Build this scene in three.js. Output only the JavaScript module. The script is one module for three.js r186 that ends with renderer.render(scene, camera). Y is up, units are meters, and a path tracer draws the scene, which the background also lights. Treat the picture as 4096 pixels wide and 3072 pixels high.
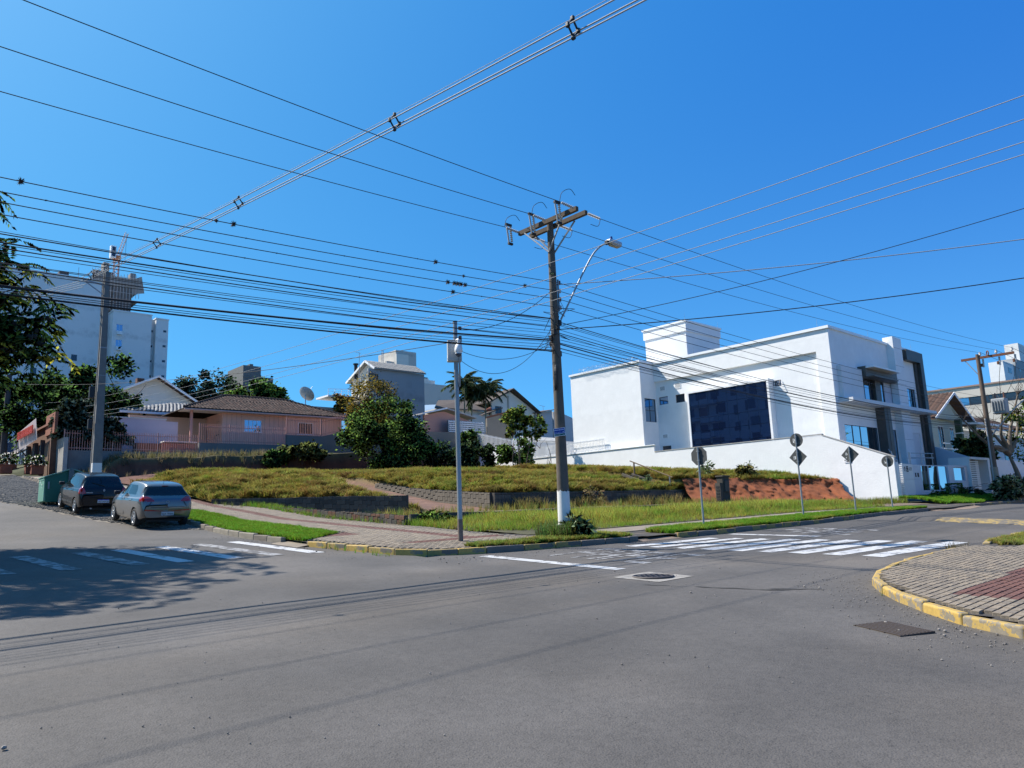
import * as THREE from 'three';
import { mergeGeometries } from 'three/addons/utils/BufferGeometryUtils.js';
import { RoundedBoxGeometry } from 'three/addons/geometries/RoundedBoxGeometry.js';
import { FontLoader } from 'three/addons/loaders/FontLoader.js';
import { TextGeometry } from 'three/addons/geometries/TextGeometry.js';

// World: x runs along the cross street (to the right), -z up the hill street, y up, metres. In builders a point is (t, h, s) = (x, y, -z).
const scene = new THREE.Scene();
const rad = d => d * Math.PI / 180;
const camera = new THREE.PerspectiveCamera(54.85, 4 / 3, 0.1, 1500);
camera.rotation.order = 'YXZ';
camera.position.set(0, 1.6, 0);
camera.rotation.set(rad(9.8), rad(-42.5), rad(-2.2));
const SUN = new THREE.Vector3(-Math.sin(rad(30)) * Math.cos(rad(49)), Math.sin(rad(49)), -Math.cos(rad(30)) * Math.cos(rad(49)));
// clear midday sky: deep blue overhead, paler to the horizon, a wide soft brightening round the sun
{
  const W = 512, Hh = 256, a = new Float32Array(W * Hh * 4), d = new THREE.Vector3();
  for (let j = 0; j < Hh; j++) for (let i = 0; i < W; i++) {
    const el = ((j + 0.5) / Hh - 0.5) * Math.PI, az = ((i + 0.5) / W - 0.5) * 2 * Math.PI;
    d.set(Math.cos(el) * Math.cos(az), Math.sin(el), Math.cos(el) * Math.sin(az));
    const e = Math.max(el, 0) * 180 / Math.PI, g = Math.acos(Math.min(1, d.dot(SUN))) * 180 / Math.PI;
    const f = Math.exp(-e / 13), m = Math.exp(-g / 34);
    const k = (j * W + i) * 4;
    a[k] = 0.7 * (0.003 + 0.18 * f + 0.8 * m * m);
    a[k + 1] = 0.7 * (0.055 + 0.55 * f + 0.85 * m);
    a[k + 2] = 0.7 * (0.494 + 0.64 * f + 0.76 * m);
    a[k + 3] = 1;
  }
  const sky = new THREE.DataTexture(a, W, Hh, THREE.RGBAFormat, THREE.FloatType);
  sky.mapping = THREE.EquirectangularReflectionMapping; sky.magFilter = THREE.LinearFilter; sky.wrapS = THREE.RepeatWrapping; sky.needsUpdate = true;
  scene.background = sky; scene.environment = sky;
}
const sun = new THREE.DirectionalLight(new THREE.Color(1.0, 0.95, 0.87), 5.0);
sun.position.copy(SUN).multiplyScalar(120).add(new THREE.Vector3(25, 0, -30)); sun.target.position.set(25, 0, -30);
sun.castShadow = true; sun.shadow.mapSize.set(4096, 4096);
Object.assign(sun.shadow.camera, { left: -80, right: 80, top: 80, bottom: -80, near: 1, far: 300 });
scene.add(sun, sun.target);
const renderer = new THREE.WebGLRenderer({ antialias: true });
renderer.toneMapping = THREE.LinearToneMapping; renderer.toneMappingExposure = 1.6; renderer.shadowMap.enabled = true;
const font = await new FontLoader().loadAsync('fonts/droid/droid_sans_bold.typeface.json');

// ---------- helpers ----------
let seed = 12345;
const rnd = () => { seed |= 0; seed = seed + 0x6D2B79F5 | 0; let t = Math.imul(seed ^ seed >>> 15, 1 | seed); t = t + Math.imul(t ^ t >>> 7, 61 | t) ^ t; return ((t ^ t >>> 14) >>> 0) / 4294967296; };
const rr = (a, b) => a + (b - a) * rnd();
const hash = (x, y, z = 0) => { let n = Math.imul(x | 0, 374761393) + Math.imul(y | 0, 668265263) + Math.imul(z | 0, 2147483647 - 1442695041); n = Math.imul(n ^ n >>> 13, 1274126177); return ((n ^ n >>> 16) >>> 0) / 4294967296; };
const sm = x => x * x * (3 - 2 * x), clamp = (x, a = 0, b = 1) => Math.min(b, Math.max(a, x)), lerp = (a, b, f) => a + (b - a) * f;
const step = (a, b, x) => sm(clamp((x - a) / (b - a)));
function vn(x, y, p = 0) { const i = Math.floor(x), j = Math.floor(y), u = sm(x - i), v = sm(y - j), w = n => p ? ((n % p) + p) % p : n; return lerp(lerp(hash(w(i), w(j)), hash(w(i + 1), w(j)), u), lerp(hash(w(i), w(j + 1)), hash(w(i + 1), w(j + 1)), u), v); }
const fbm = (x, y, o = 4, p = 0) => { let s = 0, a = 0.5, n = 0; for (let k = 0; k < o; k++) { s += a * vn(x, y, p); n += a; a *= 0.5; x *= 2; y *= 2; p *= 2; } return s / n; };
function itp(xs, ys, x) { let i = 0; while (i < xs.length - 2 && x > xs[i + 1]) i++; return ys[i] + (x - xs[i]) * (ys[i + 1] - ys[i]) / (xs[i + 1] - xs[i]); }
// street surface: level along the cross street, climbing up the hill street
const H = (t, s) => itp([-200, 0, 13.5, 26, 33, 38, 54, 70, 120], [-6, 0, 0.58, 1.35, 2.05, 2.65, 4.4, 6.1, 11], s) + itp([-100, 0, 10, 30, 100], [-0.6, 0, 0.13, 0.38, 0.42], t);
const V = (t, h, s) => new THREE.Vector3(t, h, -s);
const used = {};
const numbered = n => { used[n] = (used[n] || 0) + 1; return used[n] === 1 ? n : n + '_' + String(used[n] - 1).padStart(3, '0'); };
function note(o, label, category, group, kind) { if (label) o.userData.label = label; if (category) o.userData.category = category; if (group) o.userData.group = group; if (kind) o.userData.kind = kind; return o; }
function thing(name, label, category, base, group) { const g = new THREE.Group(); g.name = numbered(name); g.position.set(base[0], base[1], -base[2]); scene.add(g); return note(g, label, category, group); }
const shade = m => { m.castShadow = true; m.receiveShadow = true; return m; };
const M4 = new THREE.Matrix4();
function worldPos(o) { const p = new THREE.Vector3(); for (; o && o !== scene; o = o.parent) p.add(o.position); return p; }
// geometry given in world metres, added under parent (whose groups are not turned)
function part(name, geo, mat, parent, kind) {
  let g = Array.isArray(geo) ? join(geo) : geo; const m = shade(new THREE.Mesh(g, mat)); m.name = name;
  if (parent && parent !== scene) { const p = worldPos(parent); g.translate(-p.x, -p.y, -p.z); parent.add(m); } else { m.name = numbered(name); scene.add(m); }
  if (kind) m.userData.kind = kind; return m;
}
// the same for parents that are turned: geometry in the parent's own axes
function local(name, geo, mat, parent, pos) { const m = shade(new THREE.Mesh(Array.isArray(geo) ? join(geo) : geo, mat)); m.name = name; if (pos) m.position.set(...pos); parent.add(m); return m; }
function join(list) { const a = list.map(g => { const n = g.index ? g.toNonIndexed() : g; for (const k of Object.keys(n.attributes)) if (!['position', 'normal', 'uv', 'color'].includes(k)) n.deleteAttribute(k); return n; }); if (a.length === 1) return a[0]; const anyColor = a.some(g => g.attributes.color); if (anyColor) for (const g of a) if (!g.attributes.color) g.setAttribute('color', new THREE.BufferAttribute(new Float32Array(g.attributes.position.count * 3).fill(1), 3)); return mergeGeometries(a); }
const structure = (name, geo, mat) => { const m = part(name, geo, mat, scene); m.userData.kind = 'structure'; return m; };
// texture coordinates in metres from the side a face turns to
function metres(g, along = 1) {
  g = g.index ? g.toNonIndexed() : g; const p = g.attributes.position, n = g.attributes.normal, uv = new Float32Array(p.count * 2);
  for (let i = 0; i < p.count; i += 3) {
    const ax = Math.abs(n.getX(i) + n.getX(i + 1) + n.getX(i + 2)), ay = Math.abs(n.getY(i) + n.getY(i + 1) + n.getY(i + 2)), az = Math.abs(n.getZ(i) + n.getZ(i + 1) + n.getZ(i + 2));
    for (let k = i; k < i + 3; k++) { const x = p.getX(k), y = p.getY(k), z = p.getZ(k); if (ay >= ax && ay >= az) { uv[2 * k] = x; uv[2 * k + 1] = -z; } else if (ax > az) { uv[2 * k] = -z; uv[2 * k + 1] = y; } else { uv[2 * k] = x; uv[2 * k + 1] = y; } }
  }
  g.setAttribute('uv', new THREE.BufferAttribute(uv, 2)); return g;
}
function BX(t0, t1, h0, h1, s0, s1, r = 0) {
  const w = Math.abs(t1 - t0), h = Math.abs(h1 - h0), d = Math.abs(s1 - s0);
  const g = r ? new RoundedBoxGeometry(w, h, d, 2, Math.min(r, w / 2.01, h / 2.01, d / 2.01)) : new THREE.BoxGeometry(w, h, d);
  g.translate((t0 + t1) / 2, (h0 + h1) / 2, -(s0 + s1) / 2); return metres(g);
}
// a flat wall with openings; axis 's': it faces down the hill (-s) at s = plane, outline in (t, h); axis 't': it faces -t at t = plane, outline in (s, h)
function WALL(axis, plane, outline, holes, thick) {
  const sh = new THREE.Shape(outline.map(p => new THREE.Vector2(p[0], p[1])));
  for (const o of holes || []) { const [a, b, c, d] = o; sh.holes.push(new THREE.Path([[a, c], [a, d], [b, d], [b, c]].map(p => new THREE.Vector2(...p)))); }
  const g = new THREE.ExtrudeGeometry(sh, { depth: thick, bevelEnabled: false });
  if (axis === 's') g.translate(0, 0, -plane - thick); else { g.rotateY(Math.PI / 2); g.translate(plane, 0, 0); }
  return metres(g);
}
const RECT = (a, b, c, d) => [[a, c], [b, c], [b, d], [a, d]];
// a slab lying along a face: axis and plane as above, standing out by o metres (o0 to o1)
function ON(axis, plane, a0, a1, h0, h1, o0, o1) { return axis === 's' ? BX(a0, a1, h0, h1, plane - o1, plane - o0) : BX(plane - o1, plane - o0, h0, h1, a0, a1); }
// a window in an opening: frame ring (the part) with its panes (sub-parts)
function windowIn(parent, axis, plane, a0, a1, h0, h1, o = {}) {
  const w = o.frame ?? 0.06, dep = o.depth ?? -0.1, fr = [], nx = o.nx || 1, ny = o.ny || 1;
  const put = (a, b, c, d) => fr.push(ON(axis, plane, a, b, c, d, dep - 0.03, dep + 0.03));
  put(a0, a1, h0, h0 + w); put(a0, a1, h1 - w, h1); put(a0, a0 + w, h0 + w, h1 - w); put(a1 - w, a1, h0 + w, h1 - w);
  const iw = (a1 - a0 - 2 * w), ih = (h1 - h0 - 2 * w), mw = w * 0.7;
  for (let i = 1; i < nx; i++) put(a0 + w + iw * i / nx - mw / 2, a0 + w + iw * i / nx + mw / 2, h0 + w, h1 - w);
  for (let j = 1; j < ny; j++) for (let i = 0; i < nx; i++) { const x0 = a0 + w + iw * i / nx + (i ? mw / 2 : 0), x1 = a0 + w + iw * (i + 1) / nx - (i < nx - 1 ? mw / 2 : 0); put(x0, x1, h0 + w + ih * j / ny - mw / 2, h0 + w + ih * j / ny + mw / 2); }
  const f = part(o.name || 'window', fr, o.frameMat || M.darkFrame, parent);
  for (let i = 0; i < nx; i++) for (let j = 0; j < ny; j++) part('pane', ON(axis, plane, a0 + w + iw * i / nx + 0.001, a0 + w + iw * (i + 1) / nx - 0.001, h0 + w + ih * j / ny + 0.001, h0 + w + ih * (j + 1) / ny - 0.001, dep - 0.012, dep + 0.004), o.glass || M.glass, f);
  if (o.sill) part('sill', ON(axis, plane, a0 - 0.08, a1 + 0.08, h0 - 0.07, h0 - 0.002, -0.12, 0.06), o.sillMat || M.white, f);
  return f;
}
function CYL(p, q, r0, r1, n = 12) { const a = p.isVector3 ? p : V(...p), b = q.isVector3 ? q : V(...q), d = b.clone().sub(a), L = d.length(); const g = new THREE.CylinderGeometry(r1 ?? r0, r0, L, n, 1); g.applyQuaternion(new THREE.Quaternion().setFromUnitVectors(new THREE.Vector3(0, 1, 0), d.normalize())); g.translate((a.x + b.x) / 2, (a.y + b.y) / 2, (a.z + b.z) / 2); return g; }
function TUBE(pts, r, n = 5, seg) { const c = new THREE.CatmullRomCurve3(pts.map(p => p.isVector3 ? p : V(...p))); return new THREE.TubeGeometry(c, seg || pts.length * 3, r, n, false); }
function BAR(p, q, w, d) { const a = V(...p), b = V(...q), v = b.clone().sub(a), L = v.length(); const g = new THREE.BoxGeometry(w, L, d); g.applyQuaternion(new THREE.Quaternion().setFromUnitVectors(new THREE.Vector3(0, 1, 0), v.normalize())); g.translate((a.x + b.x) / 2, (a.y + b.y) / 2, (a.z + b.z) / 2); return g; }
// polygon prism: outline in plan (t, s), from h0(t,s) to h1(t,s)
function PLAN(poly, h0, h1) {
  const sh = new THREE.Shape(poly.map(p => new THREE.Vector2(p[0], p[1]))); const g = new THREE.ExtrudeGeometry(sh, { depth: 1, bevelEnabled: false }); g.rotateX(-Math.PI / 2);
  const p = g.attributes.position; for (let i = 0; i < p.count; i++) { const t = p.getX(i), s = -p.getZ(i), k = p.getY(i); p.setY(i, k > 0.5 ? (typeof h1 === 'function' ? h1(t, s) : h1) : (typeof h0 === 'function' ? h0(t, s) : h0)); }
  g.computeVertexNormals(); return metres(g);
}
// a sheet over a grid of (t, s) with a height and a colour at each point
function SHEET(ts, ss, h, col, keep) {
  const P = [], C = [], U = [], I = [], nt = ts.length, ns = ss.length;
  for (let j = 0; j < ns; j++) for (let i = 0; i < nt; i++) { P.push(ts[i], h(ts[i], ss[j]), -ss[j]); U.push(ts[i], ss[j]); if (col) C.push(...col(ts[i], ss[j])); }
  for (let j = 0; j < ns - 1; j++) for (let i = 0; i < nt - 1; i++) { if (keep && !keep((ts[i] + ts[i + 1]) / 2, (ss[j] + ss[j + 1]) / 2)) continue; const a = j * nt + i; I.push(a, a + 1, a + nt, a + 1, a + nt + 1, a + nt); }
  const g = new THREE.BufferGeometry(); g.setAttribute('position', new THREE.Float32BufferAttribute(P, 3)); g.setAttribute('uv', new THREE.Float32BufferAttribute(U, 2)); if (col) g.setAttribute('color', new THREE.Float32BufferAttribute(C, 3)); g.setIndex(I); g.computeVertexNormals(); return g;
}
const range = (a, b, d) => { const n = Math.max(1, Math.round((b - a) / d)), o = []; for (let i = 0; i <= n; i++) o.push(a + (b - a) * i / n); return o; };
// ---------- textures and materials ----------
const TEXN = 512;
function tex(n, size, f, srgb = false) { // f(u, v in 0..1) -> [r,g,b] or grey, wraps; size in metres of one repeat
  const a = new Uint8Array(n * n * 4);
  for (let j = 0; j < n; j++) for (let i = 0; i < n; i++) { const c = f(i / n, j / n), k = (j * n + i) * 4; if (c.length) { a[k] = clamp(c[0]) * 255; a[k + 1] = clamp(c[1]) * 255; a[k + 2] = clamp(c[2]) * 255; } else a[k] = a[k + 1] = a[k + 2] = clamp(c) * 255; a[k + 3] = 255; }
  const t = new THREE.DataTexture(a, n, n, THREE.RGBAFormat); t.wrapS = t.wrapT = THREE.RepeatWrapping; t.magFilter = THREE.LinearFilter; t.minFilter = THREE.LinearMipmapLinearFilter; t.generateMipmaps = true; if (srgb) t.colorSpace = THREE.SRGBColorSpace; t.repeat.set(1 / size, 1 / size); t.needsUpdate = true; return t;
}
function canvasTex(w, h, draw) { const c = document.createElement('canvas'); c.width = w; c.height = h; const x = c.getContext('2d'); draw(x, w, h); const t = new THREE.CanvasTexture(c); t.colorSpace = THREE.SRGBColorSpace; t.anisotropy = 8; return t; }
const again = (t, size) => { const c = t.clone(); c.repeat.set(1 / size, 1 / size); c.needsUpdate = true; return c; };
// tints are multiplied with a base colour, so they stay near 1
const T = {
  grit: tex(1024, 2.2, (u, v) => { const a = hash(Math.floor(u * 1024), Math.floor(v * 1024)), b = vn(u * 256, v * 256, 256), c = fbm(u * 40, v * 40, 3, 40); let k = 0.6 + 0.26 * a + 0.28 * b + 0.3 * (c - 0.5); if (b > 0.8 && a > 0.4) k += 0.26; if (b < 0.16) k -= 0.2; return [k * 1.0, k * 0.99, k * 0.97]; }),
  gritBump: tex(512, 1.1, (u, v) => 0.5 * vn(u * 128, v * 128, 128) + 0.3 * hash(Math.floor(u * 512), Math.floor(v * 512)) + 0.2 * vn(u * 40, v * 40, 40)),
  plaster: tex(512, 3, (u, v) => { const a = fbm(u * 6, v * 6, 5, 6), b = hash(Math.floor(u * 512), Math.floor(v * 512)); const st = fbm(u * 26, v * 3, 3, 3); return 0.95 + 0.13 * (a - 0.5) + 0.04 * b - 0.16 * Math.max(0, st - 0.55) * (a > 0.45 ? 1 : 0.3); }),
  plasterBump: tex(512, 1.5, (u, v) => 0.6 * fbm(u * 24, v * 24, 4, 24) + 0.4 * fbm(u * 4, v * 4, 3, 4)),
  stain: tex(512, 5, (u, v) => { const a = fbm(u * 5, v * 5, 5, 5), b = fbm(u * 40, v * 4, 3, 4), c = hash(Math.floor(u * 512), Math.floor(v * 512)); const k = 0.95 - 0.5 * Math.max(0, a - 0.5) * 2 * b - 0.08 * c; return [k, k * 0.985, k * 0.96]; }),
  concrete: tex(512, 2, (u, v) => { const a = fbm(u * 8, v * 8, 5, 8), b = hash(Math.floor(u * 512), Math.floor(v * 512)), c = vn(u * 90, v * 90, 90); let k = 0.78 + 0.34 * (a - 0.5) + 0.1 * b; if (c < 0.08) k -= 0.2; return [k, k * 0.98, k * 0.95]; }),
  soil: tex(512, 2.4, (u, v) => { const a = fbm(u * 9, v * 9, 5, 9), b = hash(Math.floor(u * 512), Math.floor(v * 512)), c = vn(u * 50, v * 50, 50); const k = 0.7 + 0.6 * (a - 0.5) + 0.14 * b + (c > 0.85 ? 0.18 : 0); return [k, k * 0.97, k * 0.94]; }),
  paint: tex(512, 2.5, (u, v) => { const a = fbm(u * 16, v * 16, 4, 16), b = hash(Math.floor(u * 512), Math.floor(v * 512)), c = fbm(u * 4, v * 4, 3, 4); let k = 0.9 + 0.1 * b - 0.15 * (c - 0.4); if (a > 0.66 || (b > 0.93 && a > 0.45)) k *= 0.55; return [k, k * 0.99, k * 0.97]; }),
  // paint worn through in flakes: a flake mask between paint and what lies under it
  flakes: (p, q, amt, size) => tex(512, size, (u, v) => { const a = fbm(u * 14, v * 14, 5, 14), c = fbm(u * 3, v * 3, 3, 3), b = hash(Math.floor(u * 512), Math.floor(v * 512)), k = a + 0.35 * (c - 0.5) + 0.06 * (b - 0.5) > amt ? 1 : 0, n = 0.86 + 0.28 * (fbm(u * 30, v * 30, 3, 30) - 0.2) ; return [0, 1, 2].map(i => (k ? q[i] : p[i]) * n); }),
};
const col = (r, g, b) => new THREE.Color().setRGB(r, g, b);
const mat = (r, g, b, rough = 0.85, o = {}) => new THREE.MeshStandardMaterial({ color: col(r, g, b), roughness: rough, ...o });
const plain = { map: T.plaster, bumpMap: T.plasterBump, bumpScale: 0.004 };
const con = { map: T.concrete, bumpMap: T.plasterBump, bumpScale: 0.006 };
const M = {
  asphalt: mat(0.11, 0.099, 0.089, 0.86, { map: T.grit, bumpMap: T.gritBump, bumpScale: 0.006, vertexColors: true }),
  stonePave: mat(0.2, 0.185, 0.16, 0.9, { map: T.concrete }),
  stripe: mat(1, 1, 1, 0.7, { map: T.flakes([0.5, 0.49, 0.475], [0.2, 0.19, 0.18], 0.64, 1.9) }), wornShadedStripe: mat(1, 1, 1, 0.75, { map: T.flakes([0.3, 0.29, 0.28], [0.115, 0.105, 0.097], 0.46, 1.5) }), yellowPaint: mat(1, 1, 1, 0.75, { map: T.flakes([0.46, 0.3, 0.075], [0.22, 0.185, 0.13], 0.53, 0.9) }), yellowWorn: mat(1, 1, 1, 0.8, { map: T.flakes([0.34, 0.235, 0.075], [0.14, 0.12, 0.095], 0.47, 1.1) }),
  kerb: mat(0.2, 0.17, 0.14, 0.9, con), kerbPale: mat(0.28, 0.25, 0.2, 0.9, con),
  paver: mat(0.31, 0.255, 0.19, 0.9, con), paver2: mat(0.26, 0.215, 0.165, 0.9, con), paver3: mat(0.36, 0.29, 0.21, 0.9, con), paverRed: mat(0.21, 0.095, 0.07, 0.9, con), paverRed2: mat(0.17, 0.08, 0.06, 0.9, con), bed: mat(0.07, 0.06, 0.05, 0.95, { map: T.soil }),
  white: mat(0.8, 0.79, 0.77, 0.75, plain), wallWhite: mat(0.84, 0.83, 0.81, 0.78, { map: T.plaster, bumpMap: T.plasterBump, bumpScale: 0.008 }), coping: mat(0.5, 0.48, 0.45, 0.8, con), copingWhite: mat(0.82, 0.82, 0.81, 0.5),
  panelGrey: mat(0.68, 0.68, 0.68, 0.55, { map: T.plaster }), panelBlue: mat(0.5, 0.54, 0.62, 0.5, { map: T.plaster }), graphite: mat(0.075, 0.068, 0.06, 0.5, { map: T.concrete }), brownPanel: mat(0.12, 0.1, 0.08, 0.5, { map: T.concrete }),
  glassDark: new THREE.MeshPhysicalMaterial({ color: col(0.005, 0.011, 0.034), roughness: 0.015, ior: 2.1, specularColor: col(0.5, 0.7, 1) }), glass: new THREE.MeshPhysicalMaterial({ color: col(0.02, 0.027, 0.04), roughness: 0.04, ior: 1.7 }),
  glassBlue: mat(0.34, 0.42, 0.52, 0.03, { metalness: 1 }), mirror: mat(0.62, 0.64, 0.64, 0.02, { metalness: 1 }), mullion: mat(0.09, 0.11, 0.15, 0.5),
  darkFrame: mat(0.03, 0.03, 0.032, 0.5), whiteFrame: mat(0.75, 0.75, 0.74, 0.5), steel: mat(0.42, 0.43, 0.44, 0.45, { metalness: 0.7 }), galv: mat(0.36, 0.38, 0.4, 0.5, { metalness: 0.55, map: T.concrete }), black: mat(0.012, 0.012, 0.013, 0.6), rust: mat(0.19, 0.075, 0.04, 0.85, con),
  poleConcrete: mat(0.13, 0.108, 0.088, 0.92, con), poleGrey: mat(0.19, 0.19, 0.185, 0.9, con), limewash: mat(0.74, 0.73, 0.7, 0.85, { map: T.stain }), wood: mat(0.2, 0.14, 0.085, 0.9, con),
  ceramic: mat(0.42, 0.4, 0.37, 0.35), brownCeramic: mat(0.14, 0.06, 0.035, 0.3), cable: mat(0.012, 0.013, 0.016, 0.7), alu: mat(0.3, 0.31, 0.32, 0.7),
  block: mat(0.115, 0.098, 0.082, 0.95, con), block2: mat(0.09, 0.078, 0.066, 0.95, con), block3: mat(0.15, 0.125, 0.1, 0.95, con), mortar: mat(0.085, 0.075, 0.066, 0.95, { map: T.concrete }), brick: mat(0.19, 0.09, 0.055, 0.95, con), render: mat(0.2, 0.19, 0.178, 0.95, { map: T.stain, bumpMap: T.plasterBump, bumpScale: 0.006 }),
  soil: mat(0.29, 0.085, 0.028, 0.95, { map: T.soil, bumpMap: T.soil, bumpScale: 0.05 }), soilDrive: mat(0.2, 0.115, 0.085, 0.95, { map: T.soil, bumpMap: T.soil, bumpScale: 0.02 }), gravel: mat(0.22, 0.18, 0.14, 0.95, { map: T.soil }),
  earth: mat(1, 1, 1, 0.97, { map: T.soil, vertexColors: true, bumpMap: T.soil, bumpScale: 0.03 }), hill: mat(0.09, 0.1, 0.045, 1, { map: T.soil }),
};
// ---------- ground, streets, pavements ----------
const dist = (t, s, a, b) => { const vx = b[0] - a[0], vy = b[1] - a[1], k = clamp(((t - a[0]) * vx + (s - a[1]) * vy) / (vx * vx + vy * vy)); return Math.hypot(t - a[0] - k * vx, s - a[1] - k * vy); };
const side = (t, s, a, b) => ((b[0] - a[0]) * (s - a[1]) - (b[1] - a[1]) * (t - a[0])) / Math.hypot(b[0] - a[0], b[1] - a[1]); // > 0 left of a -> b
// speed hump across the cross street
const hump = (t, s) => (s < 12 && s > 5.2) ? 0.085 * Math.pow(Math.max(0, Math.cos(clamp((t - 28.1 - (s - 8) * 0.25) / 2.3, -0.5, 0.5) * Math.PI)), 1) * step(5.2, 5.7, s) * step(12, 11.4, s) : 0;
const RH = (t, s) => H(t, s) + hump(t, s) + 0.012 * (fbm(t * 0.7 + 40, s * 0.7 + 40, 2) - 0.5);
{ // far terrain, one sheet to the horizon, lowered under the streets and plots built below
  const ts = [...range(-500, -30, 40), ...range(-25, 120, 5), ...range(140, 560, 40)], ss = [...range(-400, -20, 40), ...range(-15, 130, 5), ...range(150, 700, 50)];
  const hh = (t, s) => { let h = H(clamp(t, -60, 100), Math.min(s, 150)); const right = step(9, 14, t); h = lerp(h, s > 58 ? 7.0 + 0.1 * (Math.min(s, 200) - 60) : 1.2 + 0.095 * s, right * step(14, 20, s)); if (t > -20 && t < 66 && s > -14 && s < 61) h -= 4.5; else h -= 0.12; if (t >= 8 && t < 26 && s > 56 && s < 64) h -= 1.2; return h; };
  structure('ground', SHEET(ts, ss, hh), M.hill);
}
// asphalt: worn wheel tracks, dusty patches, old oil
function roadTint(t, s) {
  const a = fbm(t * 0.35 + 9, s * 0.35 + 3, 4), b = fbm(t * 1.7, s * 1.7, 3), lane = s < 13.5 ? 0.5 * (vn(7, s * 1.1 + 0.12 * t) - 0.5) : 0.5 * (vn(t * 1.1, 3) - 0.5);
  const dust = clamp((fbm(t * 0.22 + 3.7, s * 0.3 + 8.1, 3) - 0.46) * 4) * 0.55 + 0.9 * Math.exp(-Math.pow((s - 8.8) / 2.4, 2)) * clamp((fbm(t * 0.45 + 2, s * 0.8 + 6, 4) - 0.36) * 3) * step(16, 9, t);
  const worn = clamp((fbm(t * 0.5 + 31, s * 0.5 + 11, 4) - 0.54) * 6), arc = Math.abs(Math.hypot(t - 1, s - 14) - 8.6), arc2 = Math.abs(Math.hypot(t - 14, s - 0.5) - 7.4), tyre = Math.exp(-arc * arc / 0.12) + Math.exp(-Math.pow(arc - 1.5, 2) / 0.12) + Math.exp(-arc2 * arc2 / 0.1) + Math.exp(-Math.pow(s - 7.4 + 0.2 * Math.sin(t * 0.2), 2) / 0.15) + Math.exp(-Math.pow(s - 10.6, 2) / 0.2); let k = 0.86 + 0.5 * (a - 0.5) + 0.26 * (b - 0.5) + 0.16 * lane; k *= 1 + 0.14 * dust + 0.16 * worn; k *= 1 - 0.13 * Math.min(1, tyre) * (0.5 + vn(t * 0.9, s * 0.9));
  const gutter = Math.exp(-Math.pow(dist(t, s, [8.2, 1.5], [12.4, 4.7]) / 0.9, 2)); // silt washed down to the drain
  return [k * (1 + 0.14 * dust + 0.05 * gutter), k * (1 + 0.06 * dust), k * (1 - 0.06 * dust - 0.1 * gutter)];
}
{
  const R = structure('road', SHEET([...range(-40, -4, 3), ...range(-3, 32, 0.25), ...range(33, 120, 1.5)], [...range(-40, -4, 3), ...range(-3, 13, 0.25), 13.4], RH, roadTint), M.asphalt);
  structure('road', SHEET([...range(-4, 9.6, 0.34)], [...range(13.4, 60, 0.35), ...range(62, 120, 3)], (t, s) => RH(t, s) + (s < 13.5 ? 0 : 0), roadTint), M.asphalt);
}
// cobbled parking strip beside the hill street
{
  const edge = s => itp([24, 27, 29, 35, 39, 50, 80], [9.2, 7.9, 7.2, 6.4, 5.4, 5.2, 5.2], s);
  const strip = structure('parking_strip', SHEET(range(5.0, 9.35, 0.2), range(25, 75, 0.5), (t, s) => RH(t, s) + 0.006, (t, s) => { const n = fbm(t * 3, s * 3, 3); return [0.8 + 0.4 * n, 0.8 + 0.38 * n, 0.8 + 0.34 * n]; }, (t, s) => t > edge(s) + 0.3 * (vn(s * 2, 5) - 0.5)), mat(0.2, 0.175, 0.145, 0.92, { map: T.soil, vertexColors: true }));
  const gs = [0, 1, 2].map(k => { const g = new RoundedBoxGeometry(0.2 + 0.03 * k, 0.05, 0.15, 1, 0.02); return metres(g); }), ms = [M.stonePave, mat(0.24, 0.22, 0.19, 0.9, { map: T.concrete }), mat(0.15, 0.135, 0.115, 0.9, { map: T.concrete })];
  const all = []; for (let s = 25.2; s < 62; s += 0.17) for (let t = 5.3 + 0.11 * (Math.floor(s / 0.17) % 2); t < 9.2; t += 0.25) if (t > edge(s) + 0.15 && rnd() > 0.12) all.push([t + rr(-0.02, 0.02), s + rr(-0.015, 0.015)]);
  all.sort((a, b) => (a[0] * 0.68 + a[1] * 0.74) - (b[0] * 0.68 + b[1] * 0.74));
  const rest = [];
  all.forEach(([t, s], i) => { const k = Math.floor(rnd() * 3), y = RH(t, s) + rr(0.0, 0.012); if (i < 300) { const m = shade(new THREE.Mesh(gs[k], ms[Math.floor(rnd() * 3)])); m.name = 'cobble'; m.position.set(t, y, -s); m.rotation.set(rr(-0.05, 0.05), rr(-0.1, 0.1), rr(-0.05, 0.05)); strip.add(m); } else rest.push([t, y, s, k]); });
  const im = new THREE.InstancedMesh(gs[1], ms[0], rest.length); im.name = 'cobbles'; im.userData.kind = 'stuff'; rest.forEach(([t, y, s], i) => im.setMatrixAt(i, M4.makeRotationY(rr(-0.1, 0.1)).setPosition(t, y, -s))); strip.add(shade(im));
}
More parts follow.
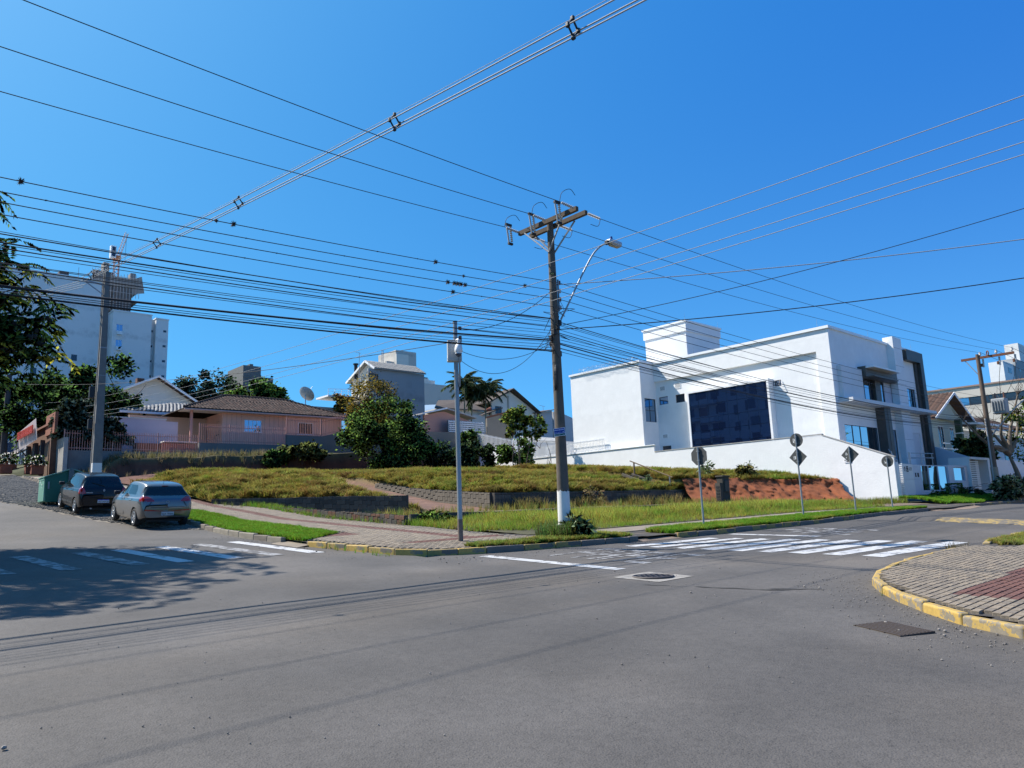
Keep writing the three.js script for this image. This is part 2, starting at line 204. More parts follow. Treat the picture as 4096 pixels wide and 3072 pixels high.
// ---- kerbs ----
function kerb(name, pts, o = {}) { // pts: foot of the kerb face on the street side, pavement lies to the left of the line
  const k = new THREE.Group(); k.name = numbered(name); k.userData.kind = 'structure'; scene.add(k);
  const L = [0]; for (let i = 1; i < pts.length; i++) L.push(L[i - 1] + Math.hypot(pts[i][0] - pts[i - 1][0], pts[i][1] - pts[i - 1][1]));
  const at = d => { let i = 0; while (i < pts.length - 2 && d > L[i + 1]) i++; const f = (d - L[i]) / (L[i + 1] - L[i]); return [lerp(pts[i][0], pts[i + 1][0], f), lerp(pts[i][1], pts[i + 1][1], f)]; };
  let d = 0; const total = L[L.length - 1];
  while (d < total - 0.15) {
    const len = Math.min(o.len ? o.len * rr(0.7, 1.15) : rr(0.75, 1.1), total - d), a = at(d), b = at(d + len), w = o.w || 0.15, top = o.top ?? 0.14; d += len;
    const dx = b[0] - a[0], ds = b[1] - a[1], l = Math.hypot(dx, ds), nx = -ds / l, ns = dx / l, mx = (a[0] + b[0]) / 2 + nx * w / 2, ms = (a[1] + b[1]) / 2 + ns * w / 2;
    const ya = H(a[0], a[1]), yb = H(b[0], b[1]), hh = 0.3;
    const g = metres(new RoundedBoxGeometry(l - 0.014, hh, w, 3, o.round ?? 0.025)); const p = g.attributes.position;
    for (let i = 0; i < p.count; i++) { const x = p.getX(i), y = p.getY(i), z = p.getZ(i), n = (vn(x * 7 + d * 31, (y + z) * 9 + 5) - 0.5); p.setXYZ(i, x, y + (y > 0 ? n * 0.018 : 0), z + n * 0.016); } g.computeVertexNormals();
    const m = shade(new THREE.Mesh(g, (o.mats || [M.kerb])[Math.floor(rnd() * (o.mats || [1]).length)])); m.name = 'kerb_stone';
    const q = new THREE.Matrix4().makeBasis(new THREE.Vector3(dx, yb - ya, -ds).normalize(), new THREE.Vector3(0, 1, 0), new THREE.Vector3(nx, 0, -ns).negate()); m.quaternion.setFromRotationMatrix(q);
    m.position.set(mx, (ya + yb) / 2 + top - hh / 2 + rr(-0.008, 0.008), -ms); m.rotateY(rr(-0.012, 0.012)); k.add(m);
  }
  return k;
}
const nearKerb = [[6.2, -6], [7.3, -2.5], [8.05, 0.8], [8.6, 2.24], [8.99, 2.92], [9.47, 3.4], [9.77, 3.73], [10.31, 4.14], [10.82, 4.49], [11.45, 4.83], [12.2, 5.04], [13.55, 5.26], [15.57, 5.38], [16.9, 5.42]];
const yel = [M.yellowPaint, M.yellowPaint, mat(1, 1, 1, 0.8, { map: T.flakes([0.4, 0.27, 0.08], [0.22, 0.185, 0.135], 0.48, 0.6) })];
kerb('kerb', [...nearKerb].reverse(), { mats: yel, len: 0.8, w: 0.115, round: 0.03, top: 0.115 });
kerb('kerb', [[110, 5.6], [60, 5.6], [21.9, 5.38], [19.2, 5.38], [18.6, 5.3], [18.0, 5.2]], { mats: yel, w: 0.15, len: 1 });
const farKerbL = [[9.35, 60], [9.35, 27.4], [9.0, 24.5], [8.75, 22.5], [8.7, 20.7], [8.75, 18.7]];
kerb('kerb', [...farKerbL], { mats: [M.kerb, M.kerbPale], w: 0.14, top: 0.15 });
const corner = [[8.85, 17.5], [8.95, 16.8], [9.07, 16.0], [9.22, 15.2], [9.35, 14.2], [9.55, 13.85], [9.9, 13.5], [10.4, 13.2], [11, 13.05]];
kerb('kerb', corner, { mats: [M.yellowPaint, M.yellowWorn], w: 0.15, len: 0.8 });
kerb('kerb', [[11, 13.05], [12.17, 12.81], [13.41, 12.56], [15.5, 12.3]], { mats: [M.yellowWorn, M.kerb, M.kerb], w: 0.14 });
kerb('kerb', [[16.95, 12.1], [19, 11.97], [21.1, 11.95], [24.4, 11.85], [29.2, 12.05], [33.5, 12.3], [36.9, 12.6]], { mats: [M.yellowWorn, M.kerb, M.kerb], w: 0.14 });
kerb('kerb', [[45.5, 13.2], [52, 13.4], [60, 13.6], [110, 14]], { mats: [M.kerb, M.kerb, M.yellowWorn], w: 0.14 });
// ---- pavements ----
const inside = (poly, x, y) => { let c = false; for (let i = 0, j = poly.length - 1; i < poly.length; j = i++) { const [a, b] = poly[i], [d, e] = poly[j]; if ((b > y) !== (e > y) && x < (d - a) * (y - b) / (e - b) + a) c = !c; } return c; };
const LIFT = 0.105;
function pavers(parent, poly, o) { // running bond, rows along t, bricks o.l x o.w; the 300 nearest are parts, the others one part
  const g = [0, 1, 2, 3].map(k => { const b = metres(new RoundedBoxGeometry(o.l - 0.016, 0.05, o.w - 0.016, 1, 0.008)); const q = b.attributes.position; for (let i = 0; i < q.count; i++) if (q.getY(i) > 0) q.setY(i, q.getY(i) + 0.004 * (hash(k, i) - 0.5)); b.translate(0, 0, 0); return b; });
  const all = []; const bb = [1e9, -1e9, 1e9, -1e9]; for (const [a, b] of poly) { bb[0] = Math.min(bb[0], a); bb[1] = Math.max(bb[1], a); bb[2] = Math.min(bb[2], b); bb[3] = Math.max(bb[3], b); }
  let row = 0; for (let s = bb[2]; s < bb[3]; s += o.w, row++) for (let t = bb[0] + (row % 2) * o.l / 2; t < bb[1]; t += o.l) { const ok = [[-1, -1], [1, -1], [1, 1], [-1, 1]].every(([a, b]) => inside(poly, t + a * o.l * 0.3, s + b * o.w * 0.3)); if (ok && !(o.skip && o.skip(t, s))) all.push([t, s]); }
  all.sort((a, b) => (a[0] * 0.6756 + a[1] * 0.7373) - (b[0] * 0.6756 + b[1] * 0.7373));
  const rest = {};
  all.forEach(([t, s], i) => { const m = o.mat(t, s), wob = 0.012 * (fbm(t * 1.2, s * 1.2, 2) - 0.5); M4.makeRotationFromEuler(new THREE.Euler(Math.atan((H(t, s + 0.1) - H(t, s)) / 0.1) + rr(-0.02, 0.02), rr(-0.015, 0.015), Math.atan((H(t + 0.1, s) - H(t, s)) / 0.1) + rr(-0.012, 0.012))); M4.setPosition(t + 0.03 * Math.sin(s * 1.1), H(t, s) + LIFT + 0.007 + wob + rr(-0.002, 0.002), -(s + (o.wave || 0) * (vn(t * 0.8, 7) - 0.5)));
    if (i < 300) { const b = shade(new THREE.Mesh(g[i % 4], m)); b.name = 'paver'; b.applyMatrix4(M4); parent.add(b); } else (rest[m.uuid] ||= { m, list: [] }).list.push(M4.clone()); });
  for (const r of Object.values(rest)) { const im = shade(new THREE.InstancedMesh(g[0], r.m, r.list.length)); im.name = 'pavers'; im.userData.kind = 'stuff'; r.list.forEach((x, i) => im.setMatrixAt(i, x)); parent.add(im); }
}
const pick = list => list[Math.floor(rnd() * list.length)];
{ // the near corner
  const poly = [...nearKerb.map(([a, b], i) => { const [c, d] = nearKerb[Math.min(i + 1, nearKerb.length - 1)], [e, f] = nearKerb[Math.max(i - 1, 0)], l = Math.hypot(c - e, d - f); return [a - (f - d) / l * -0.16 * -1, b - (c - e) / l * 0.13]; }), [18, 5.2], [19, 5.2], [60, 5.4], [60, -6]];
  const base = SHEET(range(6.2, 60, 0.15), range(-6, 5.45, 0.15), (t, s) => H(t, s) + LIFT, null, (t, s) => inside(poly, t, s));
  const w = structure('sidewalk', base, M.bed);
  const red = (t, s) => s > 2.55 + 0.02 * (t - 10) && s < 3.32 + 0.03 * (t - 10) && t > 10.3;
  const vis = poly.map(p => p); const edge = [...vis.slice(1, 14).map(p => p), [18.2, 5.0], [18.2, -1], [8.3, -1]];
  pavers(w, edge.filter((p, i) => p[1] > -2), { l: 0.2, w: 0.1, wave: 0.05, mat: (t, s) => red(t, s) ? pick([M.paverRed, M.paverRed, M.paverRed2]) : pick([M.paver, M.paver, M.paver2, M.paver3]), skip: (t, s) => t > 17.4 && s > 4.4 });
}
const GS = [[10.95, 19], [10.85, 24], [11, 29.5]]; // inner edge of the grass verge on the hill street
{ // pavement round the vacant lot
  const poly = [...farKerbL.slice(0).map(p => [p[0] + 0.13, p[1]]), [8.98, 17.5], [9.1, 16.8], [9.22, 16], [9.36, 15.2], [9.49, 14.25], [9.66, 13.95], [9.98, 13.62], [10.45, 13.34], [11.05, 13.18], [12.2, 12.95], [13.45, 12.7], [15.5, 12.44], [16.95, 12.24], [19, 12.1], [21.1, 12.1], [24.4, 12], [29.2, 12.2], [33.5, 12.45], [36.9, 12.75], [39, 12.4], [45.5, 13.3], [60, 13.75], [100, 14.1], [100, 17], [45, 17], [44, 15.4], [30, 15], [14.2, 15.2], [13.9, 16], [14.05, 22], [14.1, 31], [12.8, 34.5], [12.6, 60]];
  const w = structure('sidewalk', join([SHEET(range(8.6, 46, 0.14), range(11.9, 17.5, 0.14), (t, s) => H(t, s) + LIFT, null, (t, s) => inside(poly, t, s)), SHEET(range(8.6, 14.4, 0.15), range(17.5, 60, 0.2), (t, s) => H(t, s) + LIFT, null, (t, s) => inside(poly, t, s)), SHEET(range(46, 100, 0.5), range(13.5, 17.2, 0.3), (t, s) => H(t, s) + LIFT, null, (t, s) => inside(poly, t, s))]), M.bed);
  const area = [[9.15, 17.6], [9.25, 16.5], [9.5, 14.4], [10.1, 13.65], [11.1, 13.25], [13, 13.35], [13.8, 14.3], [13.6, 16.2], [13.95, 22], [14, 31], [12.7, 34], [12.5, 42], [11.2, 42], [11.05, 29.5], [10.9, 24], [10.9, 19.2], [8.95, 18.4]];
  const red = (t, s) => (Math.abs(t - 12.45) < 0.22 && s > 15.5) || (s < 19.6 && s > 18.3 && t > 9.6 && t < 10.9) || (Math.abs(s - 15.3) < 0.22 && t > 10.4 && t < 13.4);
  pavers(w, area, { l: 0.22, w: 0.11, wave: 0.03, mat: (t, s) => red(t, s) ? pick([M.paverRed, M.paverRed2]) : pick([M.paver, M.paver, M.paver2, M.paver3]) });
  // concrete slabs of the path along the tall grass
  for (let t = 14.3; t < 38; t += 1.5) { const q = [[t, 13.75], [t + 1.48, 13.72], [t + 1.48, 14.75], [t, 14.78]]; const m = part('path_slab', PLAN(q, (a, b) => H(a, b) + LIFT - 0.05, (a, b) => H(a, b) + LIFT + 0.02), pick([mat(0.3, 0.25, 0.2, 0.9, con), M.paver2]), w); }
  for (let k = 0; k < 9; k++) { const s = 44 + k * 1.6; part('path_slab', PLAN([[9.5, s], [12.4, s], [12.4, s + 1.58], [9.5, s + 1.58]], (a, b) => H(a, b) + LIFT - 0.05, (a, b) => H(a, b) + LIFT + 0.015), M.paver, w); }
}
// flush ramps where the kerb is dropped
{ const ramp = (o, i) => { const P = [], U = [], I = []; const n = 10; for (let k = 0; k <= n; k++) { const f = k / n; [o, i].forEach((e, j) => { const m = (e.length - 1) * f, q = Math.min(Math.floor(m), e.length - 2), g = m - q, t = lerp(e[q][0], e[q + 1][0], g), s = lerp(e[q][1], e[q + 1][1], g); P.push(t, H(t, s) + (j ? LIFT + 0.004 : 0.008), -s); U.push(t, s); }); if (k) I.push(2 * k - 2, 2 * k, 2 * k - 1, 2 * k - 1, 2 * k, 2 * k + 1); } const g = new THREE.BufferGeometry(); g.setAttribute('position', new THREE.Float32BufferAttribute(P, 3)); g.setAttribute('uv', new THREE.Float32BufferAttribute(U, 2)); g.setIndex(I); g.computeVertexNormals(); return g; };
  structure('dropped_kerb', ramp([[15.5, 12.15], [16.95, 11.95]], [[15.5, 13.3], [16.95, 13.1]]), mat(0.22, 0.17, 0.13, 0.95, { map: T.soil })); structure('dropped_kerb', ramp([[8.55, 17.4], [8.5, 18.8]], [[9.5, 17.4], [9.5, 18.8]]), M.paver2); structure('dropped_kerb', ramp([[36.9, 12.3], [41, 12.1], [45.6, 12.9]], [[36.9, 13.4], [41, 13.6], [45.6, 14]]), mat(0.27, 0.2, 0.15, 0.95, { map: T.soil })); structure('dropped_kerb', ramp([[16.85, 5.55], [18.1, 5.4]], [[16.85, 4.8], [18.1, 4.8]]), M.yellowWorn); }
// ---- painted markings ----
const stripePoly = (p, m, parent, name) => { // thin sheet that follows the street
  const c = new THREE.Group(); const n = 8, P = [], I = [], U = []; for (let j = 0; j <= 2; j++) for (let i = 0; i <= n; i++) { const f = i / n, g = j / 2; const a = lerp(lerp(p[0][0], p[1][0], f), lerp(p[3][0], p[2][0], f), g), b = lerp(lerp(p[0][1], p[1][1], f), lerp(p[3][1], p[2][1], f), g), e = j === 1 ? 0 : 0.012 * (vn(a * 9, b * 9) - 0.5), x = a + e, y = b + e; P.push(x, RH(x, y) + 0.007, -y); U.push(x, y); }
  for (let j = 0; j < 2; j++) for (let i = 0; i < n; i++) { const a = j * (n + 1) + i; I.push(a, a + 1, a + n + 1, a + 1, a + n + 2, a + n + 1); }
  const g = new THREE.BufferGeometry(); g.setAttribute('position', new THREE.Float32BufferAttribute(P, 3)); g.setAttribute('uv', new THREE.Float32BufferAttribute(U, 2)); g.setIndex(I); g.computeVertexNormals(); return part(name, g, m, parent);
};
const marking = n => { const g = new THREE.Group(); g.name = numbered(n); g.userData.kind = 'structure'; scene.add(g); return g; };
{
  const a = marking('crosswalk');
  [[11.25, 0.34], [10.68, 0.3], [10.05, 0.34], [9.38, 0.36], [8.75, 0.38], [8.12, 0.38], [7.46, 0.4], [6.78, 0.4], [6.02, 0.42]].forEach(([s, w], i) => { const t0 = lerp(14.15, 15.2, i / 8), t1 = lerp(17.4, 19.5, i / 8); stripePoly([[t0, s + 0.1], [t1, s - 0.12], [t1 + 0.05, s + w - 0.12], [t0 + 0.02, s + w + 0.1].map((x, k) => x)], M.stripe, a, 'stripe'); });
  const b = marking('crosswalk');
  [8.0, 7.1, 6.2, 5.2, 4.35, 3.15, 2.1, 1.1].forEach((t, i) => stripePoly([[t + 0.2, 16.0 + 0.13 * i], [t + 0.55, 15.95 + 0.13 * i], [t + 0.2, 20.1], [t - 0.15, 20.1]], i === 1 || i > 3 ? M.wornShadedStripe : M.stripe, b, 'stripe'));  // leftmost stripes take the darker worn paint to stand in for tree shade
  const c = marking('stop_line'); stripePoly([[10.38, 12.6], [10.7, 12.6], [10.68, 8.8], [10.38, 8.8]], M.stripe, c, 'stripe');
  const d = marking('stop_line'); stripePoly([[18.75, 11.7], [19.05, 11.7], [19.6, 9.4], [19.25, 9.4]], M.stripe, d, 'stripe');
  // worn PARE lettering on the cross street, read from the left
  const word = (n, t0, s0, w, l) => { const g = marking(n); const strokes = { P: [[0, 0, 0.16, 1], [0.16, 0.84, 0.8, 1], [0.16, 0.42, 0.8, 0.56], [0.66, 0.56, 0.82, 0.84]], A: [[0, 0, 0.17, 0.86], [0.65, 0, 0.82, 0.86], [0.1, 0.86, 0.72, 1], [0.17, 0.36, 0.65, 0.5]], R: [[0, 0, 0.16, 1], [0.16, 0.84, 0.8, 1], [0.16, 0.44, 0.8, 0.58], [0.66, 0.58, 0.82, 0.84], [0.6, 0, 0.8, 0.44]], E: [[0, 0, 0.17, 1], [0.17, 0.86, 0.82, 1], [0.17, 0.43, 0.7, 0.57], [0.17, 0, 0.82, 0.14]] };
    [...'PARE'].forEach((ch, i) => strokes[ch].forEach(([a, b, c2, d2]) => { const f = (x, y) => [t0 + y * l, s0 - (i + x) * w]; stripePoly([f(a, b), f(a, d2), f(c2, d2), f(c2, b)], M.wornShadedStripe, g, 'stroke'); })); };
  word('road_lettering', 11.45, 11.6, 0.68, 2.1); word('road_lettering', 20.2, 11.3, 0.6, 2.3);
  const h = marking('speed_hump_paint'); const hs = range(5.55, 9.45, 0.2), ht = range(26.2, 30.2, 0.12);
  part('paint', SHEET(ht, hs, (t, s) => RH(t, s) + 0.007, null, (t, s) => { const x = t - 28.1 - (s - 8) * 0.25; return Math.abs(x) < 1.1 + 0.12 * (vn(s * 3, 2) - 0.5) && s < 9.4 - Math.abs(x) * 0.25; }), M.yellowWorn, h);
}
// ---- ironwork in the road ----
{
  const m = thing('manhole_cover', 'round cast-iron manhole cover in a square concrete patch', 'manhole', [10.05, RH(10.05, 7.73), 7.73]);
  part('concrete_patch', SHEET([...range(9.58, 10.52, 0.12)], [...range(7.26, 8.2, 0.12)], (t, s) => RH(t, s) + 0.006), mat(0.33, 0.31, 0.28, 0.95, { map: again(T.soil, 0.9) }), m);
  const y = RH(10.05, 7.73) + 0.008; part('cover', CYL([10.05, y - 0.06, 7.73], [10.05, y + 0.008, 7.73], 0.31, 0.31, 40), mat(0.06, 0.05, 0.05, 0.55, { metalness: 0.5 }), m);
  part('rim', new THREE.TorusGeometry(0.325, 0.016, 6, 40).rotateX(Math.PI / 2).translate(10.05, y + 0.006, -7.73), mat(0.09, 0.075, 0.068, 0.7), m);
  const st = []; for (let i = -4; i <= 4; i++) for (let j = -4; j <= 4; j++) { const x = i * 0.06, z = j * 0.06; if (Math.hypot(x, z) < 0.27) { const b = new THREE.BoxGeometry(0.046, 0.012, 0.014); b.rotateY((i + j) % 2 ? Math.PI / 4 : -Math.PI / 4); b.translate(10.05 + x, y + 0.011, -7.73 + z); st.push(b); } } part('tread_pattern', st, mat(0.1, 0.085, 0.085, 0.45, { metalness: 0.5 }), m);
  const d = thing('storm_drain', 'rusty iron storm drain grate by the yellow kerb', 'drain', [8.28, RH(8.28, 3.32) - 0.014, 3.32]); d.rotation.order = 'YXZ'; d.rotation.set(0.042, rad(-24), 0.016);
  const gy = 0.008, iron = mat(0.085, 0.065, 0.052, 0.7, { metalness: 0.3, map: T.concrete });
  local('pit', new THREE.BoxGeometry(0.46, 0.005, 0.62).translate(0, 0.016, 0), mat(0.03, 0.025, 0.02, 1), d);
  for (let i = 0; i < 9; i++) local('grate_bar', new THREE.BoxGeometry(0.028, 0.03, 0.6), iron, d, [-0.2 + i * 0.05, gy + 0.01, 0]);
  for (const z of [-0.3, -0.1, 0.1, 0.3]) local('cross_bar', new THREE.BoxGeometry(0.45, 0.026, 0.022), iron, d, [0, gy + 0.009, z]);
}
// cracks and loose grit in the asphalt
{
  const crack = (pts, w) => { const P = [], I = [], U = []; pts.forEach(([t, s], i) => { const q = pts[Math.min(i + 1, pts.length - 1)], p = pts[Math.max(i - 1, 0)], l = Math.hypot(q[0] - p[0], q[1] - p[1]) || 1, nx = -(q[1] - p[1]) / l, ns = (q[0] - p[0]) / l, ww = w * (0.3 + rnd()) * (i === 0 || i === pts.length - 1 ? 0.1 : 1); for (const k of [-1, 1]) { const x = t + nx * ww * k, y = s + ns * ww * k; P.push(x, RH(x, y) + 0.006, -y); U.push(x, y); } if (i) I.push(2 * i - 2, 2 * i, 2 * i - 1, 2 * i - 1, 2 * i, 2 * i + 1); }); const g = new THREE.BufferGeometry(); g.setAttribute('position', new THREE.Float32BufferAttribute(P, 3)); g.setAttribute('uv', new THREE.Float32BufferAttribute(U, 2)); g.setIndex(I); g.computeVertexNormals(); return g; };
  const wander = (t, s, dt, ds, n) => { const o = [[t, s]]; for (let i = 0; i < n; i++) { t += dt + rr(-0.04, 0.04); s += ds + rr(-0.06, 0.06); o.push([t, s]); } return o; };
  const list = [crack(wander(9.55, 6.6, 0.06, -0.13, 9), 0.028), crack(wander(10.0, 5.7, 0.09, -0.1, 6), 0.03), crack(wander(9.2, 7.3, 0.05, -0.11, 6), 0.016), crack(wander(26.2, 11.6, 0.2, -0.35, 7), 0.03)];
  structure('road_crack', join(list), mat(0.035, 0.032, 0.03, 1));
  const g = new THREE.IcosahedronGeometry(0.007, 0); const n = 1800, im = new THREE.InstancedMesh(g, mat(0.17, 0.15, 0.13, 1), n); im.name = 'loose_grit'; note(im, 'loose grit and small stones scattered along the gutters and road', 'gravel', null, 'stuff');
  for (let i = 0; i < n; i++) { let t, s; const k = rnd(); if (k < 0.35) { const d = rr(0, 1); t = lerp(8.2, 12.5, d) + rr(-1.3, 0.1); s = lerp(1.6, 5, d) + rr(-0.1, 1.2); } else if (k < 0.7) { t = rr(6, 16); s = 12.7 - 0.12 * (t - 11) - Math.abs(rr(0, 1) * rr(0, 1.4)); if (t < 9) { s = rr(14, 22); t = 8.6 - Math.abs(rr(0, 1) * rr(0, 1)); } } else { t = rr(0, 24); s = rr(2.5, 12); } const q = rr(0.4, 1.5) * (rnd() < 0.05 ? 2 : 1); M4.makeRotationY(rr(0, 6)); M4.scale(new THREE.Vector3(q, q * 0.7, q * rr(0.6, 1.2))); M4.setPosition(t, RH(t, s) + 0.006 * q, -s); im.setMatrixAt(i, M4); im.setColorAt(i, new THREE.Color().setScalar(rr(0.6, 1.7))); }
  scene.add(shade(im));
}
// ---------- the vacant lot ----------
const W1A = [12.8, 34.5], W1B = [18.6, 27.3], BKA = [37.3, 26.1], BKB = [45, 20.3];
function lotH(t, s) {
  const n = (fbm(t * 0.6 + 20, s * 0.6 + 20, 3) - 0.5), road = H(t, s) + 0.12;
  const front = lerp(road, 1.32, step(15, 20.2, s) * step(13.8, 16.8, t));
  if (s < 20.35) return front + (s > 15.4 ? 0.06 * n : 0);
  let h = 1.68 + 0.05 * n;
  const nat = lerp(lerp(H(13.9, s) + 0.1, 1.0 + 0.095 * s, clamp((t - 14) / 31)), 0, 0);
  // back of the lot
  const back = lerp(4.35, 4.9, step(40, 54, s)) + lerp(0, itp([12, 14, 22, 32, 46], [1.2, 1.5, 1.8, 2.3, 2.6], t), step(56.5, 57.4, s)) + 0.25 * n;
  // drive between the mounds
  const dc = itp([24, 28, 34, 41, 46], [19.8, 20.4, 21.2, 23.4, 25], s), drive = itp([20, 25.5, 30, 36, 41, 48], [1.68, 1.7, 2.2, 3.2, 3.95, 4.4], s);
  h = lerp(h, drive, step(24.5, 27, s));
  if (side(t, s, W1A, W1B) <= 0.05 && s < 34.6 && t < 19) h = lerp(H(t, s) + 0.04, 1.62, step(13.9, 15.2, t)) + 0.04 * n;
  // left mound
  const q1 = -side(t, s, W1A, W1B) * -1, r1 = dc - 1.3 - t; // distance behind the wall, distance left of the drive
  if (q1 > 0 && s > 26.5) { const top = itp([0, 0.3, 3, 8, 13], [2.5, 2.6, 3.15, 4.1, 4.35], q1) + 0.14 * n; h = lerp(h, Math.max(top, h), step(-0.2, 2.6, r1)); h = lerp(H(t, s) + 0.1, h, step(12.5, 14.6, t)); }
  // right mound
  const r2 = t - 22.6; if (s > 26.05 && r2 > 0) { const side2 = itp([26, 32, 38, 44], [2.46, 2.95, 3.9, 4.3], s), top = itp([26, 26.4, 30, 34, 37, 48], [2.48, 2.55, 3.3, 3.92, 4.12, 4.5], s) + 0.2 * n + 0.25 * (fbm(t * 0.25, s * 0.25, 2) - 0.5); h = lerp(side2, Math.max(top, 2.5), step(0, 3.5, r2)); }
  // bank cut below the white wall
  const qb = side(t, s, BKA, BKB); if (t > 37.0) { const topb = lerp(3.15, 2.8, clamp((t - 37.3) / 7.7)) + 0.1 * n; const up = Math.max(topb + 0.07 * Math.max(0, qb), 0); h = qb > 0.1 ? lerp(topb, Math.max(up, 1.0 + 0.093 * s), step(0, 3, qb)) : (s < 26 ? 1.66 + 0.04 * n : h); }
  return lerp(h, lerp(H(t, s) + 0.1, back, step(12.5, 15, t)), step(40, 47, s));
}
const zone = (t, s) => { // what covers the lot: grass on the mounds, soil elsewhere
  const q1 = side(t, s, W1A, W1B), dc = itp([24, 28, 34, 41, 46], [19.8, 20.4, 21.2, 23.4, 25], s), qb = side(t, s, BKA, BKB);
  if (s < 20.3) return t < 38.5 - (s - 15) * 0.3 ? 'tall' : 'gravel'; if (s < 26.05 && t > 17) return qb > 0 && t > 37 ? 'mound' : 'weeds';
  if (q1 > 0.1 && t < dc - 1.1 && s < 47) return 'mound'; if (q1 <= 0.1 && s < 34.6 && t < 19) return 'weeds'; if (t > 22.65 && s > 26.05 && s < 47) return 'mound'; if (s > 57.2) return 'back'; if (s < 41) return 'drive'; return 'soil';
};
{
  const tint = (t, s) => { const z = zone(t, s), n = 0.75 + 0.5 * fbm(t * 1.3, s * 1.3, 3); const c = { tall: [0.09, 0.085, 0.035], weeds: [0.16, 0.12, 0.07], gravel: [0.23, 0.17, 0.12], mound: [0.2, 0.155, 0.04], drive: [0.21, 0.115, 0.08], soil: [0.13, 0.05, 0.028], back: [0.1, 0.085, 0.035] }[z]; return c.map(x => x * n); };
  structure('vacant_lot', SHEET(range(12.9, 45.0, 0.3), range(15.0, 60, 0.3), lotH, tint, (t, s) => t > 13.95 || (s > 31 && t > 12.7)), M.earth);
  // red soil bank, a cut face
  const P = [], I = [], U = [], N = 90, K = 26; const dir = [BKB[0] - BKA[0], BKB[1] - BKA[1]], l = Math.hypot(...dir), nx = dir[1] / l, ns = -dir[0] / l;
  for (let j = 0; j <= K; j++) for (let i = 0; i <= N; i++) { const f = i / N, g = j / K; const top = lerp(3.2, 2.82, f) + 0.13 * (fbm(f * 14, 3, 3) - 0.5), base = 1.55, out = 2.0 * Math.pow(1 - g, 1.25) + 0.55 * (fbm(f * 22, g * 3.2, 5) - 0.5) + 0.2 * (vn(f * 70, g * 12) - 0.5) + 0.12 * Math.sin(g * 9 + f * 6) * g; P.push(BKA[0] + dir[0] * f + nx * out, base + (top - base) * g, -(BKA[1] + dir[1] * f + ns * out)); U.push(f * l, g * 1.6); }
  const R0 = P.length / 3; for (let i = 0; i <= N; i++) { const f = i / N, k = 3 * (K * (N + 1) + i); P.push(P[k] - nx * 0.9, P[k + 1] - 0.02, P[k + 2] + ns * 0.9); U.push(f * l, 2.4); }
  for (let j = 0; j <= K; j++) for (let i = 0; i < N; i++) { const a = j * (N + 1) + i; I.push(a, a + N + 1, a + 1, a + 1, a + N + 1, a + N + 2); }
  const g = new THREE.BufferGeometry(); g.setAttribute('position', new THREE.Float32BufferAttribute(P, 3)); g.setAttribute('uv', new THREE.Float32BufferAttribute(U, 2)); g.setIndex(I); g.computeVertexNormals();
  structure('soil_bank', g, M.soil);
  const cl = new THREE.IcosahedronGeometry(0.1, 1); const im = new THREE.InstancedMesh(cl, M.soil, 500); im.name = 'soil_clods'; note(im, 'clods of red soil fallen along the foot of the cut bank', 'soil', null, 'stuff'); for (let i = 0; i < 500; i++) { const f = rnd(), o = rr(0.3, 1.7), q = rr(0.2, 1) * rr(0.4, 1.2), t = BKA[0] + dir[0] * f + nx * o, s = BKA[1] + dir[1] * f + ns * o; M4.makeRotationFromEuler(new THREE.Euler(rr(0, 6), rr(0, 6), 0)); M4.scale(new THREE.Vector3(q, q * 0.7, q)); M4.setPosition(t, 1.67 + Math.max(0, 1.1 - o) * 0.45, -s); im.setMatrixAt(i, M4); } scene.add(shade(im));
}
function blockWall(name, label, cat, A, B, base, top, o = {}) { // masonry wall along a line in plan, each block its own part
  const L = Math.hypot(B[0] - A[0], B[1] - A[1]), dt = (B[0] - A[0]) / L, ds = (B[1] - A[1]) / L, w = thing(name, label, cat, [A[0], base(0), A[1]]); const bl = o.l || 0.4, bh = o.h || 0.2, th = o.th || 0.2, ang = Math.atan2(ds, dt);
  const gs = {}; const mk = (l, h) => gs[l.toFixed(2) + h.toFixed(2)] ||= metres(new RoundedBoxGeometry(l - 0.014, h - 0.014, th, 1, 0.008));
  const core = []; const n = Math.ceil(L / 0.8); for (let i = 0; i < n; i++) { const a = i * L / n, b = (i + 1) * L / n, m = (a + b) / 2; const g = metres(new THREE.BoxGeometry(b - a, top(m) - base(m) - 0.03, th - 0.05)); g.rotateY(ang); g.translate(A[0] + dt * m, (top(m) + base(m)) / 2, -(A[1] + ds * m)); core.push(g); } part('mortar', core, M.mortar, w);
  let row = 0; for (let y = 0; y < 6; y += bh, row++) { let any = false; for (let a = row % 2 ? -bl / 2 : 0; a < L; a += bl) { const x0 = Math.max(0, a), x1 = Math.min(L, a + bl); if (x1 - x0 < 0.06) continue; const m = (x0 + x1) / 2, b0 = base(m) + y, t1 = top(m); if (b0 > t1 - 0.05) continue; any = true; const h = Math.min(bh, t1 - b0); const k = shade(new THREE.Mesh(mk(x1 - x0, Math.round(h * 20) / 20 || 0.05), pick(o.mats || [M.block, M.block2, M.block3]))); k.name = o.piece || 'block'; k.position.set(dt * m, b0 + h / 2 - base(0), -ds * m); k.rotation.y = ang; k.translateZ(rr(-0.006, 0.006)); w.add(k); } if (!any) break; }
  return w;
}
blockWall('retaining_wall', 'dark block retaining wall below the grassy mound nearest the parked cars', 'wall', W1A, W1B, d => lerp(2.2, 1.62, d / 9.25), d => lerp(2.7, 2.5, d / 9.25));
blockWall('retaining_wall', 'long shaded block wall below the right-hand grass mound behind the utility pole', 'wall', [22.4, 26], [37.3, 26], d => 1.6, d => 2.5);
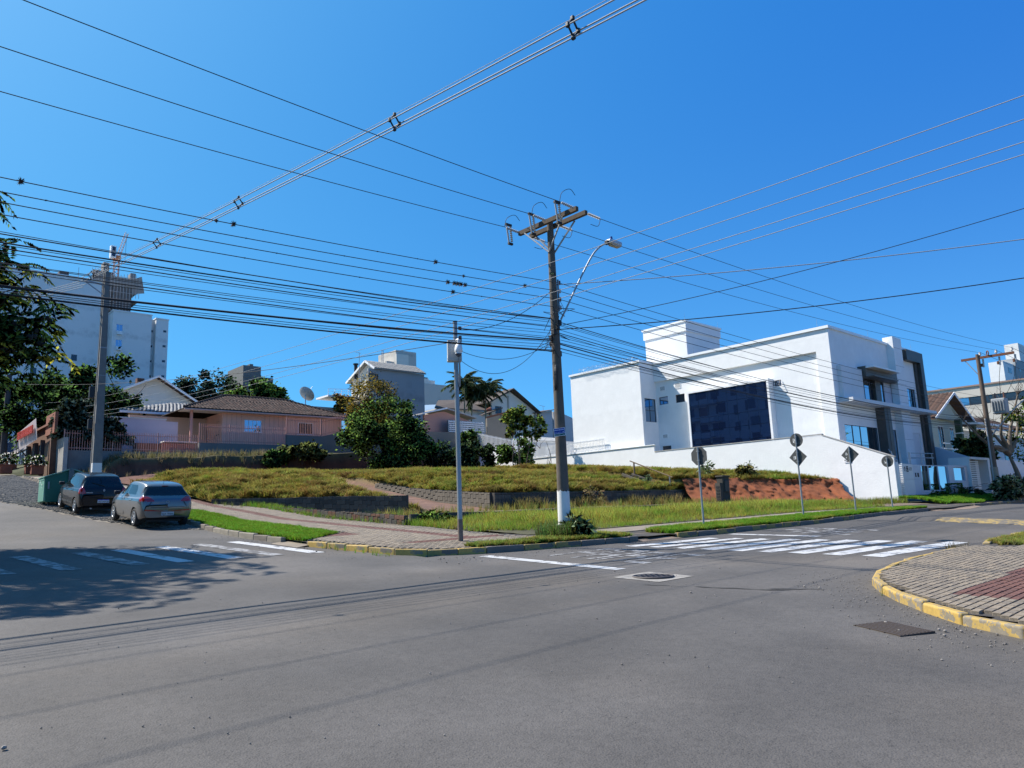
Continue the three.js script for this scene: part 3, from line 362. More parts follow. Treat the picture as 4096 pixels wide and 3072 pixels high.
blockWall('retaining_wall', 'sunlit pale block wall climbing beside the red earth drive', 'wall', [22.4, 26.15], [22.4, 36], d => itp([0, 4, 6, 10], [1.6, 1.9, 2.3, 3.2], d), d => itp([0, 6, 10], [2.5, 2.98, 3.5], d), { mats: [mat(0.22, 0.19, 0.15, 0.95, con), mat(0.19, 0.165, 0.13, 0.95, con)], th: 0.2 });  // lighter block colours stand in for sunlight; the shaded walls use darker ones
blockWall('retaining_wall', 'low brown brick wall edging the paved sidewalk', 'wall', [14.0, 31.4], [13.75, 20.3], d => lerp(2.0, 1.05, d / 11.1), d => lerp(2.25, 1.62, d / 11.1), { mats: [M.block3, M.brick, M.block], l: 0.3, h: 0.2, th: 0.16, piece: 'brick' });
blockWall('retaining_wall', 'low concrete edging half hidden in the tall grass', 'wall', [13.9, 20.3], [37, 20.3], d => 1.3, d => 1.66 + 0.02 * Math.sin(d), { mats: [M.block2, M.block], l: 1.2, h: 0.36, th: 0.12, piece: 'edging_slab' });
{ // steps with a handrail up the right mound
  const st = thing('garden_steps', 'small concrete steps with a pipe handrail set in the grass mound', 'steps', [36.2, 2.5, 26.3]);
  for (let i = 0; i < 7; i++) part('step', BX(35.7, 36.5, 2.3 + i * 0.16, 2.56 + i * 0.16, 26.2 + i * 0.42, 26.66 + i * 0.42, 0.01), M.block, st);
  for (const t of [35.6, 36.55]) part('string_wall', [BAR([t, 2.5, 26.1], [t, 3.6, 29.2], 0.1, 0.16)], M.block3, st);
  part('handrail', [CYL([36.55, 3.25, 26.2], [36.55, 4.45, 29.3], 0.035), ], M.wood, st); part('rail_post', [CYL([36.55, 2.5, 26.4], [36.55, 3.3, 26.4], 0.04)], M.galv, st); part('rail_post', [CYL([36.55, 3.5, 29.0], [36.55, 4.35, 29.0], 0.05)], M.wood, st);
  const mb = thing('meter_pillar', 'weathered dark concrete meter pillar standing in front of the red soil bank', 'pillar', [33.4, 1.55, 21.0]);
  part('pillar', BX(33.25, 33.85, 1.5, 2.95, 20.8, 21.15, 0.02), mat(0.07, 0.065, 0.055, 0.95, con), mb); part('cap', BX(33.2, 33.9, 2.95, 3.02, 20.75, 21.2, 0.01), mat(0.09, 0.08, 0.07, 0.95, con), mb); part('meter_box', BX(33.35, 33.75, 2.2, 2.75, 20.74, 20.81, 0.01), mat(0.05, 0.05, 0.047, 0.7), mb);
  const ap = part('hollow_brick_stub', BX(33.0, 33.25, 1.5, 2.65, 20.82, 21.1), mat(0.1, 0.085, 0.07, 0.95, con), mb); for (let i = 0; i < 5; i++) part('brick_hole', BX(32.985, 33.02, 1.75 + i * 0.16, 1.85 + i * 0.16, 20.87, 21.05), M.black, ap);
}
// ---------- the white building and its walls ----------
{
  const w = thing('perimeter_wall', 'long white plastered boundary wall with a stepped top beside the vacant lot', 'wall', [45, 1.6, 17]);
  part('wall', WALL('t', 45, [[16.87, 1.0], [48, 3.6], [48, 6.05], [33.7, 6.1], [33.7, 5.62], [20.95, 5.55], [16.87, 3.88]], [], 0.2), M.wallWhite, w);
  part('coping', [BAR([45.1, 3.9, 16.82], [45.1, 5.57, 20.93], 0.26, 0.05), BX(44.97, 45.23, 5.6, 5.65, 20.9, 33.68)], M.coping, w);
  part('ledge', BX(44.94, 45.3, 6.1, 6.16, 33.6, 48), M.copingWhite, w);
  // small printed plate on the wall
  const pl = thing('wall_plate', 'small printed plate with a black round emblem on the white wall', 'sign', [44.98, 3.9, 19.48]); pl.rotation.y = -Math.PI / 2;
  local('plate', new THREE.BoxGeometry(0.42, 0.3, 0.02), [M.white, M.white, M.white, M.white, mat(1, 1, 1, 0.6, { map: canvasTex(256, 180, (x, w, h) => { x.fillStyle = '#d9dade'; x.fillRect(0, 0, w, h); x.fillStyle = '#26262a'; x.beginPath(); x.arc(w / 2, h / 2, 70, 0, 7); x.fill(); x.fillStyle = '#44464c'; x.fillRect(8, 66, w - 16, 48); x.fillStyle = '#fff'; x.font = 'bold 40px sans-serif'; x.textAlign = 'center'; x.fillText('HUBLINE', w / 2, 105); x.font = '20px sans-serif'; x.fillText('imóveis', w / 2, 140); }) }), M.white], pl);
}
{
  const b = thing('office_building', 'large modern white office building with a dark blue glass wall', 'building', [47, 3, 20.7]);
  const T0 = 47, TR = 47.2;
  part('wall', [WALL('t', T0, [[20.7, 2], [21.63, 2], [21.63, 11.22], [34.8, 11.22], [34.8, 12.6], [20.7, 12.6]], [], 0.2)], M.wallWhite, b);
  part('recessed_wall', WALL('t', TR, RECT(21.4, 34.8, 2, 11.5), [[24.36, 24.84, 9.39, 9.8], [33.71, 34.56, 9.38, 9.99], [32.18, 33.01, 9.34, 9.97], [33.74, 34.55, 5.84, 6.16]], 0.25), M.wallWhite, b);
  // stair block standing forward
  part('stair_block', [WALL('t', 45.3, RECT(34.8, 42.1, 3, 12.62), [], 0.25), WALL('s', 34.8, RECT(45.55, 48.2, 3, 12.62), [[45.68, 47.08, 8.04, 9.87]], 0.25), BX(45.55, 52, 3, 12.6, 41.85, 42.1), BX(45.6, 52, 12.3, 12.5, 35.1, 41.9)], M.wallWhite, b);
  part('roof_coping', [BX(46.88, 47.28, 12.62, 12.8, 20.6, 34.82), BX(47.28, 62.5, 12.62, 12.8, 20.58, 20.95), BX(45.2, 45.6, 12.64, 12.8, 34.7, 42.2), BX(45.62, 52, 12.64, 12.8, 34.7, 34.95), BX(45.62, 52, 12.64, 12.8, 41.9, 42.2)], M.copingWhite, b);
  part('roof', [BX(47.2, 62.2, 12.2, 12.35, 20.9, 40.9)], M.render, b);
  part('rear_wall', [BX(62.1, 62.35, 2, 12.6, 20.95, 41), BX(52, 62.1, 2, 12.6, 40.75, 41), BX(51.8, 52, 2, 12.6, 41, 42.1)], M.white, b);
  windowIn(b, 't', TR, 24.36, 24.84, 9.39, 9.8, { glass: M.glassBlue, frame: 0.04 }).name = 'window';
  { const aw = part('open_sash', [BAR([47.12, 9.8, 24.38], [46.95, 9.42, 24.38], 0.03, 0.03), BAR([47.12, 9.8, 24.82], [46.95, 9.42, 24.82], 0.03, 0.03), BX(46.94, 46.97, 9.4, 9.44, 24.38, 24.82)], M.darkFrame, b); }
  windowIn(b, 't', TR, 33.71, 34.56, 9.38, 9.99, { nx: 1, glass: M.glassBlue, frame: 0.04 }); windowIn(b, 't', TR, 32.18, 33.01, 9.34, 9.97, { glass: M.glass, frame: 0.04 }); windowIn(b, 't', TR, 33.74, 34.55, 5.84, 6.16, { glass: M.glass, frame: 0.04 });
  windowIn(b, 's', 34.8, 45.68, 47.08, 8.04, 9.87, { nx: 2, ny: 2, glass: M.glassBlue, frame: 0.05 });
  const louvre = (s0, s1, h0, h1) => { const v = part('vent', [ON('t', TR, s0, s1, h0, h0 + 0.04, 0, 0.03), ON('t', TR, s0, s1, h1 - 0.04, h1, 0, 0.03), ON('t', TR, s0, s0 + 0.04, h0 + 0.04, h1 - 0.04, 0, 0.03), ON('t', TR, s1 - 0.04, s1, h0 + 0.04, h1 - 0.04, 0, 0.03), ON('t', TR, s0 + 0.04, s1 - 0.04, h0 + 0.04, h1 - 0.04, 0, 0.008)], M.copingWhite, b); part('opening', ON('t', TR, s0 + 0.05, s1 - 0.05, h0 + 0.05, h1 - 0.05, 0.008, 0.012), M.black, v); for (let k = 0; k < 4; k++) part('slat', ON('t', TR, s0 + 0.05, s1 - 0.05, h0 + 0.06 + k * 0.075, h0 + 0.1 + k * 0.075, 0.012, 0.035), M.copingWhite, v); };
  louvre(33.89, 34.43, 10.43, 10.83); louvre(32.45, 32.99, 10.43, 10.86); louvre(33.95, 34.47, 6.73, 7.1);
  // curtain wall: a box of glass standing 0.6 m forward
  const G0 = 25.1, G1 = 31.4, GH0 = 5.3, GH1 = 9.78, GT = 46.6;
  part('glazing_surround', [BX(GT - 0.05, TR, GH1, GH1 + 0.16, G0 - 0.16, G1 + 0.16), BX(GT - 0.05, TR, GH0 - 0.5, GH1, G0 - 0.16, G0 - 0.002), BX(GT - 0.05, TR, GH0 - 0.5, GH1, G1 + 0.002, G1 + 0.16)], M.wallWhite, b);
  const cw = part('curtain_wall', (() => { const o = [BX(GT + 0.1, GT + 0.14, GH0 - 0.5, GH1 - 0.005, G0, G1)]; for (let i = 0; i <= 8; i++) o.push(BX(GT + 0.025, GT + 0.1, GH0 - 0.5, GH1 - 0.005, G0 + 0.012 + (G1 - G0 - 0.024) * i / 8 - 0.012, G0 + 0.012 + (G1 - G0 - 0.024) * i / 8 + 0.012)); return o; })(), M.mullion, b);
  for (let i = 0; i < 8; i++) for (let j = 0; j < 5; j++) { const s0 = G0 + (G1 - G0) * i / 8 + 0.012, s1 = G0 + (G1 - G0) * (i + 1) / 8 - 0.012, h0 = GH0 - 0.3 + 4.76 * j / 5 + 0.012, h1 = GH0 - 0.3 + 4.76 * (j + 1) / 5 - 0.012; const g = new THREE.BoxGeometry(0.02, h1 - h0, s1 - s0); const m = shade(new THREE.Mesh(g, M.glassDark)); m.name = 'pane'; m.position.set(GT + 0.02, (h0 + h1) / 2, -(s0 + s1) / 2).sub(worldPos(cw)); m.rotation.set(0, rr(-0.004, 0.004), rr(-0.003, 0.003)); cw.add(m); }
  // roof house
  part('roof_house', [BX(50, 54.9, 12.3, 15.52, 33.5, 37.6), BX(49.9, 55, 15.52, 16.28, 33.4, 37.7)], M.white, b); part('roof_house_coping', BX(49.82, 55.08, 16.28, 16.42, 33.32, 37.78), M.copingWhite, b);
  part('roof_unit', [BX(50.6, 51.5, 12.8, 13.35, 28.6, 29.1, 0.03)], M.panelGrey, b);
  for (const [t, s, h] of [[50, 33.5, 16.42], [54.8, 33.5, 16.42], [45.4, 41.9, 12.8], [45.4, 35, 12.8], [47.1, 31, 12.8], [47.1, 21.4, 12.8], [53.5, 20.75, 12.8], [61.5, 20.75, 12.8]]) part('lightning_rod', [CYL([t, h, s], [t, h + 0.6, s], 0.012, 0.004, 5), CYL([t - 0.12, h + 0.03, s], [t + 0.12, h + 0.03, s], 0.008, 0.008, 5)], M.steel, b);
  // street front, in shade
  const S = 20.7;
  part('street_front', WALL('s', S, RECT(47.2, 62.3, 2, 12.62), [[50.9, 56.4, 8.05, 10.45], [47.9, 53.05, 3.2, 6.36], [54.1, 56.3, 3.2, 6.36], [59.25, 61.05, 7.9, 9.7], [59.3, 60.9, 3, 6.3]], 0.22), M.white, b);
  part('white_panel', [BX(47.7, 49.28, 8.05, 10.2, 20.42, 20.698), BX(49.3, 50.88, 8.05, 10.2, 20.42, 20.698)], M.panelGrey, b);
  part('canopy', [BX(51.0, 56.38, 9.75, 10.45, 20.2, 20.9), BX(51.1, 55.2, 9.68, 9.748, 19.7, 20.6)], M.brownPanel, b); part('canopy_blade', BX(51.0, 55.6, 10.3, 10.4, 19.65, 20.19), M.copingWhite, b);
  part('ledge', BX(47.4, 62.2, 7.74, 7.99, 19.75, 20.698), M.panelGrey, b);
  part('mullion_panel', BX(53.2, 54.1, 8.0, 9.748, 20.55, 20.9), M.brownPanel, b); part('brown_column', BX(53.06, 54.09, 3, 7.73, 20.1, 20.75), M.graphite, b); part('column_face', BX(53.55, 54.08, 3, 7.72, 20.08, 20.098), M.brownPanel, b);
  windowIn(b, 's', S, 50.92, 52.7, 8.05, 9.7, { ny: 1, nx: 2, glass: M.glassBlue, depth: -0.08 }); windowIn(b, 's', S, 52.72, 53.18, 8.05, 9.7, { glass: M.glass, depth: -0.08 }); windowIn(b, 's', S, 54.12, 55.1, 8.05, 9.7, { nx: 2, glass: M.glassBlue, depth: -0.08 }); part('infill', BX(55.1, 56.38, 8.05, 9.74, 20.72, 20.9), M.panelBlue, b);
  windowIn(b, 's', S, 59.25, 61.05, 7.9, 9.7, { nx: 2, ny: 2, glass: M.glassBlue, frame: 0.04 });
  for (const [a0, a1, g, ny] of [[47.9, 49.1, M.mirror, 1], [49.1, 50.3, M.mirror, 1], [50.3, 51.5, M.mirror, 1], [51.5, 52.3, M.glassBlue, 2], [52.3, 53.05, M.glassBlue, 2], [54.12, 54.9, M.mirror, 2], [54.9, 56.28, M.glassBlue, 2]]) windowIn(b, 's', S, a0, a1, 3.2, 6.36, { ny, glass: g, frame: 0.03, depth: -0.06 });
  part('pier', [BX(56.4, 58.0, 3, 13.22, 20.2, 20.9)], M.white, b); for (let k = 0; k < 7; k++) part('pier_joint', BX(56.395, 58.005, 4.3 + k * 1.35, 4.315 + k * 1.35, 20.195, 20.2), M.graphite, b);
  part('end_frame', [BX(59.1, 62.4, 11.8, 12.61, 20.3, 20.695), BX(61.75, 62.4, 2, 11.795, 20.3, 20.695), BX(61.3, 61.74, 2, 11.795, 20.55, 20.695)], M.graphite, b);
  part('door', BX(59.3, 60.9, 3, 6.3, 20.75, 20.85), M.panelGrey, b);
}
{ // coil of razor wire above the stair block
  const r = thing('razor_wire', 'coil of razor wire stretched above the white wall by the pole', 'wire', [45.1, 12.6, 43]); const P = []; for (let i = 0; i < 500; i++) { const f = i / 500, a = i * 0.42; P.push([45.2 + 0.22 * Math.cos(a) + 0.06 * Math.sin(a * 3.1), 12.9 + 0.22 * Math.sin(a) + 0.05 * Math.cos(i), 35 + f * 6]); } part('coil', new THREE.TubeGeometry(new THREE.CatmullRomCurve3(P.map(p => V(...p))), 1400, 0.008, 3), M.steel, r);
}
{ // gate front at the pavement
  const g = thing('gate_front', 'low grey panelled gate wall with mirrored glass panes before the white building', 'gate wall', [45.3, 1.6, 16.9]); const S = 16.9;
  part('end_post', BX(45.21, 45.5, 1.2, 3.62, 16.85, 17.15), M.white, g);
  const gt = part('slatted_gate', [BX(45.52, 45.56, 1.6, 3.55, 16.9, 16.95), BX(46.2, 46.24, 1.6, 3.55, 16.9, 16.95)], M.whiteFrame, g); for (let k = 0; k < 17; k++) part('slat', BX(45.561, 46.199, 1.75 + k * 0.105, 1.81 + k * 0.105, 16.91, 16.94), M.whiteFrame, gt);
  part('panel', BX(46.25, 47.82, 2.63, 3.52, 16.9, 17.1), M.panelGrey, g); part('panel', BX(46.25, 47.82, 1.3, 2.62, 16.9, 17.1), M.panelGrey, g); part('panel', BX(47.83, 49.2, 2.63, 3.5, 16.93, 17.13), M.panelBlue, g); part('panel', BX(47.83, 49.2, 1.3, 2.62, 16.93, 17.13), M.panelBlue, g);
  for (const [t, w] of [[48.15, 0.1], [48.5, 0.18]]) part('entry_phone', BX(t, t + w, 2.75, 3.0, 16.9, 16.932), M.black, g);
  part('base', BX(49.2, 57.6, 1.2, 1.9, 16.95, 17.2), M.panelBlue, g);
  [[49.25, 50.55], [50.55, 52.22], [52.22, 53.86]].forEach(([a, c]) => windowIn(g, 's', S, a, c, 1.9, 3.5, { glass: M.mirror, frame: 0.05, frameMat: M.panelBlue, depth: -0.1, name: 'glass_panel' }));
  part('box_column', WALL('s', S, RECT(53.88, 57.6, 1.9, 3.55), [[54.9, 57.05, 2.52, 3.42]], 0.3), M.panelBlue, g); windowIn(g, 's', S, 54.9, 57.05, 2.52, 3.42, { nx: 1, glass: M.mirror, frame: 0.04, frameMat: M.panelBlue, depth: -0.1 });
  part('number_plate', new THREE.PlaneGeometry(1.35, 0.36).translate(47.03, 3.22, -16.894), mat(1, 1, 1, 0.6, { transparent: true, map: canvasTex(320, 86, (x, w, h) => { x.clearRect(0, 0, w, h); x.fillStyle = '#2a2a2a'; x.beginPath(); x.moveTo(40, 2); x.lineTo(66, 34); x.lineTo(14, 34); x.fill(); x.beginPath(); x.moveTo(40, 84); x.lineTo(66, 50); x.lineTo(14, 50); x.fill(); x.fillRect(4, 34, 72, 6); x.fillRect(90, 2, 82, 82); x.fillStyle = '#b9bbbd'; x.fillRect(98, 16, 66, 6); x.fillRect(98, 44, 30, 6); x.fillRect(120, 58, 44, 8); x.fillStyle = '#2a2a2a'; x.font = 'bold 62px sans-serif'; x.fillText('671', 200, 66); }) }), g);
  const p2 = thing('portal', 'white driveway portal with a louvred panel beside the cycad', 'gate', [57.6, 1.8, 16.9]);
  part('frame', [BX(57.62, 61.8, 3.98, 4.14, 16.6, 18), BX(61.3, 61.8, 1.4, 3.98, 16.6, 18), BX(57.62, 57.75, 1.4, 3.98, 16.7, 18), BX(59.9, 61.3, 1.4, 3.98, 17.2, 17.4)], M.panelGrey, p2); for (let k = 0; k < 15; k++) part('louvre', BX(57.76, 59.89, 2.0 + k * 0.13, 2.07 + k * 0.13, 16.8, 16.86), M.whiteFrame, p2); part('louvre_backing', BX(57.76, 59.89, 1.6, 3.97, 17.0, 17.05), M.graphite, p2);
  const n = thing('boundary_wall', 'blue-grey sloping side wall beyond the white building', 'wall', [62.6, 2, 18]); part('wall', WALL('t', 62.6, [[17, 1.5], [30, 1.5], [30, 5.9], [20.8, 5.5], [18.2, 4.4], [17, 4.2]], [], 0.2), M.panelBlue, n);
  const hw = thing('hedge_wall', 'long white garden wall behind a dark hedge at the far right', 'wall', [63.8, 2, 17]); part('wall', BX(63.8, 95, 1.3, 4.12, 17.0, 17.2), M.white, hw);
  const rl = thing('stair_railing', 'metal tube railing of the office entrance stair', 'railing', [49, 3.6, 19]); for (const [a, c] of [[[47.6, 4.7, 19.4], [50.2, 3.9, 18.6]], [[50.2, 3.9, 18.6], [51.6, 4.75, 19.6]], [[51.8, 4.4, 18.3], [55.8, 4.45, 18.3]], [[47.6, 4.4, 19.4], [50.2, 3.6, 18.6]], [[51.8, 4.1, 18.3], [55.8, 4.15, 18.3]]]) part('rail', CYL(a, c, 0.03, 0.03, 8), M.steel, rl); for (const t of [48.9, 50.2, 51.6, 51.8, 53.8, 55.8]) part('post', CYL([t, 3.0, 18.4], [t, 4.45, 18.4], 0.025, 0.025, 8), M.steel, rl);
  part('landing', BX(46.5, 60, 1.3, 3.2, 18.2, 20.69), M.panelGrey, rl);
}
// ---------- houses and towers behind the lot ----------
// roof tiles on a sloping four-sided face: a = lower left, b = lower right, c = upper right, d = upper left (points t, h, s)
function tiles(parent, a, b, c, d, rows, width, mats, nParts) {
  const A = V(...a), B = V(...b), C = V(...c), D = V(...d), len = A.distanceTo(D.clone().sub(A).length() > 0 ? D : C) / rows;
  const across = B.clone().sub(A).normalize(), upv = D.clone().add(C).multiplyScalar(0.5).sub(A.clone().add(B).multiplyScalar(0.5)); const slope = upv.length() / rows, nrm = new THREE.Vector3().crossVectors(across, upv).normalize(); if (nrm.y < 0) nrm.negate(); const up = new THREE.Vector3().crossVectors(nrm, across).normalize(); if (up.y < 0) up.negate();
  const g = (() => { const P = [], I = [], n = 5; for (const z of [0, 1]) for (let i = 0; i <= n; i++) { const x = (i / n - 0.5), y = 0.16 * Math.cos(x * Math.PI) * width; P.push(x * width * 0.99, y + (z ? 0 : 0.03), (z ? 1.12 : 0) * slope); } for (let i = 0; i <= n; i++) { const x = (i / n - 0.5); P.push(x * width * 0.99, 0.16 * Math.cos(x * Math.PI) * width - 0.01, 0); } for (let i = 0; i < n; i++) { const e = n + 1; I.push(i, i + 1, i + e, i + 1, i + e + 1, i + e, i, i + 2 * e, i + 1, i + 1, i + 2 * e, i + 2 * e + 1); } const q = new THREE.BufferGeometry(); q.setAttribute('position', new THREE.Float32BufferAttribute(P, 3)); q.setIndex(I); q.computeVertexNormals(); return metres(q); })();
  const rot = new THREE.Matrix4().makeBasis(across, nrm, up), all = [];
  for (let r = 0; r < rows; r++) { const f = r / rows, L0 = A.clone().lerp(D, f), R0 = B.clone().lerp(C, f), w = L0.distanceTo(R0), n = Math.floor(w / width); for (let i = 0; i < n; i++) all.push(L0.clone().lerp(R0, (i + 0.5 + (r % 2) * 0.02) / n).add(nrm.clone().multiplyScalar(0.02))); }
  const rest = []; const P0 = worldPos(parent);
  all.forEach((p, i) => { const m = M4.clone().copy(rot).setPosition(p.x - P0.x + rr(-0.01, 0.01), p.y - P0.y + rr(-0.008, 0.008), p.z - P0.z); if (i < nParts) { const k = shade(new THREE.Mesh(g, pick(mats))); k.name = 'roof_tile'; k.applyMatrix4(m); parent.add(k); } else rest.push(m); });
  mats.forEach((mm, k) => { const mine = rest.filter((_, i) => i % mats.length === k); if (!mine.length) return; const im = shade(new THREE.InstancedMesh(g, mm, mine.length)); im.name = 'roof_tiles'; im.userData.kind = 'stuff'; mine.forEach((x, i) => im.setMatrixAt(i, x)); parent.add(im); });
}
const QUAD = (a, b, c, d) => { const g = new THREE.BufferGeometry(), p = [a, b, c, d].map(x => V(...x)); g.setAttribute('position', new THREE.Float32BufferAttribute([...p[0], ...p[1], ...p[2], ...p[0], ...p[2], ...p[3]], 3)); g.computeVertexNormals(); return metres(g); };
const SLAB = (a, b, c, d, th) => { const q = [a, b, c, d], lo = q.map(([t, h, s]) => [t, h - th, s]); return join([QUAD(...q), QUAD(lo[3], lo[2], lo[1], lo[0]), ...[0, 1, 2, 3].map(i => QUAD(q[i], lo[i], lo[(i + 1) % 4], q[(i + 1) % 4]))]); };
const clay = [mat(0.085, 0.05, 0.036, 0.95, con), mat(0.115, 0.064, 0.045, 0.95, con), mat(0.065, 0.043, 0.033, 0.95, con), mat(0.14, 0.09, 0.066, 0.95, con)];
const pink = mat(0.84, 0.5, 0.36, 0.85, plain), pinkMetal = mat(0.55, 0.27, 0.21, 0.6), pinkWall = mat(0.68, 0.52, 0.52, 0.9, plain), cream = mat(0.74, 0.68, 0.58, 0.88, plain), beige = mat(0.6, 0.56, 0.5, 0.88, { map: T.stain }), greyWall = mat(0.32, 0.33, 0.34, 0.9, { map: T.stain }), coolWhite = mat(0.8, 0.79, 0.77, 0.88, { map: T.stain });
{ // retaining wall with stepped top under the pink house
  const w = thing('retaining_wall', 'tall grey rendered retaining wall stepping up under the pink railings', 'wall', [11.7, 4.9, 60]);
  part('wall', BX(11.7, 21.1, 4.5, 7.12, 60, 60.25), M.render, w); part('wall', BX(21.1, 28.42, 5, 7.96, 59.98, 60.25), M.render, w); part('wall', WALL('s', 59.96, [[28.42, 5], [44, 5], [44, 10.4], [34.4, 9.5], [31.7, 8.86], [28.42, 8.86]], [], 0.28), M.render, w); part('lit_wall_end', BX(11.68, 11.95, 4.5, 8.0, 59.7, 62), mat(0.42, 0.4, 0.36, 0.9, con), w);  // last box is the wall end, coloured paler for its sunlit face
}
function fence(name, label, t0, t1, h0, hTop, s, m, pitch, o = {}) { // upright bars between two rails; h0, hTop may be functions of t
  const f0 = typeof h0 === 'function' ? h0 : () => h0, f1 = typeof hTop === 'function' ? hTop : () => hTop, f = thing(name, label, 'fence', [t0, f0(t0), s], o.group);
  for (const k of [0.12, 0.86]) part('rail', BAR([t0, lerp(f0(t0), f1(t0), k), s], [t1, lerp(f0(t1), f1(t1), k), s], 0.05, 0.035), m, f);
  const n = Math.round((t1 - t0) / pitch), cache = {};
  for (let i = 0; i <= n; i++) { const t = lerp(t0, t1, i / n), post = o.post && i % o.post === 0, hh = f1(t) - f0(t) + (post ? 0.05 : 0), key = (post ? 'p' : 'b') + hh.toFixed(1), w = post ? 0.07 : 0.032; const g = cache[key] ||= new THREE.BoxGeometry(w, hh, w * 0.8); const b = shade(new THREE.Mesh(g, m)); b.name = post ? 'post' : 'bar'; b.position.set(t - t0, f0(t) + hh / 2 - f0(t0), 0.045); f.add(b); }
  return f;
}
fence('railing', 'long pink steel railing on the grey wall left of the pink house', 11.75, 21.0, 7.12, 8.55, 60.12, pinkMetal, 0.165, { post: 19 });
fence('railing', 'pink steel railing in front of the pink house veranda', 21.12, 28.35, 7.96, 9.5, 60.12, pinkMetal, 0.16, { post: 15 });
fence('railing', 'tall pink steel railing before the barred window of the pink house', 28.45, 31.7, 8.86, 10.42, 60.12, pinkMetal, 0.16, { post: 20 });
fence('railing', 'pink steel railing climbing to the right behind the big bush', 31.75, 35.1, t => lerp(8.9, 9.6, (t - 31.75) / 3.35), t => lerp(10.4, 11.3, (t - 31.75) / 3.35), 60.12, pinkMetal, 0.16, { post: 20 });
{ // the pink house
  const b = thing('pink_house', 'single-storey pink house with a mossy clay tile hip roof', 'house', [24, 7.9, 62.5]);
  part('wall', [WALL('s', 62.5, RECT(23.85, 35.1, 7.2, 10.85), [[25.73, 27.27, 9.3, 10.35], [30.7, 32.2, 9.3, 10.36]], 0.2), BX(23.85, 24.05, 7.2, 10.85, 62.7, 69), BX(34.9, 35.1, 7.2, 10.85, 62.7, 69)], pink, b);
  part('yard', BX(11.9, 35.2, 6.2, 7.05, 60.25, 80), M.render, b);
  for (let i = 0; i < 26; i++) { const t = 24.2 + i * 0.42; if ((t > 25.6 && t < 27.35) || (t > 30.6 && t < 32.3)) continue; part('board_joint', BX(t, t + 0.02, 7.6, 10.8, 62.49, 62.5), mat(0.45, 0.26, 0.22, 0.9), b); }
  windowIn(b, 's', 62.5, 25.73, 27.27, 9.3, 10.35, { nx: 4, frameMat: M.whiteFrame, glass: M.glassBlue, sill: true, frame: 0.05, depth: -0.04 });
  const w2 = windowIn(b, 's', 62.5, 30.7, 32.2, 9.3, 10.36, { nx: 2, frameMat: M.whiteFrame, glass: M.glass, sill: true, frame: 0.06, depth: -0.04 });
  // veranda at the left
  part('veranda_wall', [WALL('t', 23.86, RECT(62.7, 66, 7.2, 10.85), [[63.2, 63.9, 9.0, 10.2]], 0.1)], cream, b); part('veranda_back', BX(17.5, 23.8, 7.1, 10.7, 66, 66.2), mat(0.5, 0.36, 0.26, 0.88, plain), b); part('veranda_post', BX(21.15, 21.33, 7.1, 10.85, 62.3, 62.5), pinkMetal, b); windowIn(b, 's', 66, 18.9, 19.7, 8.6, 9.9, { glass: M.glass, frameMat: M.whiteFrame, depth: 0.02 }); windowIn(b, 't', 23.86, 63.2, 63.9, 9.0, 10.2, { glass: M.glass, depth: -0.02 });
  const E0 = 20.4, E1 = 35.7, e = 10.95, F = 61.7, K = 70.4, R = 12.85, rf = part('roof', [SLAB([E0, e, F], [E1, e, F], [30.9, R, 66], [25.3, R, 66], 0.06), SLAB([E1, e, F], [E1, e, K], [30.9, R, 66], [30.9, R, 66.01], 0.06), SLAB([E0, e, K], [E0, e, F], [25.3, R, 66.01], [25.3, R, 66], 0.06), SLAB([E1, e, K], [E0, e, K], [25.3, R, 66], [30.9, R, 66], 0.06)], clay[2], b);
  tiles(rf, [E0, e + 0.02, F], [E1, e + 0.02, F], [30.9, R + 0.02, 66], [25.3, R + 0.02, 66], 17, 0.3, clay, 300);
  for (const [p, q] of [[[E0, e + 0.06, F], [25.3, R + 0.08, 66]], [[25.3, R + 0.08, 66], [30.9, R + 0.08, 66]], [[30.9, R + 0.08, 66], [E1, e + 0.06, F]]]) { const A = V(...p), B = V(...q), n = Math.round(A.distanceTo(B) / 0.36); for (let i = 0; i < n; i++) { const a = A.clone().lerp(B, i / n), c = A.clone().lerp(B, (i + 1.15) / n); a.y += 0.03; part('ridge_tile', CYL(a, c, 0.11, 0.085, 8), pick([clay[2], clay[0]]), rf); } }
  part('gutter', BX(E0, E1, e - 0.16, e - 0.04, F - 0.12, F + 0.02, 0.03), mat(0.55, 0.36, 0.29, 0.7), rf); part('soffit', BX(E0 + 0.1, E1 - 0.1, e - 0.1, e - 0.07, F + 0.03, 63.5), cream, rf);
  const out = thing('garden_wall', 'plain mauve plastered wall left of the pink house veranda', 'wall', [15.4, 7, 63]); part('wall', [BX(14.6, 19.45, 7.0, 10.02, 63, 63.2), BX(19.45, 20.4, 7.0, 9.9, 63, 63.2)], pinkWall, out); part('coping', BX(14.55, 19.5, 10.02, 10.1, 62.95, 63.25), cream, out);
  const gar = thing('carport_store', 'low brown store of clay brick seen behind the pink railing', 'shed', [16.5, 7.05, 61.5]); part('wall', [BX(16.9, 20.7, 7.05, 7.95, 61.6, 62.4)], mat(0.36, 0.16, 0.09, 0.9, con), gar); part('awning', BX(18.6, 21.1, 7.98, 8.06, 60.5, 61.8), M.white, gar); part('gate_panel', BX(18.5, 21.0, 7.1, 7.9, 60.7, 60.75), mat(0.4, 0.17, 0.12, 0.8), gar);
}
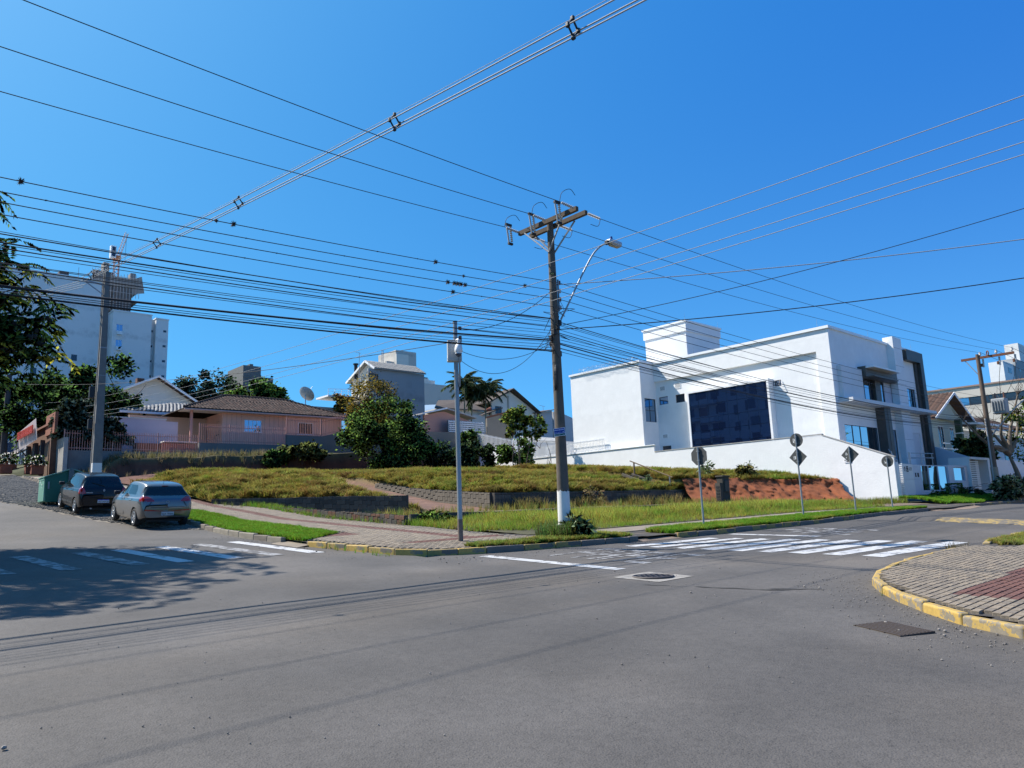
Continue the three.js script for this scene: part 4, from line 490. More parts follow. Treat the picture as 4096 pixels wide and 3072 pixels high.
{ // pale hip-roofed house and gabled house up the hill
  const h = thing('hip_roof_house', 'small cream house with a pale tiled hip roof behind the mauve wall', 'house', [19, 8, 71]); part('wall', [BX(18.6, 30, 8, 11.75, 70.6, 78)], cream, h);
  const pale = [mat(0.33, 0.32, 0.31, 0.9, con), mat(0.4, 0.39, 0.37, 0.9, con)]; const rf = part('roof', [SLAB([17.7, 11.55, 69.8], [31, 11.8, 69.8], [28, 13.1, 74], [23.5, 13.1, 74], 0.1), SLAB([17.7, 11.55, 79], [17.7, 11.55, 69.8], [23.5, 13.1, 74.01], [23.5, 13.1, 74], 0.1)], pale[0], h); tiles(rf, [17.7, 11.6, 69.8], [31, 11.82, 69.8], [28, 13.12, 74], [23.5, 13.12, 74], 14, 0.32, pale, 0); part('fascia', BX(17.7, 31, 11.4, 11.6, 69.72, 69.8), M.white, h);
  const g = thing('gable_house', 'cream two-storey house with a broad white-edged gable up the hill', 'house', [24, 9, 80]);
  part('wall', WALL('s', 80, [[20.2, 9], [28.4, 9], [28.4, 13.6], [23.6, 16.55], [20.2, 15.1]], [[25.6, 27.3, 12.3, 13.9]], 0.3), cream, g); windowIn(g, 's', 80, 25.6, 27.3, 12.3, 13.9, { nx: 2, glass: M.glassBlue });
  part('roof', [SLAB([19.9, 14.95, 79.2], [23.6, 16.75, 79.2], [23.6, 16.75, 90], [19.9, 14.95, 90], 0.15), SLAB([23.6, 16.75, 79.2], [29, 13.45, 79.2], [29, 13.45, 90], [23.6, 16.75, 90], 0.15)], clay[1], g); part('barge_board', [BAR([19.9, 14.85, 79.15], [23.6, 16.65, 79.15], 0.2, 0.06), BAR([23.6, 16.65, 79.15], [29, 13.35, 79.15], 0.2, 0.06)], M.white, g); part('chimney', BX(22.6, 23.3, 15.9, 17.0, 83, 83.7), M.brick, g);
  part('wall_lamp', BX(21.2, 21.5, 12.9, 13.1, 79.6, 79.9, 0.04), M.white, g);
}
{ // apartment towers on the hill
  const a = thing('apartment_tower', 'tall pale grey apartment tower at left with window air conditioners', 'tower', [33, 15, 145]); const S = 145;
  part('wall', [BX(12, 33.2, 8, 46.2, 147, 165), BX(33.2, 34.9, 8, 40, 148.2, 165)], coolWhite, a);
  const B = [[35.5, 36.6, 36.9, 38.2], [35.5, 36.6, 34.0, 35.3], [35.5, 36.6, 31.1, 32.4], [35.5, 36.6, 28.2, 29.5], [35.5, 36.6, 25.3, 26.6]], Vv = [37.7, 34.8, 31.9, 29, 26.1];
  part('wall', WALL('s', S, RECT(34.9, 41.5, 8, 40.6), B, 0.4), coolWhite, a); part('wall', BX(34.9, 41.5, 8, 40.55, 145.41, 165), coolWhite, a); part('recess_wall', BX(41.5, 42.3, 8, 40.2, 146.2, 165), coolWhite, a); part('wall', BX(42.3, 44.5, 8, 40.15, 145, 165), coolWhite, a);
  part('parapet', [BX(34.8, 41.6, 40.6, 40.8, 144.9, 165), BX(42.2, 44.6, 40.15, 40.35, 144.9, 165), BX(11.9, 33.3, 46.2, 46.45, 146.9, 165)], M.white, a);
  for (const o of B) { windowIn(a, 's', S, ...o, { nx: 2, glass: M.glassBlue, frameMat: M.whiteFrame, depth: -0.1 }); part('air_conditioner', BX(35.65, 36.45, o[2] - 0.75, o[2] - 0.1, 144.5, 144.98, 0.05), M.white, a); }
  for (const h of Vv) { part('small_window', BX(43.6, 44.15, h, h + 0.4, 144.97, 145.02), M.glass, a); part('small_window', BX(41.55, 42.1, h, h + 0.4, 146.17, 146.22), M.glass, a); }
  part('flue', BX(26.5, 28.0, 46.2, 47.4, 148, 150), mat(0.07, 0.07, 0.075, 0.9), a); part('antenna', CYL([29.5, 46.2, 148], [29.5, 48.6, 148], 0.06, 0.04, 6), M.steel, a);
  for (const t of [15, 19, 23, 29]) for (const h of [22, 25, 28, 31]) part('small_window', BX(t, t + 0.9, h, h + 1.1, 146.97, 147.02), M.glass, a);
  const c = thing('tower_under_construction', 'unfinished tower wrapped in grey-brown safety netting behind the apartments', 'tower', [42, 15, 165]);
  const net = mat(0.17, 0.145, 0.13, 0.95, { map: again(T.stain, 6) }), net2 = mat(0.3, 0.265, 0.235, 0.95, { map: again(T.stain, 4) });
  part('core', BX(36.5, 43.2, 10, 53, 166, 178), M.poleGrey, c);
  for (let k = 0; k < 6; k++) part('floor_slab', BX(36.2, 44, 41.5 + k * 2.2, 41.75 + k * 2.2, 164.8, 179), M.poleGrey, c);
  part('netting', [BX(39.2, 42.9, 46.5, 51.2, 164.6, 164.7), BX(35.4, 39.1, 46.5, 54, 164.7, 164.8)], net, c); part('netting', [BX(36, 44.2, 51.2, 53.2, 164.4, 164.5)], net2, c); part('netting', [SLAB([42.9, 50, 164.6], [45.2, 50.4, 164], [44.6, 54, 164.2], [42.9, 53.2, 164.6], 0.05)], net2, c);
  for (let k = 0; k < 16; k++) part('scaffold_pole', CYL([35.2 + k * 0.6, 46 + (k > 12 ? 3 : 0), 164.3], [35.2 + k * 0.6, 53.6 + rr(0, 1.2), 164.3], 0.05, 0.05, 5), mat(0.4, 0.37, 0.34, 0.7), c); for (let k = 0; k < 5; k++) part('scaffold_rail', CYL([35, 46.5 + k * 1.7, 164.25], [44.2, 46.5 + k * 1.7, 164.25], 0.045, 0.045, 5), mat(0.4, 0.37, 0.34, 0.7), c);
  part('stair_head', [BX(37.6, 38.7, 52, 56.4, 166, 168)], net2, c); part('stair_head', [BX(42.9, 43.9, 52, 55, 166, 168)], net2, c); part('column', [BX(40.8, 41.4, 42, 47, 165, 165.5)], M.poleGrey, c); part('column', [BX(36.8, 37.3, 40, 47, 165, 165.5)], M.poleGrey, c);
  const cr = thing('tower_crane', 'orange tower crane with a raised lattice jib on the unfinished tower', 'crane', [40, 53, 166]); const or = mat(0.55, 0.17, 0.045, 0.6);
  const lattice = (p, q, w, n) => { const A = V(...p), B = V(...q), d = B.clone().sub(A).normalize(), x = new THREE.Vector3(1, 0, 0), y = new THREE.Vector3().crossVectors(d, x).normalize(); x.crossVectors(y, d).normalize(); const cs = [[1, 1], [1, -1], [-1, -1], [-1, 1]].map(([a, b]) => x.clone().multiplyScalar(a * w / 2).addScaledVector(y, b * w / 2)), o = []; cs.forEach(v => o.push(CYL(A.clone().add(v), B.clone().add(v), w * 0.07, w * 0.07, 5))); for (let i = 0; i < n; i++) cs.forEach((v, k) => o.push(CYL(A.clone().lerp(B, i / n).add(v), A.clone().lerp(B, (i + 1) / n).add(cs[(k + 1) % 4]), w * 0.05, w * 0.05, 4))); return o; };
  part('mast', lattice([40.0, 52, 166], [40.0, 57.4, 166], 0.9, 6), or, cr); part('slewing_unit', BX(39.3, 40.7, 57.3, 58.2, 165.4, 166.6, 0.1), or, cr); part('jib', lattice([40.3, 58.2, 166], [41.7, 63.7, 166], 0.6, 9), mat(0.62, 0.42, 0.33, 0.6), cr); const cab = part('cab', BX(38.6, 39.7, 57.4, 60.1, 165.2, 166.2, 0.08), M.white, cr); part('cab_window', BX(38.85, 39.5, 58.9, 59.8, 165.12, 165.2), M.glass, cab); part('cab_window', BX(38.85, 39.5, 57.7, 58.6, 165.12, 165.2), M.glass, cab); part('hoist_cable', CYL([41.7, 63.7, 166], [41.6, 57, 166], 0.03, 0.03, 4), M.cable, cr);
}
{ // concrete block far behind the trees
  const c = thing('concrete_building', 'bare concrete block with a stepped top above the hill trees', 'building', [80, 15, 180]); const k = 180 / 200; part('wall', [BX(73.5, 78.1, 10, 40.6, 180, 190), BX(78.1, 81.4, 10, 37.9, 180, 190), BX(81.4, 82.2, 10, 36.5, 180.5, 190), BX(76, 76.9, 40.6, 41.5, 182, 184)], M.poleGrey, c); for (let i = 0; i < 3; i++) part('floor_line', BX(73.4, 81.5, 37.6 - i * 2.9, 37.75 - i * 2.9, 179.9, 180), mat(0.17, 0.17, 0.165, 0.9), c); for (let i = 0; i < 3; i++) part('window', BX(81.5, 82.1, 35.4 - i * 1.5, 36 - i * 1.5, 180.45, 180.52), M.glass, c);
}
{ // grey townhouse with a tiled gable
  const h = thing('townhouse', 'grey-sided townhouse with a pale tiled roof and white gable', 'house', [49, 12, 78]);
  part('fire_wall', [WALL('s', 76, RECT(46.3, 54.5, 8, 19.3), [[46.45, 47.7, 16.9, 18.7]], 0.3)], greyWall, h); part('gable_wall', WALL('t', 47.5, [[76.3, 8], [82, 8], [82, 18.6], [77.9, 20.4], [76.3, 19.6]], [], 0.25), cream, h); part('wall', [BX(47.75, 54.5, 8, 18.6, 81.7, 82), BX(54.3, 54.5, 8, 19.3, 76.3, 81.7)], beige, h); windowIn(h, 's', 76, 46.45, 47.7, 16.9, 18.7, { nx: 1, glass: M.glass, depth: -0.15 });
  const pale = [mat(0.42, 0.4, 0.36, 0.9, con), mat(0.36, 0.35, 0.32, 0.9, con)], rf = part('roof', [SLAB([47.0, 19.35, 75.7], [54.6, 19.35, 75.7], [54.6, 20.6, 77.9], [47.0, 20.6, 77.9], 0.1), SLAB([54.6, 18.55, 82.5], [47.0, 18.55, 82.5], [47.0, 20.6, 77.9], [54.6, 20.6, 77.9], 0.1)], pale[1], h); tiles(rf, [47.0, 19.38, 75.7], [54.6, 19.38, 75.7], [54.6, 20.62, 77.9], [47.0, 20.62, 77.9], 7, 0.36, pale, 0);
  part('barge_board', [BAR([46.95, 18.5, 82.5], [46.95, 20.55, 77.9], 0.06, 0.24), BAR([46.95, 20.55, 77.9], [46.95, 19.3, 75.7], 0.06, 0.24)], M.white, h);
  part('chimney_flue', CYL([47.3, 18.8, 80.6], [47.3, 20.6, 80.6], 0.22, 0.22, 12), M.black, h); part('chimney_cap', CYL([47.3, 20.6, 80.6], [47.3, 20.75, 80.6], 0.34, 0.34, 12), M.black, h);
  part('balcony_slab', BX(42.6, 47.4, 16.0, 16.2, 79, 82), M.white, h); const rl = part('balcony_rail', [BAR([42.6, 16.9, 79], [48.3, 17.25, 79], 0.05, 0.05), BAR([42.6, 16.6, 79], [48.3, 16.95, 79], 0.03, 0.03)], M.whiteFrame, h); for (let i = 0; i < 7; i++) part('baluster', BX(42.6 + i * 0.9, 42.64 + i * 0.9, 16.2, 16.95 + i * 0.05, 78.98, 79.02), M.whiteFrame, rl);
  const an = thing('antenna_mast', 'thin steel television mast beside the townhouse gable', 'antenna', [46.2, 12, 78]); part('mast', CYL([46.25, 10, 78], [46.25, 21.6, 78], 0.045, 0.035, 8), M.steel, an); part('aerial', [CYL([45.7, 21.55, 78], [46.5, 21.5, 78], 0.025, 0.025, 5)], M.steel, an);
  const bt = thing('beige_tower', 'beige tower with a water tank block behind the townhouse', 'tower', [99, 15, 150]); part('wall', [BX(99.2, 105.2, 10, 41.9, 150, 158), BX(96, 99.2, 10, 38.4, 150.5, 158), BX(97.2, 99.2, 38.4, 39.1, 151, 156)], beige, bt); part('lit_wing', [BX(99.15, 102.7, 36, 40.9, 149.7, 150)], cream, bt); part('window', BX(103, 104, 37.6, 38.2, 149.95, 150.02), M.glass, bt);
  const mast = []; for (let i = 0; i < 9; i++) { mast.push(CYL([96.4, 38.4 + i * 0.4, 152], [96.9, 38.8 + i * 0.4, 152], 0.04, 0.04, 4), CYL([96.9, 38.4 + i * 0.4, 152], [96.4, 38.8 + i * 0.4, 152], 0.04, 0.04, 4)); } mast.push(CYL([96.4, 38.4, 152], [96.4, 42, 152], 0.05, 0.05, 4), CYL([96.9, 38.4, 152], [96.9, 42, 152], 0.05, 0.05, 4)); part('lattice_mast', mast, M.steel, bt);
  const g2 = thing('grey_block', 'plain grey-beige block with a roof tank right of the townhouse', 'building', [79, 12, 110]); part('wall', [BX(77.5, 87, 10, 25.6, 110, 118)], beige, g2); part('roof_tank', [BX(79.0, 80.6, 25.6, 26.75, 111, 114), BX(80.6, 82.4, 25.6, 26.6, 111.5, 114)], cream, g2); part('vent_cap', BX(79.2, 80.4, 26.78, 26.95, 111, 113), M.graphite, g2);
  const mr = thing('metal_roof_house', 'low house with a light blue-grey sheet roof under the grey block', 'house', [62, 12, 90]); part('roof', [SLAB([62.5, 16.6, 90], [68.5, 17.0, 90], [73, 19.3, 95], [66, 18.6, 95], 0.1)], mat(0.35, 0.45, 0.52, 0.5, { metalness: 0.2 }), mr); part('wall', BX(62.8, 72, 10, 16.5, 90.2, 95), cream, mr); part('water_tank', [CYL([64.6, 17, 93], [64.6, 18.6, 93], 0.5, 0.45, 16)], M.white, mr);
  const ds = thing('satellite_dish', 'large mesh satellite dish on a flat roof above the pink house', 'dish', [41.5, 15.2, 80]); const d = new THREE.SphereGeometry(1.7, 20, 6, 0, 6.283, 0, 0.62); d.rotateX(Math.PI); d.translate(0, 1.7, 0); d.rotateZ(-0.9); d.rotateY(0.4); local('reflector', d, mat(0.45, 0.46, 0.47, 0.6, { metalness: 0.3, side: THREE.DoubleSide }), ds, [-1.3, 0.9, 0]); local('feed_arm', CYL([-1.3, 0.9, 0], [-0.4, 2.0, 0], 0.03, 0.03, 5), M.steel, ds); local('stand', CYL([-1.3, -0.4, 0], [-1.3, 1.0, 0], 0.06, 0.06, 8), M.steel, ds);
  const fr = thing('flat_roof_house', 'low dark flat-roofed building behind the pink house roof', 'house', [36, 9, 80]); part('wall', [BX(37.6, 45, 8, 14.9, 80.3, 86)], mat(0.33, 0.33, 0.33, 0.9, { map: T.stain }), fr); part('pergola', [BX(44.2, 46.6, 14.4, 14.5, 79, 80.2), BX(44.3, 44.4, 12, 14.4, 79, 79.1), BX(46.4, 46.5, 12, 14.4, 79, 79.1)], M.rust, fr);
}
{ // cream house with a brown gable, behind the palms
  const h = thing('brown_gable_house', 'cream house with a dark brown gabled roof behind the palms', 'house', [56, 9, 75]); const dk = mat(0.11, 0.085, 0.07, 0.9, con);
  part('wall', WALL('s', 75, [[64.8, 9], [73, 9], [73, 15.6], [68.3, 18.0], [64.8, 16.5]], [[65.46, 66.64, 14.8, 15.85], [69.3, 70.4, 14.8, 15.7]], 0.3), cream, h); part('wall', BX(56.6, 64.8, 9, 15.1, 75.6, 83), cream, h);
  windowIn(h, 's', 75, 65.46, 66.64, 14.8, 15.85, { nx: 2, frameMat: dk, glass: M.glass }); windowIn(h, 's', 75, 69.3, 70.4, 14.8, 15.7, { nx: 2, frameMat: dk, glass: M.glass });
  part('roof', [SLAB([63.9, 16.3, 74.2], [68.3, 18.45, 74.2], [68.3, 18.45, 84], [63.9, 16.3, 84], 0.18), SLAB([68.3, 18.45, 74.2], [73.4, 15.4, 74.2], [73.4, 15.4, 84], [68.3, 18.45, 84], 0.18), SLAB([55.3, 15.0, 75], [64.8, 15.2, 75], [64.8, 17.4, 80], [59.6, 16.9, 80], 0.15), SLAB([62, 14.3, 73.6], [65.6, 15.5, 73.6], [65.6, 15.5, 75], [62, 14.3, 75], 0.15)], dk, h); part('chimney_strip', BX(67.7, 67.95, 15.6, 17.4, 74.9, 75), mat(0.4, 0.36, 0.3, 0.9), h);
  const fz = part('terrace_wall', BX(58.5, 63.6, 12, 14.2, 73.8, 74.2), beige, h); part('red_bowl', CYL([63.6, 15.2, 74.6], [64.3, 15.3, 74.6], 0.1, 0.28, 8), mat(0.3, 0.1, 0.06, 0.7), h);
  const o = thing('pink_outbuilding', 'pink garden outbuilding with a white-edged roof right of the big bush', 'shed', [42, 8.5, 59]); part('wall', WALL('s', 59, [[42.2, 7], [48.5, 7], [48.5, 10.9], [44.6, 11.8], [42.2, 11.3]], [], 0.2), pinkMetal, o); part('roof', [SLAB([41.6, 11.4, 58.4], [44.6, 12.1, 58.4], [44.6, 12.1, 62], [41.6, 11.4, 62], 0.12), SLAB([44.6, 12.1, 58.4], [48.4, 11.35, 58.4], [48.4, 11.35, 62], [44.6, 12.1, 62], 0.12)], mat(0.4, 0.37, 0.35, 0.8), o); part('fascia', [BAR([41.6, 11.35, 58.36], [44.6, 12.05, 58.36], 0.14, 0.04)], M.white, o);
  const lt = thing('block_screen', 'screen of pale hollow concrete blocks below the pink outbuilding', 'wall', [44.3, 9.5, 58]); part('backing', BX(44.4, 49.0, 9.6, 10.8, 58.1, 58.2), M.graphite, lt); for (let j = 0; j < 6; j++) part('block_course', BX(44.4, 49.0, 9.62 + j * 0.2, 9.72 + j * 0.2, 57.95, 58.1), M.panelGrey, lt); for (let i = 0; i < 23; i++) part('block_web', BX(44.4 + i * 0.2, 44.45 + i * 0.2, 9.6, 10.8, 57.97, 58.09), M.panelGrey, lt);
  const rw = thing('garden_wall', 'stained beige garden wall rising to the right of the block screen', 'wall', [45, 7, 57.6]); part('wall', WALL('s', 57.7, [[41, 5], [52.5, 5], [52.5, 12.0], [49.2, 11.2], [49.2, 9.6], [41, 9.5]], [], 0.24), mat(0.3, 0.255, 0.2, 0.92, { map: T.stain, bumpMap: T.plasterBump, bumpScale: 0.01 }), rw); part('coping', BAR([49.2, 11.25, 57.75], [52.5, 12.05, 57.75], 0.3, 0.06), M.rust, rw);
  const k = thing('grey_gable_house', 'pale grey house with a low gable left of the white building', 'house', [74, 9, 75]); part('wall', [WALL('s', 75, [[72.8, 8], [76.4, 8], [76.4, 15.9], [72.8, 15.3]], [], 0.3), WALL('s', 75.6, [[77.3, 8], [82, 8], [82, 15], [78.6, 15.9], [77.3, 15.9]], [], 0.3), BX(76.4, 77.3, 8, 15.6, 76.3, 77)], mat(0.5, 0.51, 0.53, 0.9, { map: T.stain }), k); part('roof', [SLAB([72.4, 15.3, 74.5], [76.5, 16.05, 74.5], [76.5, 16.3, 79], [72.4, 15.6, 79], 0.1)], clay[3], k); part('aerial', [CYL([75.6, 16, 76], [75.6, 16.7, 76], 0.03, 0.03, 5), CYL([74.8, 16.75, 76], [76, 16.6, 76], 0.025, 0.025, 5)], M.steel, k); part('window', BX(76.45, 77.2, 12.4, 13.6, 76.25, 76.3), M.glass, k);
}
// white railings on the boundary wall and down the side steps
function fenceS(name, label, s0, s1, h0, h1, t, m, pitch) { const f = thing(name, label, 'fence', [t, h0(s0), s0]); for (const k of [0.1, 0.9]) part('rail', BAR([t, lerp(h0(s0), h1(s0), k), s0], [t, lerp(h0(s1), h1(s1), k), s1], 0.04, 0.05), m, f); const n = Math.round((s1 - s0) / pitch); for (let i = 0; i <= n; i++) { const s = lerp(s0, s1, i / n), g = new THREE.BoxGeometry(0.03, h1(s) - h0(s), 0.045); const b = shade(new THREE.Mesh(g, m)); b.name = 'bar'; b.position.set(-0.04, (h1(s) + h0(s)) / 2 - h0(s0), -(s - s0)); f.add(b); } return f; }
fenceS('railing', 'white metal railing on top of the white wall behind the pole', 38.6, 47.5, () => 6.17, () => 7.1, 45.1, M.whiteFrame, 0.16);
fenceS('railing', 'white railing descending the side steps behind the small tree', 47.6, 57, s => lerp(6.3, 8.4, (s - 47.6) / 9.4), s => lerp(7.6, 9.8, (s - 47.6) / 9.4), 45.1, M.whiteFrame, 0.18);
{ const g = thing('yard_gate', 'tall white slatted yard gate behind the utility pole', 'gate', [50, 6, 50]); part('wall', BX(46, 58, 5, 8.25, 50.2, 50.4), M.white, g); for (let i = 0; i < 30; i++) part('slat', BX(46.5 + i * 0.16, 46.6 + i * 0.16, 6.3, 8.5, 50.02, 50.1), M.whiteFrame, g); part('rail', BX(46.4, 51.4, 8.1, 8.18, 49.98, 50.02), M.steel, g);
  const sw = thing('side_step_wall', 'white stepped wall carrying the railing of the side steps', 'wall', [45, 5, 48]); part('wall', WALL('t', 45.02, [[48, 3.6], [57.6, 4.5], [57.6, 8.4], [48, 6.25]], [], 0.2), M.wallWhite, sw); }
// ---------- shop and blue wall up the hill street ----------
{
  const s = thing('corner_shop', 'small shop with a slanted sign board and dark glazed front up the street', 'shop', [11.2, 5.2, 63]); const dark = mat(0.05, 0.035, 0.03, 0.6), brown = mat(0.2, 0.1, 0.06, 0.85, con);
  const Tt = 11.3; part('wall', [WALL('t', Tt, RECT(62.2, 71.3, 4.6, 9.1), [[64.4, 66.3, 5.3, 8.0], [67.2, 69.0, 5.3, 8.0]], 0.2), BX(Tt, 16, 4.6, 9.0, 71.1, 71.3), BX(Tt, 16, 4.6, 9.4, 62.0, 62.2)], brown, s); part('roof', BX(11.1, 16, 9.1, 9.25, 62, 71.4), mat(0.3, 0.13, 0.08, 0.9, con), s); part('red_upstand', BX(11.2, 11.4, 8.4, 9.9, 60.6, 63.6), mat(0.34, 0.12, 0.07, 0.9, con), s);
  windowIn(s, 't', Tt, 64.4, 66.3, 5.3, 8.0, { nx: 3, glass: M.glassBlue, frameMat: dark, depth: -0.05 }); windowIn(s, 't', Tt, 67.2, 69.0, 5.3, 8.0, { nx: 2, glass: M.glassBlue, frameMat: dark, depth: -0.05 }); part('door', BX(Tt - 0.04, Tt - 0.005, 4.9, 7.7, 62.4, 63.9), mat(0.16, 0.09, 0.05, 0.8), s); for (const q of [64.1, 66.5, 67.0, 69.3]) part('column', BX(11.05, 11.3, 4.7, 8.2, q, q + 0.25), dark, s);
  const sg = part('sign_board', [SLAB([10.55, 9.75, 63.6], [10.55, 9.35, 70.6], [10.7, 8.0, 70.6], [10.7, 8.25, 63.6], 0.06)], mat(0.5, 0.43, 0.42, 0.7), s); part('bracket', [BAR([10.7, 8.05, 70.3], [11.3, 7.3, 70.3], 0.08, 0.08)], dark, s);
  const tx = new TextGeometry('CASA E BAZAR MARMORARIA', { font, size: 0.55, depth: 0.06, curveSegments: 2 }); tx.computeBoundingBox(); const wd = tx.boundingBox.max.x; tx.scale(6.2 / wd, 1.1, 1); tx.rotateY(-Math.PI / 2); tx.rotateX(0.0); tx.translate(0, 0, 0); part('sign_letters', tx.translate(10.5, 8.72, -70.3), mat(0.55, 0.06, 0.025, 0.5), s);
  const bw = thing('blue_wall', 'dark blue plastered wall with white gates at the far left', 'wall', [11.3, 5.6, 72]); part('wall', [WALL('t', 11.4, RECT(71.4, 92, 8.4, 9.6), [], 0.2), WALL('t', 11.42, RECT(71.4, 92, 5, 8.4), [[72, 77, 5, 8.3], [78, 84, 5, 8.3]], 0.2)], mat(0.03, 0.05, 0.13, 0.9, { map: T.stain }), bw); part('lintel', BX(11.3, 11.4, 8.2, 8.5, 71.4, 92), mat(0.4, 0.36, 0.36, 0.8), bw);
  for (const q of [72, 74.5, 78, 80, 82]) { const gt = part('gate_leaf', [BX(11.36, 11.4, 5.2, 8.2, q, q + 0.12), BX(11.36, 11.4, 5.2, 8.2, q + 1.8, q + 1.92), BX(11.36, 11.4, 6.6, 6.75, q + 0.12, q + 1.8), BX(11.36, 11.4, 7.9, 8.05, q + 0.12, q + 1.8)], M.whiteFrame, bw); part('gate_infill', BX(11.42, 11.45, 5.2, 8.2, q + 0.1, q + 1.85), mat(0.14, 0.14, 0.17, 0.5), gt); }
  const fs = fenceS('railing', 'white spiked railing on top of the blue wall at far left', 64, 92, () => 9.7, () => 10.9, 13, mat(0.5, 0.52, 0.53, 0.6), 0.24);
}
// ---------- houses past the white building ----------
{
  const g = thing('green_house', 'two-storey pale green house with dark green columns and a clay gable roof', 'house', [73, 2, 24]); const pg = mat(0.42, 0.46, 0.38, 0.88, plain), dg = mat(0.03, 0.06, 0.025, 0.8, plain), S = 24;
  part('wall', [WALL('s', S, RECT(72, 82, 1.5, 8.7), [[72.4, 73.7, 6.2, 8.0], [75.3, 76.8, 5.9, 8.0], [78.5, 79.6, 5.4, 8.0]], 0.25), BX(81.75, 82, 1.5, 8.7, 24.25, 34), BX(72, 72.25, 1.5, 8.7, 24.25, 34)], pg, g); part('gable', WALL('s', 23.6, [[71.9, 8.6], [81.6, 8.55], [77.0, 10.7]], [], 0.2), pg, g);
  for (const o of [[72.4, 73.7, 6.2, 8.0], [75.3, 76.8, 5.9, 8.0], [78.5, 79.6, 5.4, 8.0]]) windowIn(g, 's', S, ...o, { nx: 2, glass: M.glass, frameMat: M.whiteFrame, depth: -0.05 });
  for (const [t, x] of [[77.0, 0.55], [80.9, 0.6]]) { const c = part('column', BX(t, t + x, 1.5, 8.55, 22.6, 23.1), dg, g); for (const h of [4.3, 5.9, 7.2]) part('column_band', BX(t - 0.03, t + x + 0.03, h, h + 0.08, 22.57, 23.13), M.white, c); }
  part('downpipe', TUBE([[79.6, 8.6, 22.9], [79.7, 8.1, 22.8], [80.2, 7.7, 22.7], [80.25, 4, 22.7], [80.25, 2, 22.7]], 0.07, 7), M.white, g); const rf = part('roof', [SLAB([71.2, 8.35, 22.8], [77.0, 11.05, 22.8], [77.0, 11.05, 34], [71.2, 8.35, 34], 0.12), SLAB([77.0, 11.05, 22.8], [82.5, 8.35, 22.8], [82.5, 8.35, 34], [77.0, 11.05, 34], 0.12)], clay[1], g); tiles(rf, [71.2, 8.4, 33], [71.2, 8.4, 22.8], [77, 11.08, 22.8], [77, 11.08, 33], 18, 0.36, clay.slice(0, 2), 0); part('barge_board', [BAR([71.2, 8.3, 22.75], [77, 11.0, 22.75], 0.22, 0.05), BAR([77, 11.0, 22.75], [82.5, 8.3, 22.75], 0.22, 0.05)], M.white, g);
  part('balcony_floor', BX(72, 82, 5.1, 5.3, 22.6, 23.99), pg, g); part('balcony_rail', [BX(72, 80.9, 6.1, 6.17, 22.6, 22.66), BX(72, 80.9, 5.65, 5.7, 22.6, 22.66)], M.whiteFrame, g);
  const b = thing('brown_roof_house', 'low white house with a long dark clay roof behind the right-hand pole', 'house', [88, 2, 26]); part('wall', BX(87, 115, 1.5, 8.4, 26, 36), coolWhite, b); const r2 = part('roof', [SLAB([86, 8.5, 25.2], [116, 9.2, 25.2], [116, 11.6, 31], [88, 11.0, 31], 0.12)], clay[1], b); tiles(r2, [86, 8.55, 25.2], [116, 9.25, 25.2], [116, 11.65, 31], [88, 11.05, 31], 15, 0.45, clay.slice(0, 3), 0); part('gutter', BAR([86, 8.45, 25.1], [116, 9.15, 25.1], 0.14, 0.3), M.white, b); for (const t of [93, 97, 103]) part('window', BX(t, t + 1.3, 5.4, 6.8, 25.95, 26), M.glass, b); part('eave_wing', [SLAB([80, 8.35, 22], [90, 8.5, 22], [90, 8.9, 25], [80, 8.7, 25], 0.2)], M.white, b);
  const l = thing('long_institution', 'long pale building with a ribbon of windows in the right background', 'building', [140, 3, 31]); part('wall', WALL('t', 140, RECT(20, 46, 1, 19.4), [[20.4, 30.4, 16.3, 17.7], [30.6, 44.5, 16.3, 17.7]], 0.3), beige, l); part('roof_edge', BX(139.8, 150, 19.4, 19.65, 20, 46), mat(0.3, 0.2, 0.16, 0.8), l); part('rear', BX(140.3, 150, 1, 19.4, 45.7, 46), coolWhite, l);
  for (let k = 0; k < 6; k++) windowIn(l, 't', 140, 20.4 + k * 1.66, 20.4 + (k + 1) * 1.66, 16.3, 17.7, { glass: M.glass, frame: 0.08 }); for (let k = 0; k < 8; k++) windowIn(l, 't', 140, 30.6 + k * 1.73, 30.6 + (k + 1) * 1.73, 16.3, 17.7, { glass: k > 4 ? M.glassBlue : M.glass, frame: 0.08 });
  part('lower_windows', BX(139.95, 140, 12.0, 13.6, 20, 33), M.glass, l);
  const tw = thing('white_tower', 'white and grey apartment tower at the right edge', 'tower', [167, 4, 40]); part('wall', [BX(166.5, 173.5, 2, 27, 40, 42.5)], M.white, tw); part('grey_wing', [BX(173.5, 190, 2, 28.2, 39.6, 42.5)], mat(0.33, 0.34, 0.34, 0.9), tw); part('upper_wing', BX(179.5, 196, 28.2, 32.2, 40, 42.5), coolWhite, tw); for (let k = 0; k < 6; k++) part('window', BX(169.4, 171.6, 24.9 - k * 3, 26.0 - k * 3, 39.95, 40), M.glass, tw); for (let k = 0; k < 6; k++) part('small_window', BX(175.6, 176.5, 25.7 - k * 3, 26.4 - k * 3, 39.55, 39.6), M.glass, tw); part('balcony', BX(180, 190, 24.2, 24.9, 38.6, 39.6), M.white, tw);
}
